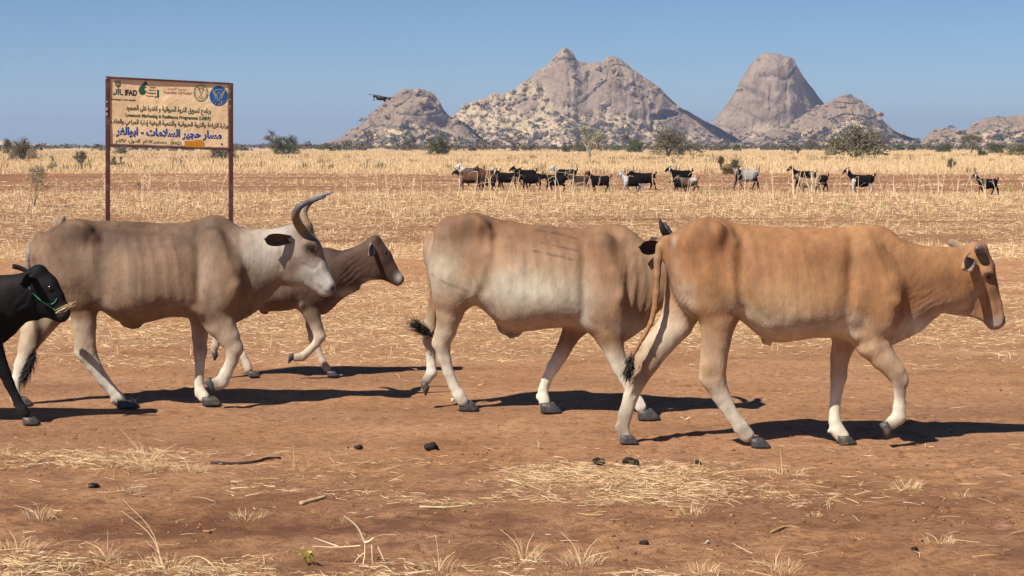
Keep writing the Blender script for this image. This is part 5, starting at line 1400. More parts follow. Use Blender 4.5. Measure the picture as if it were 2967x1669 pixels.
OCT = np.array([(1, 0, 0), (-1, 0, 0), (0, .8, 0), (0, -.8, 0), (.1, 0, .8), (0, .1, -.8), ]) * .5
OCF = [(0, 2, 4), (2, 1, 4), (1, 3, 4), (3, 0, 4), (2, 0, 5), (1, 2, 5), (3, 1, 5), (0, 3, 5)]
M_CLOD = mat('clod', attr=True, rough=0.95, noise=0.25, nscale=60, bump=0.5, bscale=150)
r = np.random.default_rng(31)
clodc = lambda x, y: np.clip(.12 + sstep(9.0, 7.5, y) * sstep(-.45, .3, fbm(x * 1.4, y * 2.2, 0, 3, 41)) * .9 + .3 * sstep(.1, .5, fbm(x * .8, y * 2.4, 0, 3, 47)), 0, 1)
parts = []
for y0, y1, de, s0, s1, pw in ((6.3, 10.2, 1500, .003, .036, 9), (10.2, 15, 110, .006, .035, 4), (26, 42, 14, .02, .09, 3)):
    P = scatter(r, y0, y1, de, lambda x, y: clodc(x, y) * sstep(-.1, .45, fbm(x * 3.1, y * 4.2, 0, 3, 91)))
    n = len(P)
    sc = s0 + (s1 - s0) * r.random(n) ** pw
    P[:, 2] += sc * .05
    colr = np.array([.27, .125, .066]) * (.5 + .7 * r.random((n, 1))) + np.array([.03, .03, .03]) * r.random((n, 1)) ** 6
    parts.append(stamp(r, OCT, OCF, P, sc, colr, .62))
v, f, c = merge(parts)
print('clods', len(f))
tag(link('soil_clods', mesh('soil_clods', v, f, M_CLOD, False, c)), 'loose clods and crumbs of red-brown soil', 'soil', kind='stuff')


# ------------------------------------------------------------------ single things on the ground
q1 = lambda x, y: (x / 1.736, 1230 + y / 1.736)
q2 = lambda x, y: (1484 + x / 1.737, 1230 + y / 1.737)


def on_ground(px, py):
    w = W(px, py, gdepth(py))
    w[2] = ground_z(w[0], w[1])
    return w


def stem(r, g, p, q, bend, rad, col, n=6):
    p, q = np.asarray(p, float), np.asarray(q, float)
    m = (p + q) / 2 + np.asarray(bend, float)
    c = spline([p, m, q], n)
    v, f = tube(c, np.linspace(rad, rad * .35, n), 4, False)
    g.add(v, f, col)


def tuft_thing(crop, x, y, h, w, n, label, seed, tall=()):
    r = np.random.default_rng(seed)
    b = on_ground(*crop(x, y))
    k = b[1] / F / 1.736
    g = Geo()
    for i in range(int(n * 1.6)):
        a = r.random() * 6.283
        rr = w * k * .5 * math.sqrt(r.random())
        p = np.array([math.cos(a) * rr, math.sin(a) * rr * .7, -.004])
        hh = h * k * (.35 + .65 * r.random())
        ln = np.array([math.cos(a), math.sin(a), 0]) * hh * (.25 + .8 * r.random())
        stem(r, g, p, p + ln + [0, 0, hh], -ln * .25, .0009 + .0008 * r.random(), STRAWC[r.choice(5, p=[.36, .34, .14, .08, .08])] * (.8 + .3 * r.random()))
    for x1, y1, dy in tall:
        q = np.array([(x1 - x) * k, dy, (y - y1) * k])
        stem(r, g, [q[0] * .05, 0, 0], q, [-.18 * q[0], 0, .08 * abs(q[0])], .0022, STRAWC[0], 8)
    return tag(link('grass_tuft', g.mesh('grass_tuft', M_STRAW), None, b), label, 'grass tuft', 'dry grass tufts on the near ground')


tuft_thing(q1, 740, 228, 90, 190, 70, 'large dry grass tuft with long leaning blades on the left foreground', 1, [(600, 20, .02), (650, 60, -.03), (690, 90, .05), (720, 85, -.02), (885, 95, .03), (800, 110, -.04), (590, 185, .05), (930, 200, .0), (705, 195, 0)])
tuft_thing(q1, 960, 240, 50, 170, 46, 'flattened pale tuft just right of the large long-bladed tuft', 2, [(880, 150, .03)])
tuft_thing(q1, 200, 482, 75, 140, 44, 'small spiky tuft standing alone near the left edge', 3, [(65, 415, .02), (245, 400, -.02), (130, 430, 0)])
tuft_thing(q1, 90, 640, 60, 260, 60, 'wide low tuft at the left edge close to the camera', 4, [(35, 540, .03), (160, 560, 0), (400, 675, -.04)])
tuft_thing(q1, 540, 690, 80, 110, 34, 'tuft with one upright spike in the lower left corner', 5, [(540, 530, .01), (650, 710, -.06), (410, 600, .05), (500, 630, 0)])
tuft_thing(q1, 835, 735, 70, 330, 80, 'broad tuft at the bottom with a long arching stem', 6, [(600, 398, .06), (730, 590, .0), (580, 465, .1), (660, 690, 0), (1090, 730, -.04)])
tuft_thing(q1, 1150, 755, 50, 200, 40, 'low ragged tuft on the bottom edge left of the yellowish seedling', 7)
tuft_thing(q1, 2210, 735, 75, 180, 40, 'tuft of bent blades on the bottom edge right of the forked stalk', 9, [(2190, 565, .02), (2290, 640, 0), (2130, 690, -.03)])
tuft_thing(q2, 60, 700, 110, 130, 44, 'tall splayed tuft at the bottom centre with crossing blades', 10, [(-60, 540, .04), (5, 535, -.02), (110, 560, .05), (-20, 610, 0), (130, 640, .0)])
tuft_thing(q2, 350, 705, 75, 200, 60, 'bushy tuft right of the tall splayed one at the bottom centre', 11, [(240, 545, .03), (430, 570, -.02), (500, 640, 0), (320, 640, 0)])
tuft_thing(q2, 950, 755, 60, 170, 40, 'small tuft on the bottom edge left of the upright-stemmed one', 12, [(990, 680, 0)])
tuft_thing(q2, 1320, 735, 60, 220, 50, 'upright-stemmed tuft on the bottom edge in the right half', 13, [(1355, 630, .02), (1260, 680, 0), (1190, 690, .02)])
tuft_thing(q2, 2150, 600, 50, 160, 40, 'sprawling tuft alone in the lower right', 14, [(2345, 590, -.02), (2080, 550, .02)])
tuft_thing(q2, 1760, 577, 28, 80, 30, 'tiny pale tuft left of the sprawling tuft', 15)
tuft_thing(q2, 1980, 325, 46, 150, 60, 'round whitish tuft on the bare soil at right', 16, [(2010, 280, 0), (1950, 280, 0)])
tuft_thing(q2, 2275, 370, 36, 90, 24, 'little tuft right of the round whitish one', 17, [(2300, 325, 0)])
tuft_thing(q2, 900, 450, 50, 160, 44, 'tuft with a thick broken stalk below the straw strip', 18, [(915, 380, .02), (960, 470, -.04), (780, 470, 0)])
tuft_thing(q2, 1520, 468, 24, 80, 24, 'very small tuft in the middle of the right foreground', 19)
tuft_thing(q1, 650, 335, 36, 110, 36, 'small tuft under the large long-bladed one', 20, [(545, 335, -.02)])
tuft_thing(q1, 1240, 480, 50, 170, 50, 'low tuft below the cut stalk in the left half', 21, [(1180, 450, 0)])
tuft_thing(q1, 1480, 235, 26, 110, 24, 'two thin upright stems in a tiny tuft left of the straw strip', 22, [(1475, 100, .01), (1438, 125, -.01)])
tuft_thing(q2, 1360, 250, 40, 260, 50, 'thin straggling tuft at the right end of the straw strip', 23, [(1350, 120, .02), (1220, 230, .03), (1310, 330, -.05), (1065, 240, 0)])

# forked stalk, cut stalk, dark stick
r = np.random.default_rng(77)
b = on_ground(*q1(1830, 690)); k = b[1] / F / 1.736
g = Geo()
L_ = lambda x, y, dy=0: [(x - 1830) * k, dy, (690 - y) * k]
stem(r, g, L_(1815, 735, -.1), L_(1835, 590), [.01, 0, 0], .0042, STRAWC[0])
stem(r, g, L_(1835, 590), L_(1730, 455), [.012, 0, .01], .0042, STRAWC[4])
stem(r, g, L_(1835, 590), L_(1880, 565), [0, 0, -.004], .006, STRAWC[4])
stem(r, g, L_(1815, 600, -.02), L_(1570, 608), [0, 0, -.005], .0034, STRAWC[0])
stem(r, g, L_(1700, 606, -.01), L_(1578, 565), [0, 0, 0], .0034, STRAWC[4])
stem(r, g, L_(1835, 640), L_(1760, 735, -.08), [.0, 0, .02], .003, STRAWC[0])
stem(r, g, L_(1870, 600), L_(1880, 735, -.05), [.0, 0, 0], .0026, STRAWC[0])
stem(r, g, L_(1900, 610), L_(1970, 735, -.05), [.0, 0, 0], .0026, STRAWC[0])
tag(link('dry_stalk', g.mesh('dry_stalk', M_STRAW), None, b), 'forked dry stalk bent over near the bottom centre-left', 'stalk')


def stick(crop, pts, rad, col, label, name='stick', cat='stick'):
    P = np.array([on_ground(*crop(x, y)) + [0, 0, rad * .8] for x, y in pts])
    c = spline(P, 10)
    v, f = tube(c, np.linspace(rad, rad * .7, 10) * (1 + .15 * np.sin(np.arange(10) * 2.1)), 7)
    tag(link(name, mesh(name, v - P[0], f, M_BARK, True, np.tile(col, (len(v), 1))), None, P[0]), label, cat)


stick(q1, [(1510, 408), (1580, 393), (1640, 380)], .011, (.46, .33, .19), 'pale cut stalk lying left of the straw strip')
stick(q1, [(1060, 196), (1180, 195), (1290, 186), (1340, 172), (1410, 163)], .009, (.05, .035, .03), 'dark crooked twig lying left of the dung')
stick(q2, [(370, 462), (415, 462), (460, 462)], .006, (.40, .25, .10), 'short golden stem lying under the straw strip')
stick(q2, [(1300, 540), (1370, 532), (1450, 535)], .005, (.36, .24, .11), 'thin bent stem lying in the right foreground')
stick(q1, [(2110, 421), (2250, 421), (2370, 408)], .006, (.5, .38, .2), 'long straight straw stem below the straw strip')
stick(q1, [(840, 700), (1000, 690), (1100, 735)], .004, (.5, .38, .2), 'thin stem lying across the bottom tufts')

# dung
def dung(crop, x, y, w, h, label, seed):
    r = np.random.default_rng(seed)
    b = on_ground(*crop(x, y + h * .4))
    k = b[1] / F / 1.736
    B = Body([-w * k * .8, -w * k * .6, -.03], [w * k * .8, w * k * .6, h * k * 1.6 + .03], max(w * k / 34, .0022))
    for i in range(7):
        c = np.array([[r.normal(0, w * k * .2), r.normal(0, w * k * .15), h * k * (.1 + .45 * r.random())]])
        B.chain(c, np.array([h * k * (.28 + .22 * r.random())]), 1, .95, .012)
    v, f, lab, nrm = B.skin()
    v = v + nrm * (.003 * fbm(v[:, 0] * 90, v[:, 1] * 90, v[:, 2] * 90, 2, seed))[:, None]
    tag(link('dung', mesh('dung', v, f, M_DUNG, True), None, b), label, 'dung', 'lumps of dark dung on the track edge')


dung(q1, 1800, 105, 86, 22, 'flat dark dung pat, leftmost of the dung on the track', 1)
dung(q1, 2165, 117, 80, 38, 'peaked dark dung lump right of the flat pat', 2)
dung(q2, 430, 190, 60, 34, 'dark dung lump among straw under the rear hoof of the right-hand cow', 3)
dung(q2, 597, 194, 66, 42, 'largest rounded dung lump on the straw strip', 4)
dung(q2, 937, 198, 32, 26, 'small dark dung ball below the front of the right-hand cow', 5)
dung(q1, 470, 310, 70, 30, 'crumbled dark clump on the left foreground soil', 6)
dung(q2, 670, 600, 60, 22, 'added dark lump standing in for a footprint hole in the bottom centre of the right half', 7)  # dark lump added in place of a dark footprint hole
dung(q2, 2020, 628, 80, 20, 'flat dark cake of dung in the lower right', 8)

# pale scraps and a seedling
def scrap(px, py, w, label, seed, col=(.62, .52, .40)):
    r = np.random.default_rng(seed)
    b = on_ground(px, py)
    k = b[1] / F
    g = Geo()
    n = 7
    for lay in (0, 1):
        pass
    top = [[(i / (n - 1) - .5) * w * k, s * .012 * math.sin(math.pi * (i + .5) / n), .006 + .008 * math.sin(i * 1.3 + seed) + (.002 if s else 0)] for i in range(n) for s in (-1, 1)]
    bot = [[p[0], p[1], p[2] - .003] for p in top]
    f = [(2 * i, 2 * i + 1, 2 * i + 3, 2 * i + 2) for i in range(n - 1)] + [(14 + 2 * i, 14 + 2 * i + 2, 14 + 2 * i + 3, 14 + 2 * i + 1) for i in range(n - 1)]
    f += [(2 * i, 2 * i + 2, 14 + 2 * i + 2, 14 + 2 * i) for i in range(n - 1)] + [(2 * i + 1, 14 + 2 * i + 1, 14 + 2 * i + 3, 2 * i + 3) for i in range(n - 1)]
    g.add(top + bot, f, col)
    tag(link('dry_leaf', g.mesh('dry_leaf', M_LEAF), None, b), label, 'dry leaf')


scrap(1987, 1215, 32, 'whitish dry leaf on the bare track behind the tail of the right-hand cow', 1)
scrap(1052, 972, 30, 'whitish dry leaf on the straw right of the brown calf', 2, (.7, .6, .48))
scrap(*q2(980, 612), 30, 'crumpled pale scrap on the soil at the bottom', 3, (.45, .34, .26))
b = on_ground(*q1(1545, 720)); k = b[1] / F / 1.736
g = Geo()
rs = np.random.default_rng(5)
for i in range(5):
    q = np.array([(-30 + 16 * i) * k, rs.normal(0, .01), (60 + 45 * rs.random()) * k])
    stem(rs, g, [0, 0, 0], q, [0, 0, 0], .0018, (.30, .26, .06))
    for j in range(5):
        p = q * (.4 + .6 * rs.random()) + rs.normal(0, .006, 3)
        d = rs.normal(0, 1, (2, 3)); d /= np.linalg.norm(d, axis=1)[:, None]
        g.add([p, p + d[0] * .012, p + d[0] * .02 + d[1] * .008, p + d[1] * .012], [(0, 1, 2, 3)], (.38, .32, .06))
tag(link('seedling', g.mesh('seedling', M_LEAF), None, b), 'small yellowish seedling at the bottom edge', 'plant')
print('near things', round(time.time() - T0, 1))

# tall dry stalks standing round the goats
STALK = []
for s_ in range(6):
    rs = np.random.default_rng(300 + s_)
    g = Geo()
    top = np.array([rs.normal(0, .12), rs.normal(0, .1), .75 + .3 * rs.random()])
    stem(rs, g, [0, 0, -.03], top, [rs.normal(0, .05), 0, .04], .011, STRAWC[4] * .95, 6)
    if s_ % 2:
        stem(rs, g, top, top + [rs.choice([-1, 1]) * (.15 + .15 * rs.random()), 0, -.08 - .1 * rs.random()], [0, 0, .05], .009, STRAWC[0], 5)
    for j in range(3):
        p = top * (.25 + .5 * rs.random())
        stem(rs, g, p, p + [rs.normal(0, .16), rs.normal(0, .1), .05 + .12 * rs.random()], [0, 0, .05], .007, STRAWC[0] * .95, 4)
    STALK.append(g.mesh('dry_stalk', M_STRAW))
rs = np.random.default_rng(310)
ZONE = [(0, 'left of the sign'), (300, 'under the sign'), (700, 'right of the sign'), (1000, 'before the foremost brown goat'), (1420, 'before the first black goats'), (1570, 'before the nearest black goat'), (1700, 'before the brown-faced black goat'), (1790, 'before the white-necked goat'), (1930, 'before the grey-saddled goat'), (2060, 'before the grey-white goat'), (2250, 'before the fawn goat'), (2430, 'before the white-stockinged goat'), (2580, 'between the last two goats'), (2800, 'before the lone last goat')]
for i in range(110):
    px, py = 1000 + 1930 * rs.random(), 548 + 48 * rs.random()
    if i < 14:
        px, py = 150 + 560 * rs.random(), 540 + 60 * rs.random()
    b = on_ground(px, py)
    o = link('dry_stalk', STALK[rs.integers(6)], None, b)
    o.rotation_euler = (rs.normal(0, .12), rs.normal(0, .16), rs.random() * 6.3)
    o.scale = [.75 + .5 * rs.random()] * 3
    z = [t for x0, t in ZONE if px >= x0][-1]
    tag(o, 'pale dry stalk standing in the grass ' + z, 'stalk', 'dry stalks ' + z)
# ------------------------------------------------------------------ trees and bushes of the plain
def twig_tree(r, h, w, n_stem, levels, r0, up=.9, flat=False, first=.25):
    """returns segments (p, q, rp, rq) and tip points"""
    segs, tips = [], []
    def grow(p, d, ln, rad, lv):
        n = 3
        q = p
        for i in range(n):
            d = d + r.normal(0, .16, 3)
            if flat and lv < levels:
                d[2] *= .8
            d = d / np.linalg.norm(d)
            q2 = q + d * ln / n
            segs.append((q, q2, rad * (1 - .25 * i / n), rad * (1 - .25 * (i + 1) / n)))
            q = q2
        if lv == 0:
            tips.append(q)
            return
        for j in range(r.integers(2, 4)):
            a = r.random() * 6.283
            sp = .55 + .4 * r.random()
            ax = np.array([math.cos(a), math.sin(a), .25 * r.normal()])
            grow(q, d * (1 - .25 * sp) + ax * sp, ln * (.62 + .22 * r.random()), rad * .62, lv - 1)
            if r.random() < .5:
                tips.append(q)
    for i in range(n_stem):
        a = r.random() * 6.283
        d = np.array([math.cos(a), math.sin(a), 0]) * (w / h) * (.25 + .5 * r.random()) * (1 if n_stem > 1 else .25) + [0, 0, up]
        grow(np.array([math.cos(a), math.sin(a), 0]) * .05 * (n_stem > 1), d / np.linalg.norm(d), h * first * (1.1 if n_stem == 1 else 1.3), r0, levels)
    T = np.array(tips)
    S0 = np.array([np.concatenate([a, b]) for a, b, _, _ in segs]).reshape(-1, 2, 3)
    top = max(S0[:, :, 2].max(), 1e-3)
    ext = max(np.abs(S0[:, :, :2]).max(), 1e-3)
    k = np.array([w * .5 / ext, w * .5 / ext, h / top])
    return S0 * k, np.array([(a, b) for _, _, a, b in segs]), T * k


def sticks(S, R, col, name, n=4):
    an = np.linspace(0, 2 * math.pi, n, endpoint=False)
    d = S[:, 1] - S[:, 0]
    d = d / (np.linalg.norm(d, axis=1)[:, None] + 1e-9)
    a = np.cross(d, [.31, .9, .12]); a /= np.linalg.norm(a, axis=1)[:, None] + 1e-9
    b = np.cross(d, a)
    ring = np.cos(an)[None, :, None] * a[:, None] + np.sin(an)[None, :, None] * b[:, None]
    v = np.stack([S[:, 0, None] + ring * R[:, 0, None, None], S[:, 1, None] + ring * R[:, 1, None, None]], 1).reshape(-1, 3)
    i = np.arange(len(S))[:, None] * 2 * n
    f = np.concatenate([np.stack([i[:, 0] + k, i[:, 0] + (k + 1) % n, i[:, 0] + n + (k + 1) % n, i[:, 0] + n + k], 1) for k in range(n)])
    return mesh(name, v, f, M_BARK, False, np.tile(np.array(col) * 1.0, (len(v), 1)))


def leaf_quads(r, P, sz, col, var=.4):
    n = len(P)
    a = r.normal(0, 1, (n, 3)); a /= np.linalg.norm(a, axis=1)[:, None]
    b = np.cross(a, r.normal(0, 1, (n, 3))); b /= np.linalg.norm(b, axis=1)[:, None]
    s = sz * (.6 + .8 * r.random((n, 1)))
    V = np.stack([P - a * s, P + b * s * .55, P + a * s, P - b * s * .55], 1).reshape(-1, 3)
    Ft = np.arange(n * 4).reshape(-1, 4)
    c = np.asarray(col) * (1 - var + 2 * var * r.random((n, 1))) + np.array([.03, .02, .0]) * (r.random((n, 1)) ** 3)
    return V, Ft, np.repeat(c, 4, 0)


def crown_pts(r, tips, n, rad, squash=.7):
    t = tips[r.integers(len(tips), size=n)]
    lump = r.random(len(tips))
    o = r.normal(0, 1, (n, 3)) * rad
    o[:, 2] *= squash
    return t + o


KIND = {  # leaf colour, bark colour, leaves, leaf size factor, stems, levels, first
    'green': ((.085, .092, .038), (.10, .075, .055), 7000, .020, 7, 2, .30),
    'olive': ((.145, .125, .078), (.12, .09, .065), 7000, .019, 6, 3, .26),
    'thin': ((.125, .11, .068), (.12, .095, .07), 3000, .019, 5, 3, .26),
    'bare': ((.12, .085, .07), (.10, .07, .06), 1400, .016, 1, 4, .26),
    'pale': ((.20, .18, .095), (.33, .28, .22), 1800, .016, 2, 4, .24),
    'acacia': ((.095, .095, .045), (.11, .08, .06), 4000, .016, 1, 3, .34),
}


def tree(px, py, hpx, wpx, kind, label, seed, name='tree', cat='tree'):
    r = np.random.default_rng(900 + seed)
    d = gdepth(py)
    h, w = hpx * 1.12 * d / F, wpx * 1.16 * d / F
    lc, bc, nl, ls, ns, lv, first = KIND[kind]
    b = W(px, py, d); b[2] = ground_z(b[0], b[1])
    S, R, T = twig_tree(r, h * .96, w * .9, ns, lv, h * (.030 if ns > 1 else .045), flat=(kind == 'acacia'), first=first)
    root = empty(name, b, label, cat, 'trees and bushes on the plain')
    link('trunk', sticks(S, R + h * .0035, bc, 'trunk', 5), root)
    if kind == 'olive':
        w *= 1.12
    if kind == 'acacia':
        P = np.stack([r.normal(0, 1, nl) * w * .22, r.normal(0, 1, nl) * w * .22, np.zeros(nl)], 1)
        rr = np.hypot(P[:, 0], P[:, 1]) / (w * .5)
        P = P[rr < 1]; rr = rr[rr < 1]
        P[:, 2] = h * (.94 - .2 * rr ** 2 + .09 * r.normal(0, 1, len(P)) * (1 - .4 * rr)) + .05 * h * vnoise(P[:, 0] / w * 9, P[:, 1] / w * 9)
    elif kind in ('green', 'olive'):
        # clumps of leaves on the twig tips plus a ragged mantle reaching to the ground
        nl2 = nl // 2
        P1 = crown_pts(r, T, nl2, min(h, w) * .075)
        u = r.normal(0, 1, (nl2, 3)); u /= np.linalg.norm(u, axis=1)[:, None]
        u[:, 2] = np.abs(u[:, 2])
        rad = (.72 + .26 * fbm(u[:, 0] * 2.5, u[:, 1] * 2.5, u[:, 2] * 2.5 + seed, 3, 7)) * (.55 + .45 * r.random(nl2) ** .5)
        P2 = u * rad[:, None] * [w * .56, w * .56, h * .98]
        if kind == 'olive':
            P2 = P2[r.random(nl2) < .75]
            P2[:, 2] = P2[:, 2] * .88 + h * .08
            P2[:, :2] *= 1.08
        P = np.concatenate([P1, P2])
        P = P[(P[:, 2] > 0) & (P[:, 2] < h * 1.05)]
    else:
        P = crown_pts(r, T, nl, min(h, w) * .06)
        P = P[P[:, 2] > h * .15]
    v, f, c = leaf_quads(r, P, ls * math.sqrt(h * w), lc)
    link('crown', mesh('crown', v, f, M_LEAF, False, c), root)
    return root


s7 = lambda x, y: t7(x, y)
TREES = [  # crop, x, base y, height, width, kind, label
    (t7, 230, 755, 115, 80, 'bare', 'small leafless tree in front of the left dome'),
    (t7, 530, 757, 95, 100, 'thin', 'airy grey bush below the right side of the left dome'),
    (t7, 700, 790, 112, 150, 'green', 'dense dark green bush at the edge of the grass field below the saddle'),
    (t7, 1215, 767, 100, 160, 'bare', 'spreading leafless purplish tree left of the pale sapling'),
    (t7, 1690, 812, 195, 210, 'pale', 'tall thin pale sapling tree standing in the grass in front of the two-peaked hill'),
    (t7, 1905, 754, 100, 85, 'bare', 'bare dark tree between the pale sapling and the big olive bush'),
    (t7, 1985, 774, 78, 118, 'green', 'round dark green bush beside the bare dark tree'),
    (t7, 2205, 802, 170, 210, 'olive', 'big grey-olive bush at the right foot of the two-peaked hill'),
    (t7, 1540, 772, 38, 52, 'green', 'very small green bush left of the pale sapling'),
    (t7, 1625, 772, 66, 80, 'olive', 'olive bush just behind the pale sapling'),
    (t7, 190, 760, 36, 70, 'green', 'low green bush at the foot of the small leafless tree'),
    (t8, 255, 850, 85, 170, 'thin', 'low airy green shrub right of the big grey-olive bush'),
    (t8, 480, 806, 64, 90, 'thin', 'small airy tree below the tall steep dome'),
    (t8, 780, 812, 46, 78, 'olive', 'little brown-green bush below the right flank of the tall dome'),
    (t8, 990, 836, 62, 74, 'thin', 'thin wispy bush left of the largest tree'),
    (t8, 1085, 812, 74, 110, 'olive', 'brownish bush tucked against the left side of the largest tree'),
    (t8, 1140, 802, 104, 100, 'bare', 'leafless purplish tree rising behind the left side of the largest tree'),
    (t8, 1395, 862, 215, 400, 'olive', 'largest spreading thorn tree in front of the boulder hill'),
    (t8, 1570, 815, 90, 110, 'bare', 'leafless grey tree at the right side of the largest tree'),
    (t8, 2015, 826, 62, 112, 'green', 'rounded green bush left of the umbrella acacia'),
    (t8, 2208, 832, 110, 165, 'acacia', 'flat-topped umbrella acacia near the right edge'),
    (t8, 2380, 832, 70, 122, 'green', 'green bush right of the umbrella acacia'),
    (t8, 2285, 852, 48, 80, 'green', 'low green bush under the right side of the umbrella acacia'),
    (t8, 2530, 852, 78, 150, 'olive', 'olive bush cut by the right edge of the picture'),
    (t8, 535, 976, 92, 150, 'green', 'leafy green bush behind the white goat'),
    (t8, 455, 950, 95, 70, 'thin', 'thin brown twiggy shrub beside the leafy green bush'),
    (t8, 2075, 945, 80, 66, 'thin', 'brown twiggy shrub in the grass left of the lone goat'),
    (lambda x, y: (x / 3.481, 380 + y / 3.481), 240, 297, 215, 250, 'olive', 'brown-green thorn tree with a bent crown at the left edge'),
    (lambda x, y: (x / 3.481, 380 + y / 3.481), 85, 240, 150, 105, 'olive', 'narrow brownish tree at the far left edge'),
    (lambda x, y: (x / 3.481, 380 + y / 3.481), 822, 357, 150, 150, 'thin', 'grey twiggy bush left of the sign'),
    (lambda x, y: (x / 3.481, 380 + y / 3.481), 1180, 362, 95, 150, 'thin', 'low grey brush under the sign'),
    (lambda x, y: (x / 3.481, 380 + y / 3.481), 2255, 288, 200, 250, 'olive', 'bush standing behind the right post of the sign'),
    (lambda x, y: (x / 3.481, 380 + y / 3.481), 1210, 235, 75, 130, 'olive', 'distant olive bush seen under the sign'),
    (lambda x, y: (x / 1.736, y / 1.736), 1390, 768, 104, 110, 'bare', 'leafless grey tree behind the round green bush right of the sign'),
    (lambda x, y: (x / 1.736, y / 1.736), 1437, 779, 86, 146, 'green', 'round green bush right of the sign'),
    (lambda x, y: (x / 3.481, 380 + y / 3.481), 520, 400, 150, 120, 'pale', 'greenish twiggy shrub behind the pale shrub on the left'),
    (lambda x, y: (x / 3.481, 380 + y / 3.481), 1390, 640, 130, 60, 'pale', 'small grey twig bush between the sign posts'),
]
for i, (cr, x, y, h_, w_, kd, lb) in enumerate(TREES):
    px, py = cr(x, y)
    sc = abs(cr(1, 0)[0] - cr(0, 0)[0])
    bush = 'tree' not in lb.split(' in ')[0].split(' behind')[0].split(' beside')[0].split(' at ')[0].split(' below')[0].split(' left')[0].split(' right')[0] and 'acacia' not in lb
    tree(px, py, h_ * sc, w_ * sc, kd, lb, i, 'bush' if bush else ('acacia_tree' if kd == 'acacia' else 'tree'), 'bush' if bush else 'tree')

# pale shrub with sparse green leaves at the left edge
r = np.random.default_rng(40)
b = on_ground(97, 600)
d = b[1]
S, R, T = twig_tree(r, 128 * d / F, 95 * d / F, 5, 4, .012, first=.3)
root = empty('shrub', b, 'tall pale shrub with sparse green leaves near the left edge', 'shrub', 'trees and bushes on the plain')
link('stems', sticks(S, R * .8 + .002, (.30, .22, .16), 'stems', 4), root)
P = crown_pts(r, T, 420, .06)
v, f, c = leaf_quads(r, P, .022, (.17, .19, .085))
P = crown_pts(r, T, 500, .12)
v2, f2, c2_ = leaf_quads(r, P, .018, (.42, .33, .21))
link('leaves', mesh('leaves', np.concatenate([v, v2]), np.concatenate([f, f2 + len(v)]), M_LEAF, False, np.concatenate([c, c2_])), root)
print('trees', round(time.time() - T0, 1))


# ------------------------------------------------------------------ small bushes far off: single ones, then the mass of scrub
def far_bush(seed, col, n=110, wide=1.0):
    r = np.random.default_rng(seed)
    u = r.normal(0, 1, (n, 3)); u /= np.linalg.norm(u, axis=1)[:, None]
    u[:, 2] = np.abs(u[:, 2]) - .1
    rad = .55 + .45 * r.random(n) ** .5 + .25 * vnoise(u[:, 0] * 2, u[:, 1] * 2, u[:, 2] * 2, seed)
    P = u * rad[:, None] * [.55 * wide, .55 * wide, .72] + [0, 0, .22]
    return leaf_quads(r, P, .13, col, .35)


FB = []
FCOL = [(.075, .085, .045), (.095, .09, .055), (.12, .10, .07), (.14, .105, .085)]
for s_ in range(8):
    v, f, c = far_bush(600 + s_, FCOL[s_ % 4], wide=.9 + .15 * (s_ % 5))
    S = np.array([[(0, 0, -.15), (.05, 0, .4)], [(0, 0, -.15), (-.16, .05, .4)], [(0, 0, -.1), (.2, -.05, .45)]], float)
    FB.append((v, f, c, mesh('bush', v, f, M_LEAF, False, c)))


def place_bush(p, sc, k, label, group, r):
    o = link('bush', FB[k][3], None, p)
    o.scale = (sc * (.9 + .5 * r.random()), sc * (.9 + .4 * r.random()), sc * (.75 + .4 * r.random()))
    o.rotation_euler = (0, 0, r.random() * 6.3)
    tag(o, label, 'bush', group)


r = np.random.default_rng(610)
mass = []
HN = {'A': (28, 200, 'left dome'), 'B': (75, 520, 'two-peaked hill'), 'C': (22, 90, 'tall steep dome'), 'D': (40, 330, 'boulder hill'), 'E': (8, 40, 'small outcrop'), 'F': (22, 120, 'ridge at the right edge')}
for key, (n1, n2, nm) in HN.items():
    v, idx, wts, rk, o = HILLS[key]
    zz = v[..., 2][tuple(idx.T)]
    low = wts * (1 + 2.5 * np.exp(-zz / 14.0)); low = low / low.sum()
    for j in r.choice(len(idx), n1, p=.96 * low + .04 / len(idx)):
        p = v[tuple(idx[j])] + [0, -.4, -.3]
        place_bush(p, 3.2 + 4.5 * r.random() ** 2, r.integers(0, 3), f'dark bush growing among the rocks of the {nm}', f'bushes on the slopes of the {nm}', r)
    for j in r.choice(len(idx), n2, p=low):
        mass.append((v[tuple(idx[j])] + [0, -.3, -.3], 1.8 + 3.6 * r.random() ** 2, r.integers(8)))
for i in range(105):
    py = 427.5 + 12 * r.random() ** 1.3
    px = -60 + 3100 * r.random()
    d = gdepth(py) if py > 430 else 900 + 500 * r.random()
    p = W(px, CY, d); p[2] = -.1
    z = [t for x0, t in ((-99, 'left of the sign'), (310, 'seen under the sign'), (680, 'right of the sign'), (960, 'below the left dome'), (1300, 'below the left half of the two-peaked hill'), (1640, 'below the right half of the two-peaked hill'), (2040, 'below the tall steep dome'), (2380, 'below the boulder hill'), (2650, 'below the ridge at the right edge')) if px >= x0][-1]
    place_bush(p, 2.0 + 2.2 * r.random(), r.integers(8), 'small scrub bush beyond the grass field ' + z, 'scrub bushes ' + z, r)
for i in range(2100):
    d = 480 + 900 * r.random() ** .8
    px = -150 + 3300 * r.random()
    if px < 900 and r.random() < .35:
        continue
    if vnoise(px / 60, d / 90) < -.25:
        continue
    p = W(px, CY, d); p[2] = -.1
    mass.append((p, 1.3 + 2.6 * r.random() ** 1.5, r.integers(8)))
for i in range(700):                                   # low wood along the left horizon
    d = 1500 + 1200 * r.random()
    px = -150 + 1350 * r.random()
    p = W(px, CY, d); p[2] = -.1
    mass.append((p, (3.2 + 3.0 * r.random()) * (1 + .5 * vnoise(px / 45, 3.3)) * (.8 if px > 330 else .55), r.integers(8)))
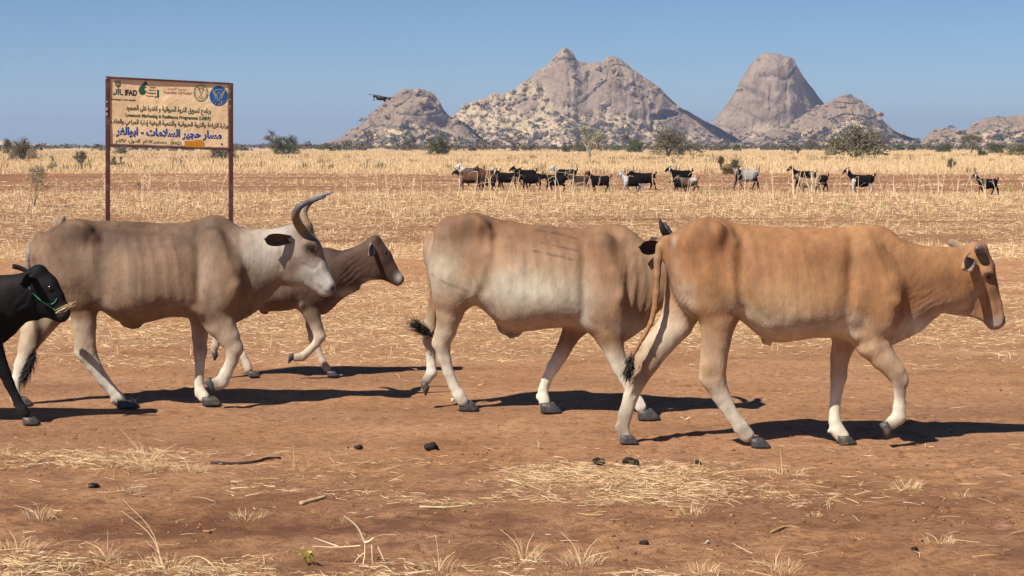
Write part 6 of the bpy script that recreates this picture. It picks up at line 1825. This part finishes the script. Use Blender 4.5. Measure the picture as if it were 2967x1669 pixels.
VV, FFF, CCC, off = [], [], [], 0
for p, sc, k in mass:
    v, f, c, _ = FB[k]
    m_ = 38 if sc < 3 else 60
    v, f, c = v[:m_ * 4], f[:m_], c[:m_ * 4]
    VV.append(v * [sc * (.9 + .7 * r.random()), sc, sc * .85] + p); FFF.append(f + off); CCC.append(c)
    off += len(v)
print('scrub', off // 4)
tag(link('scrub', mesh('scrub', np.concatenate(VV), np.concatenate(FFF), M_LEAF, False, np.concatenate(CCC))), 'grey-green scrub covering the foot of the hills and the far plain', 'scrub', kind='stuff')
print('bushes', round(time.time() - T0, 1))


# ------------------------------------------------------------------ goats
BLK, BRN, WHT, FWN, GRY = (.006, .005, .0055), (.12, .055, .032), (.46, .45, .44), (.22, .145, .09), (.17, .155, .145)


def make_goat(crop, s, hx, rx, fy, label, body=BLK, neck=None, head=None, ear=None, rear=None, legs=None, belly=None, hd=0.0, ph=0.0, sc=None, patch=None, dy=0.0, seed=0):
    r = np.random.default_rng(seed)
    py = crop(0, fy)[1]
    d = gdepth(py) + dy
    k = sc or ((rx - hx) / s * d / F / 1.10)
    xw = W(crop(rx, 0)[0], py, d)[0] - .45 * k
    neck = neck or body; head = head or neck; ear = ear or head; rear = rear or body; legs = legs or body; belly = belly or body
    B = Body([-.78, -.28, 0], [.66, .28, 1.02], .017)
    B.trunk([(-.36, .60, .43, .06, 0), (-.31, .645, .365, .095, .1), (-.22, .68, .29, .125, .15), (-.1, .675, .265, .13, .2), (.05, .665, .26, .138, .2), (.2, .675, .285, .132, .15), (.30, .685, .34, .125, .1), (.37, .645, .43, .09, 0), (.42, .60, .48, .05, 0)], 1, lambda x: 0.0, .03)
    hz_ = .775 + hd
    B.chain([(-.28, 0, .57), (-.40, 0, .655 + hd * .4), (-.475, 0, hz_ - .03)], [.105, .075, .062], 3, .75, .05)
    B.chain([(-.49, 0, hz_), (-.57, 0, hz_ - .05), (-.64, 0, hz_ - .11)], [.062, .05, .033], 4, .75, .03)
    B.chain([(-.46, 0, hz_ + .05), (-.42, .04, hz_ + .08), (-.375, .05, hz_ + .08)], [.02, .016, .01], 4, 1, .01)
    for sd in (-1, 1):
        p = math.sin(ph + (0 if sd < 0 else math.pi))
        q = math.sin(ph + 2.2 + (0 if sd < 0 else math.pi))
        lift = max(0, math.cos(ph + (0 if sd < 0 else math.pi))) * .06
        B.chain([(-.27, sd * .075, .47), (-.27 - p * .05, sd * .075, .30), (-.27 - p * .10 + lift * .6, sd * .07, .16 + lift * .3), (-.27 - p * .15 + lift * 1.3, sd * .07, .035 + lift)], [.075, .042, .028, .026], 5, .8, .035)
        B.chain([(.29, sd * .075, .50), (.27 - q * .03, sd * .08, .38), (.345 - q * .07, sd * .075, .245), (.325 - q * .11, sd * .07, .12), (.31 - q * .15, sd * .07, .03)], [.105, .075, .038, .028, .026], 6, .8, .035)
        B.chain([(-.482, sd * .05, hz_ + .02), (-.495, sd * .08, hz_ - .04), (-.515, sd * .09, hz_ - .135)], [.022, .034, .022], 7, .5, .01)
    B.chain([(.41, 0, .61), (.455, 0, .67), (.445, 0, .74)], [.026, .026, .024], 6, 1, .02)
    B.chain([(-.615, 0, hz_ - .13), (-.61, 0, hz_ - .185)], [.016, .008], 4, .7, .01)
    v, f, lab, nrm = B.skin()
    v = v + nrm * (.015 * fbm(v[:, 0] * 24, v[:, 1] * 22, v[:, 2] * 9, 3, seed))[:, None]
    tab = np.array([body, body, body, neck, head, legs, rear, ear], float)
    col = tab[lab].copy()
    nz = fbm(v[:, 0] * 6, v[:, 1] * 6, v[:, 2] * 6, 3, seed + 2)
    w = sstep(.42, .36, v[:, 2] + .03 * nz) * np.isin(lab, [5, 6])
    col = col * (1 - w[:, None]) + np.array(legs) * w[:, None]
    w = sstep(.42, .36, v[:, 2] + .04 * nz) * (lab == 1)
    col = col * (1 - w[:, None]) + np.array(belly) * w[:, None]
    if patch:
        (u0, u1, z0, pc) = patch
        w = sstep(u0 - .04, u0 + .04, v[:, 0] + .06 * nz) * sstep(u1 + .04, u1 - .04, v[:, 0] + .06 * nz) * sstep(z0 - .03, z0 + .03, v[:, 2] + .05 * nz) * np.isin(lab, [1, 5, 6])
        col = col * (1 - w[:, None]) + np.array(pc) * w[:, None]
    col = col * (1 + .3 * nz[:, None])
    o = link('goat', mesh('goat', v * k, f, M_GOAT, True, col), None, (xw, d, ground_z(xw, d) - .01))
    o.rotation_euler = (0, 0, r.normal(0, .12))
    tag(o, label, 'goat', 'goats crossing the plain in a line')


M_GOAT = mat('goat_hair', attr=True, rough=.7, noise=.25, nscale=30, bump=.4, bscale=60, spec=.05)
g5 = lambda x, y: (1280 + x / 3.578, 460 + y / 3.578)
g6 = lambda x, y: (1900 + x / 2.4143, 460 + y / 2.4143)
make_goat(g5, 3.578, 105, 412, 330, 'brown goat with a black neck walking foremost at the left end', body=(.10, .047, .028), neck=(.03, .018, .014), head=(.02, .014, .012), rear=(.10, .048, .03), legs=(.2, .13, .1), belly=(.02, .015, .014), hd=-.06, ph=.4, seed=1)
make_goat(g5, 3.578, 128, 440, 308, 'white-headed pale goat behind the foremost brown goat', body=(.10, .075, .065), head=WHT, neck=(.5, .48, .46), ear=(.6, .5, .45), ph=1.4, hd=-.02, dy=3, seed=2)
make_goat(g5, 3.578, 320, 610, 312, 'reddish-brown goat walking behind the foremost one', body=(.11, .055, .034), head=(.07, .035, .024), ph=2.2, hd=.0, dy=2, seed=3)
make_goat(g5, 3.578, 352, 565, 332, 'dark kid walking beside the reddish-brown goat', body=(.02, .014, .013), ph=3.0, hd=-.10, seed=4)
make_goat(g5, 3.578, 512, 792, 318, 'black goat with one white ear, first of the black ones', ear=WHT, ph=.9, hd=.0, seed=5)
make_goat(g5, 3.578, 700, 985, 308, 'black goat half hidden among the black ones, its head behind a rump', ph=2.7, dy=2, hd=-.02, seed=6)
make_goat(g5, 3.578, 765, 1048, 326, 'shaggy black goat with its head raised, in the middle of the black ones', ph=4.0, hd=.06, seed=7)
make_goat(g5, 3.578, 1010, 1300, 350, 'black goat nearest the camera, head low behind another', ph=1.1, hd=-.12, seed=8)
make_goat(g5, 3.578, 1112, 1406, 322, 'black goat with a white face behind the nearest black one', head=WHT, neck=(.25, .23, .22), ear=(.4, .38, .36), ph=5.2, dy=4, hd=-.01, seed=9)
make_goat(g5, 3.578, 1275, 1532, 335, 'dark brown kid with a pale belly and a stuck-out tail', body=(.045, .026, .019), belly=(.36, .30, .25), legs=(.2, .16, .13), head=(.06, .035, .025), ph=.2, hd=-.08, seed=10)
make_goat(g5, 3.578, 1478, 1755, 345, 'black goat with a brown face, walking apart behind the group', head=(.11, .05, .03), ph=3.6, hd=.06, seed=11)
make_goat(g5, 3.578, 1812, 2095, 350, 'black goat with a white neck and white forelegs', neck=WHT, head=(.3, .28, .27), ear=WHT, legs=(.34, .32, .31), rear=BLK, ph=1.9, hd=.02, patch=(-.4, -.2, .3, (.4, .39, .38)), seed=12)
make_goat(g5, 3.578, 1925, 2222, 345, 'long-haired black goat overlapping the white-necked one, tail up', ph=2.9, hd=-.08, dy=2.2, seed=22)
make_goat(g6, 2.4143, 62, 262, 222, 'black goat with white ears behind the grey-backed one', ear=WHT, ph=.6, hd=-.02, dy=3, seed=13)
make_goat(g6, 2.4143, 128, 302, 235, 'grey-brown goat with a silvery saddle', body=(.10, .07, .052), neck=(.16, .11, .08), head=(.19, .13, .095), patch=(.0, .34, .55, (.34, .33, .33)), ph=2.4, hd=-.06, seed=14)
make_goat(g6, 2.4143, 95, 235, 232, 'small black kid in front of the grey-backed goat', ear=(.4, .38, .37), ph=4.4, hd=-.12, seed=15)
make_goat(g6, 2.4143, 496, 724, 215, 'grey-white goat with black shoulders and a brown head', body=(.30, .29, .28), neck=(.24, .20, .17), head=(.10, .055, .035), legs=(.04, .03, .03), rear=(.18, .17, .17), patch=(-.34, -.14, .3, BLK), ph=5.0, hd=-.02, seed=16)
make_goat(g6, 2.4143, 915, 1130, 228, 'black goat with head raised behind the fawn one', ph=1.2, hd=.03, dy=3, seed=17)
make_goat(g6, 2.4143, 962, 1152, 245, 'fawn goat walking among black ones', body=(.24, .165, .11), head=(.17, .10, .065), neck=(.27, .19, .13), ear=(.30, .22, .15), ph=3.1, hd=.02, seed=18)
make_goat(g6, 2.4143, 1020, 1208, 232, 'black goat whose front is hidden by the fawn goat', ph=.1, hd=-.1, dy=1.5, seed=19)
make_goat(g6, 2.4143, 1308, 1533, 244, 'black goat with white stockings and a long pale ear', head=(.05, .022, .015), ear=(.5, .4, .37), legs=(.5, .47, .45), rear=BLK, ph=.7, hd=.08, seed=20)
make_goat(g6, 2.4143, 2208, 2397, 248, 'lone black goat with a white ear following far at the right', ear=WHT, head=(.035, .02, .016), ph=2.0, hd=.06, seed=21)
print('goats', round(time.time() - T0, 1))
# ------------------------------------------------------------------ the sign
sx = lambda x, y: (250 + x / 5.152, 180 + y / 5.152)


def SG(cx, cy, off=0.0):
    """point on the sign board (cx, cy in the enlarged view of the board), off = metres towards the camera"""
    d = 31.6 + 0.8 * (cx - 350) / 1775.0
    p = W(*sx(cx, cy), d)
    return p + SGN * off


SGN = np.zeros(3)
_a, _b, _c = SG(350, 300), SG(2100, 300), SG(350, 1200)
SGN = np.cross(_c - _a, _b - _a); SGN /= np.linalg.norm(SGN)
if SGN[1] > 0:
    SGN = -SGN
base = SG(1240, 780); base = np.array([base[0], base[1], 0.0])
sign = empty('signboard', base, 'large dented cream signboard with Arabic and English lettering on two dark red posts', 'sign')
M_BOARD = mat('cream_board', (.78, .56, .335), rough=.55, noise=.10, nscale=3.0, bump=.25, bscale=9, col2=(.68, .47, .27), spec=.3)
M_FRAME = mat('red_oxide', (.085, .030, .026), rough=.6, noise=.3, nscale=12, bump=.2, bscale=40, col2=(.13, .075, .06))
M_CHIP = mat('bare_metal', (.34, .30, .26), rough=.6, noise=.3, nscale=20)

TL, TR, BR, BL = (340, 232), (2135, 322), (2135, 1296), (336, 1238)


def bil(u, v):
    t = np.array(TL) * (1 - u) + np.array(TR) * u
    b = np.array(BL) * (1 - u) + np.array(BR) * u
    return t * (1 - v) + b * v


def dent(cx, cy):
    u = (cx - 340) / 1795.0
    w_ = (cy - 234 - 90 * u) / 990.0
    return .010 * float(fbm(u * 3.2, w_ * 2.2, 0, 2, 3)) + .007 * math.exp(-((u - .5) / .05) ** 2 - ((w_ - .33) / .06) ** 2) - .008 * math.exp(-((u - .42) / .03) ** 2 - ((w_ - .36) / .04) ** 2) + .006 * math.exp(-((u - .55) / .08) ** 2 - ((w_ - .27) / .02) ** 2) - .012 * math.exp(-((w_ - .02) / .02) ** 2) * math.sin(u * 9)


nu, nv = 60, 34
V, Fq = [], []
for lay in (0, 1):
    for j in range(nv + 1):
        for i in range(nu + 1):
            u, w_ = i / nu, j / nv
            c = bil(u, w_)
            dn = dent(c[0], c[1])
            V.append(SG(c[0], c[1], (-.012 if lay else 0) + dn) - base)
n1 = (nu + 1) * (nv + 1)
for j in range(nv):
    for i in range(nu):
        a = j * (nu + 1) + i
        Fq.append((a, a + 1, a + nu + 2, a + nu + 1))
        Fq.append((n1 + a, n1 + a + nu + 1, n1 + a + nu + 2, n1 + a + 1))
rim = [i for i in range(nu + 1)] + [j * (nu + 1) + nu for j in range(1, nv + 1)] + [nv * (nu + 1) + i for i in range(nu - 1, -1, -1)] + [j * (nu + 1) for j in range(nv - 1, 0, -1)]
for a, b_ in zip(rim, rim[1:] + rim[:1]):
    Fq.append((a, n1 + a, n1 + b_, b_))
bme = mesh('board', V, Fq, M_BOARD, True)
link('board', bme, sign)


def bar(p, q, w, dp, name, m=M_FRAME):
    p, q = np.asarray(p, float), np.asarray(q, float)
    L = np.linalg.norm(q - p)
    z = (q - p) / L
    y = SGN - z * (SGN @ z); y /= np.linalg.norm(y)
    x = np.cross(y, z)
    rot = np.stack([x, y, z], 1)
    v, f = bevel_box(0, 0, 0, w, dp, L, .006)
    v = v @ rot.T + (p + q) / 2 - base
    return link(name, mesh(name, v, f, m), sign)


for cx, top in ((322, 212), (2160, 312)):
    p = SG(cx, top, -.012)
    bt = p.copy(); bt[2] = -.12
    bar(bt, p, .080, .070, 'post')
bar(SG(361, 229, .006), SG(2127, 320, .006), .032, .052, 'frame_rail')
bar(SG(361, 1243, .006), SG(2127, 1300, .006), .036, .052, 'frame_rail')
gch = Geo()
for y_ in (240, 590, 700, 775):
    c_ = SG(296 + 6 * (y_ % 3), y_, .026)
    v, f = box(*(c_ - base), .03, .008, .02 + .03 * (y_ > 600))
    gch.add(v, f)
for y_ in (345, 440, 560, 660):
    c_ = SG(2144, y_, .026)
    v, f = box(*(c_ - base), .014, .006, .022)
    gch.add(v, f)
link('chipped_paint', gch.mesh('chipped_paint', M_CHIP), sign)

# Arabic joins: base letter -> isolated, final, initial, medial
AR = {'ا': 'ﺍﺎ', 'أ': 'ﺃﺄ', 'إ': 'ﺇﺈ', 'ب': 'ﺏﺐﺑﺒ', 'ت': 'ﺕﺖﺗﺘ', 'ث': 'ﺙﺚﺛﺜ', 'ج': 'ﺝﺞﺟﺠ', 'ح': 'ﺡﺢﺣﺤ', 'خ': 'ﺥﺦﺧﺨ', 'د': 'ﺩﺪ', 'ر': 'ﺭﺮ', 'ز': 'ﺯﺰ', 'س': 'ﺱﺲﺳﺴ', 'ص': 'ﺹﺺﺻﺼ', 'ط': 'ﻁﻂﻃﻄ', 'ع': 'ﻉﻊﻋﻌ', 'غ': 'ﻍﻎﻏﻐ', 'ف': 'ﻑﻒﻓﻔ', 'ق': 'ﻕﻖﻗﻘ', 'ك': 'ﻙﻚﻛﻜ', 'ل': 'ﻝﻞﻟﻠ', 'م': 'ﻡﻢﻣﻤ', 'ن': 'ﻥﻦﻧﻨ', 'ه': 'ﻩﻪﻫﻬ', 'و': 'ﻭﻮ', 'ي': 'ﻱﻲﻳﻴ', 'ى': 'ﻯﻰ', 'ة': 'ﺓﺔ'}


def shape(t):
    t = t.replace('لا', 'ـLA')
    out = []
    for word in t.split(' '):
        seq, i = [], 0
        while i < len(word):
            if word[i:i + 3] == 'ـLA':
                seq.append('LA'); i += 3
            else:
                seq.append(word[i]); i += 1
        s = []
        for i, ch in enumerate(seq):
            prev = seq[i - 1] if i else ''
            nxt = seq[i + 1] if i + 1 < len(seq) else ''
            jp = prev in AR and len(AR[prev]) == 4
            jn = nxt in AR or nxt == 'LA'
            if ch == 'LA':
                s.append('ﻼ' if jp else 'ﻻ')
            elif ch in AR:
                fm = AR[ch]
                if len(fm) == 4:
                    s.append(fm[3] if jp and jn else fm[1] if jp else fm[2] if jn else fm[0])
                else:
                    s.append(fm[1] if jp else fm[0])
            else:
                s.append(ch)
        w, buf = [], ''
        for ch in s:
            if ch in '٠١٢٣٤٥٦٧٨٩':
                buf += ch
            else:
                if buf: w.append(buf); buf = ''
                w.append(ch)
        if buf: w.append(buf)
        out.append(''.join(reversed(w)))
    return ' '.join(reversed(out))


def lettering(txt, x0, x1, y0, y1, col, bold=0.0, arabic=False, skew=None, name='lettering', off=.0025):
    """text stretched into a box on the board (enlarged-view pixels, before the board's own slope)"""
    cu = bpy.data.curves.new('lettering', 'FONT')
    cu.body = shape(txt) if arabic else txt
    cu.offset = bold
    cu.resolution_u = 3
    to = bpy.data.objects.new('lettering', cu)
    COL.objects.link(to)
    dg = bpy.context.evaluated_depsgraph_get()
    me = bpy.data.meshes.new_from_object(to.evaluated_get(dg))
    bpy.data.objects.remove(to)
    n = len(me.vertices)
    co = np.zeros(n * 3, np.float32)
    me.vertices.foreach_get('co', co)
    co = co.reshape(-1, 3)
    lo, hi = co.min(0), co.max(0)
    u = (co[:, 0] - lo[0]) / (hi[0] - lo[0])
    w = (co[:, 1] - lo[1]) / (hi[1] - lo[1])
    X = x0 + u * (x1 - x0)
    Y = y1 - w * (y1 - y0) + (X - x0) * (.043 if skew is None else skew)
    v = np.array([SG(a, b_, off + dent(a, b_)) for a, b_ in zip(X, Y)]) - base
    me.vertices.foreach_set('co', v.astype(np.float32).ravel())
    a = me.color_attributes.new('tint', 'FLOAT_COLOR', 'POINT')
    a.data.foreach_set('color', np.tile(np.array([*col, 1], np.float32), n))
    me.materials.clear()
    me.materials.append(M_PAINT)
    me.update()
    return link(name, me, sign)


GRN, BLKT, BLU, FAD = (.022, .060, .030), (.020, .018, .018), (.012, .055, .26), (.30, .17, .11)
lettering('IFAD', 575, 758, 408, 498, BLKT, .05)
lettering('Investing in rural people', 370, 735, 535, 577, (.05, .05, .045), .03)
for t_, xa, xb, yy in (('Livestock', 950, 1040, 362), ('Marketing', 932, 1035, 404), ('& Resilience', 905, 1040, 448), ('Programme', 890, 1012, 492)):
    lettering(t_, xa, xb, yy, yy + 26, GRN, .03)
lettering('جمهورية السودان', 1215, 1490, 372, 418, FAD, .014, True)
lettering('Republic Of Sudan', 1155, 1578, 430, 478, FAD, .02)
lettering('برنامج تسويق الثروة الحيوانية و القدرة على الصمود', 590, 1862, 628, 752, GRN, .03, True)
lettering('Livestock Marketing & Resilience Programme (LMRP)', 586, 1858, 762, 832, GRN, .035)
lettering('وزارة الزراعة والثروة الحيوانية والتنمية الريفية إدارة المراعي والعلف', 366, 2118, 838, 948, BLKT, .028, True)
lettering('مسار حجير السلامات - ابوالغر', 440, 2022, 958, 1120, BLU, .05, True)
lettering('ديسمبر ٢٠١٧م', 845, 1200, 1158, 1232, GRN, .03, True, .02)
lettering('الطول: ٩٨كلم', 442, 800, 1140, 1222, GRN, .03, True, .02)
lettering('(IFAD)', 1258, 1422, 1182, 1252, (.05, .06, .035), .02, False, .02)


def flat(polys, col, name, off=.003, crop=None):
    g = Geo()
    for k, p in enumerate(polys):
        mx_, my_ = np.mean(p, 0)
        q = [SG(x, y, off + .0002 * min(k, 8) + (dent(x, y) if len(p) < 9 else max(dent(x, y), dent(mx_, my_)))) - base for x, y in p]
        area = sum(a[0] * b_[1] - b_[0] * a[1] for a, b_ in zip(p, p[1:] + p[:1]))
        idx = tuple(range(len(q)))
        g.add(q, [idx[::-1] if area > 0 else idx], col[k] if isinstance(col, list) else col)
    return link(name, g.mesh(name, M_PAINT), sign)


def ring(cx, cy, rx, ry, a0=0, a1=360, n=28):
    return [(cx + rx * math.cos(math.radians(a0 + (a1 - a0) * i / n)), cy + ry * math.sin(math.radians(a0 + (a1 - a0) * i / n))) for i in range(n + (a1 - a0 < 360))]


def arc(cx, cy, rx, ry, w, a0, a1, n=12):
    o_, i_ = ring(cx, cy, rx, ry, a0, a1, n), ring(cx, cy, rx - w, ry - w, a0, a1, n)
    return [[o_[k], o_[k + 1], i_[k + 1], i_[k]] for k in range(n)]


def stroke(pts, w):
    out = []
    for (a, b_), (c, d) in zip(pts[:-1], pts[1:]):
        L = math.hypot(c - a, d - b_) + 1e-6
        nx_, ny_ = -(d - b_) / L * w / 2, (c - a) / L * w / 2
        out.append([(a + nx_, b_ + ny_), (c + nx_, d + ny_), (c - nx_, d - ny_), (a - nx_, b_ - ny_)])
    return out


# wheat-ear mark
wh = stroke([(398, 482), (440, 478), (452, 455), (452, 400)], 18) + stroke([(478, 490), (478, 392)], 15) + stroke([(503, 398), (503, 462), (515, 484), (550, 486)], 18) + stroke([(400, 462), (428, 460)], 8)
wh += stroke([(435, 345), (475, 372), (514, 345)], 13) + stroke([(435, 320), (475, 345), (514, 320)], 12) + stroke([(475, 345), (475, 385)], 10)
for x_ in (438, 456, 474, 492, 510):
    wh += stroke([(x_, 275), (x_ + (474 - x_) * .15, 318)], 8)
flat(wh, (.03, .055, .045), 'emblem')
# green animal mark with bar
flat([[(888, 280), (915, 325), (905, 335), (912, 345), (880, 338), (872, 360), (905, 378), (870, 385), (872, 420), (905, 432), (885, 455), (870, 485), (815, 488), (788, 460), (780, 415), (795, 370), (835, 335), (868, 300)]] + stroke([(1070, 412), (1070, 530)], 28) + stroke([(1022, 518), (1050, 519)], 22), (.018, .085, .050), 'emblem')
# ring with a bull's head and ears of grain
em = []
for a0, a1 in ((200, 250), (255, 300), (-55, -5), (5, 50), (55, 125), (130, 195)):
    em += arc(1710, 460, 110, 124, 11, a0, a1, 8)
em += stroke([(1672, 395), (1668, 375), (1690, 392), (1730, 392), (1752, 378), (1748, 400)], 8) + stroke([(1690, 395), (1695, 440), (1704, 478), (1720, 478), (1730, 440), (1735, 395)], 7) + stroke([(1690, 415), (1660, 410)], 8) + stroke([(1735, 415), (1765, 412)], 8) + stroke([(1700, 430), (1706, 434)], 8) + stroke([(1722, 434), (1728, 430)], 8)
for s_ in (-1, 1):
    for i in range(8):
        a = math.radians(90 + s_ * (25 + i * 13))
        x_, y_ = 1710 + 82 * math.cos(a), 462 + 92 * math.sin(a)
        em += stroke([(x_ - 7, y_ - 6), (x_ + 7, y_ + 6)], 6)
em += arc(1710, 520, 26, 26, 8, 0, 359, 10)
flat(em, (.035, .10, .04), 'emblem')
# blue disc with a spread-winged bird
flat([ring(1976, 505, 137, 150, 0, 360, 36)], (.010, .095, .30), 'emblem', .003)
bd = []
for s_ in (-1, 1):
    for i in range(6):
        bd += stroke([(1976 + s_ * 30, 480 + i * 12), (1976 + s_ * (100 - i * 9), 415 + i * 22 - (5 - i) * 2)], 6)
    bd += stroke([(1976 + s_ * 100, 412), (1976 + s_ * 62, 500), (1976 + s_ * 40, 560)], 6) + stroke([(1976 + s_ * 18, 575), (1976 + s_ * 50, 612)], 8) + stroke([(1976 + s_ * 60, 590), (1976 + s_ * 85, 575)], 5)
bd += stroke([(1960, 470), (1955, 520), (1968, 575)], 8) + stroke([(1992, 470), (1997, 520), (1984, 575)], 8) + stroke([(1966, 462), (1976, 445), (1992, 452)], 8) + stroke([(1915, 428), (1945, 412), (2005, 412), (2035, 430)], 8) + stroke([(1920, 620), (1976, 632), (2032, 622)], 9)
flat(bd, (.40, .34, .26), 'emblem', .007)
flat(stroke([(1930, 585), (1950, 632)], 12), (.01, .01, .02), 'emblem', .010)
# orange patch, hole
flat([[(1466, 1178), (1612, 1176), (1614, 1160), (1722, 1164), (1724, 1180), (1756, 1182), (1756, 1275), (1560, 1270), (1466, 1262)]], (.52, .22, .012), 'patch', .004)
flat([ring(2020, 1225, 13, 18, 0, 360, 10)], (.05, .03, .02), 'hole', .004)
print('sign', round(time.time() - T0, 1))

# ------------------------------------------------------------------ the stump behind the left cow
b = W(171, 422.5, 30.0); b[2] = 0
B = Body([-.16, -.12, -.05], [.18, .12, .56], .012)
B.chain([(0, 0, -.1), (0, 0, .40)], [.115, .105], 1, .8, 0)
B.chain([(.07, .01, .30), (.085, .01, .47)], [.05, .03], 1, .9, .02)
v, f, lab, nrm = B.skin()
v[:, 0] = np.clip(v[:, 0], -.10, .115); v[:, 1] = np.clip(v[:, 1], -.075, .075); v[:, 2] = np.minimum(v[:, 2], .445 + .05 * (v[:, 0] > .05))
v = v + nrm * (.008 * fbm(v[:, 0] * 25, v[:, 1] * 25, v[:, 2] * 25, 3, 9))[:, None]
M_STONE = mat('weathered_stone', (.33, .25, .17), rough=.9, noise=.3, nscale=14, bump=.5, bscale=40, col2=(.16, .11, .08))
tag(link('marker_stump', mesh('marker_stump', v, f, M_STONE, True), None, b), 'short broken stone marker post showing above the rump of the left cow', 'post')

# ------------------------------------------------------------------ the drone
dc = W(1050 + 950 / 17.17, 250 + 590 / 17.17, 25.0)
dk = 25.0 / F / 17.17
drone = empty('drone', dc, 'small dark folding quadcopter drone hovering before the left dome', 'drone')
M_DRONE = mat('dark_plastic', (.028, .028, .034), rough=.4, noise=.15, nscale=60)
M_PROP = mat('propeller_plastic', (.02, .02, .024), rough=.5)
M_LENS = mat('lens_glass', (.01, .01, .015), rough=.1, spec=.6)
D = lambda x, y, dy=0.0: np.array([(x - 950) * dk, dy, (590 - y) * dk])
a = math.radians(6)
R6 = np.array([[math.cos(a), 0, math.sin(a)], [0, 1, 0], [-math.sin(a), 0, math.cos(a)]])
st = [(690, 488, 610, .030), (720, 482, 680, .042), (830, 480, 702, .046), (1000, 494, 706, .045), (1150, 520, 702, .040), (1205, 545, 660, .030)]
V, Fq = [], []
for x, yt, yb, w in st:
    zc, hh = (590 - (yt + yb) / 2) * dk, (yb - yt) / 2 * dk
    for k in range(12):
        t = 2 * math.pi * k / 12
        ct, st_ = math.cos(t), math.sin(t)
        V.append([(x - 950) * dk, w * math.copysign(abs(ct) ** .6, ct), zc + hh * math.copysign(abs(st_) ** .6, st_)])
n = len(st)
Fq = [(i * 12 + k, i * 12 + (k + 1) % 12, (i + 1) * 12 + (k + 1) % 12, (i + 1) * 12 + k) for i in range(n - 1) for k in range(12)] + [tuple(range(11, -1, -1)), tuple((n - 1) * 12 + k for k in range(12))]
link('body', mesh('body', V, Fq, M_DRONE, True), drone)
for p0, p1, rad in ((D(740, 520, -.035), D(610, 505, -.13), .009), (D(740, 520, .035), D(545, 500, .13), .009), (D(1180, 610, -.03), D(1370, 640, -.10), .009), (D(1180, 600, .03), D(1340, 610, .12), .009)):
    v, f = tube([p0, (p0 + p1) / 2, p1], [rad * 1.2, rad, rad * 1.1], 8)
    link('arm', mesh('arm', v, f, M_DRONE, True), drone)
    up = R6 @ np.array([0, 0, 1.0])
    v, f = tube([p1 - up * .012, p1 + up * .016], [.013, .012], 12)
    link('motor', mesh('motor', v, f, M_DRONE, True), drone)
    hub = p1 + up * .020
    g = Geo()
    for ang in (20, 200):
        t = math.radians(ang + 25 * (p1[1] > 0))
        dr = R6 @ np.array([math.cos(t), math.sin(t), 0])
        sd = np.cross(up, dr)
        pts = []
        for q, w in ((.004, .004), (.03, .010), (.07, .008), (.104, .003)):
            pts += [hub + dr * q - sd * w + up * .002, hub + dr * q + sd * w - up * .001, hub + dr * q + sd * w - up * .0025, hub + dr * q - sd * w + up * .0005]
        fs = [(4 * i + k, 4 * i + (k + 1) % 4, 4 * i + 4 + (k + 1) % 4, 4 * i + 4 + k) for i in range(3) for k in range(4)] + [(3, 2, 1, 0), (12, 13, 14, 15)]
        g.add(pts, fs)
    v, f = tube([hub - up * .004, hub + up * .004], [.007, .006], 10)
    g.add(v, f)
    link('propeller', g.mesh('propeller', M_PROP), drone)
for p0, p1 in ((D(545, 500, .13), D(542, 715, .13)), (D(620, 505, -.13), D(626, 750, -.13)), (D(1365, 640, -.1), D(1365, 715, -.1))):
    v, f = tube([p0, p1], [.007, .004], 8)
    link('landing_leg', mesh('landing_leg', v, f, M_DRONE, True), drone)
v, f = sphere(D(1105, 715), .017)
cm = link('camera', mesh('camera', v, f, M_DRONE, True), drone)
v, f = sphere(D(1115, 722, -.012), .008)
link('lens', mesh('lens', v, f, M_LENS, True), cm)
print('done', round(time.time() - T0, 1))
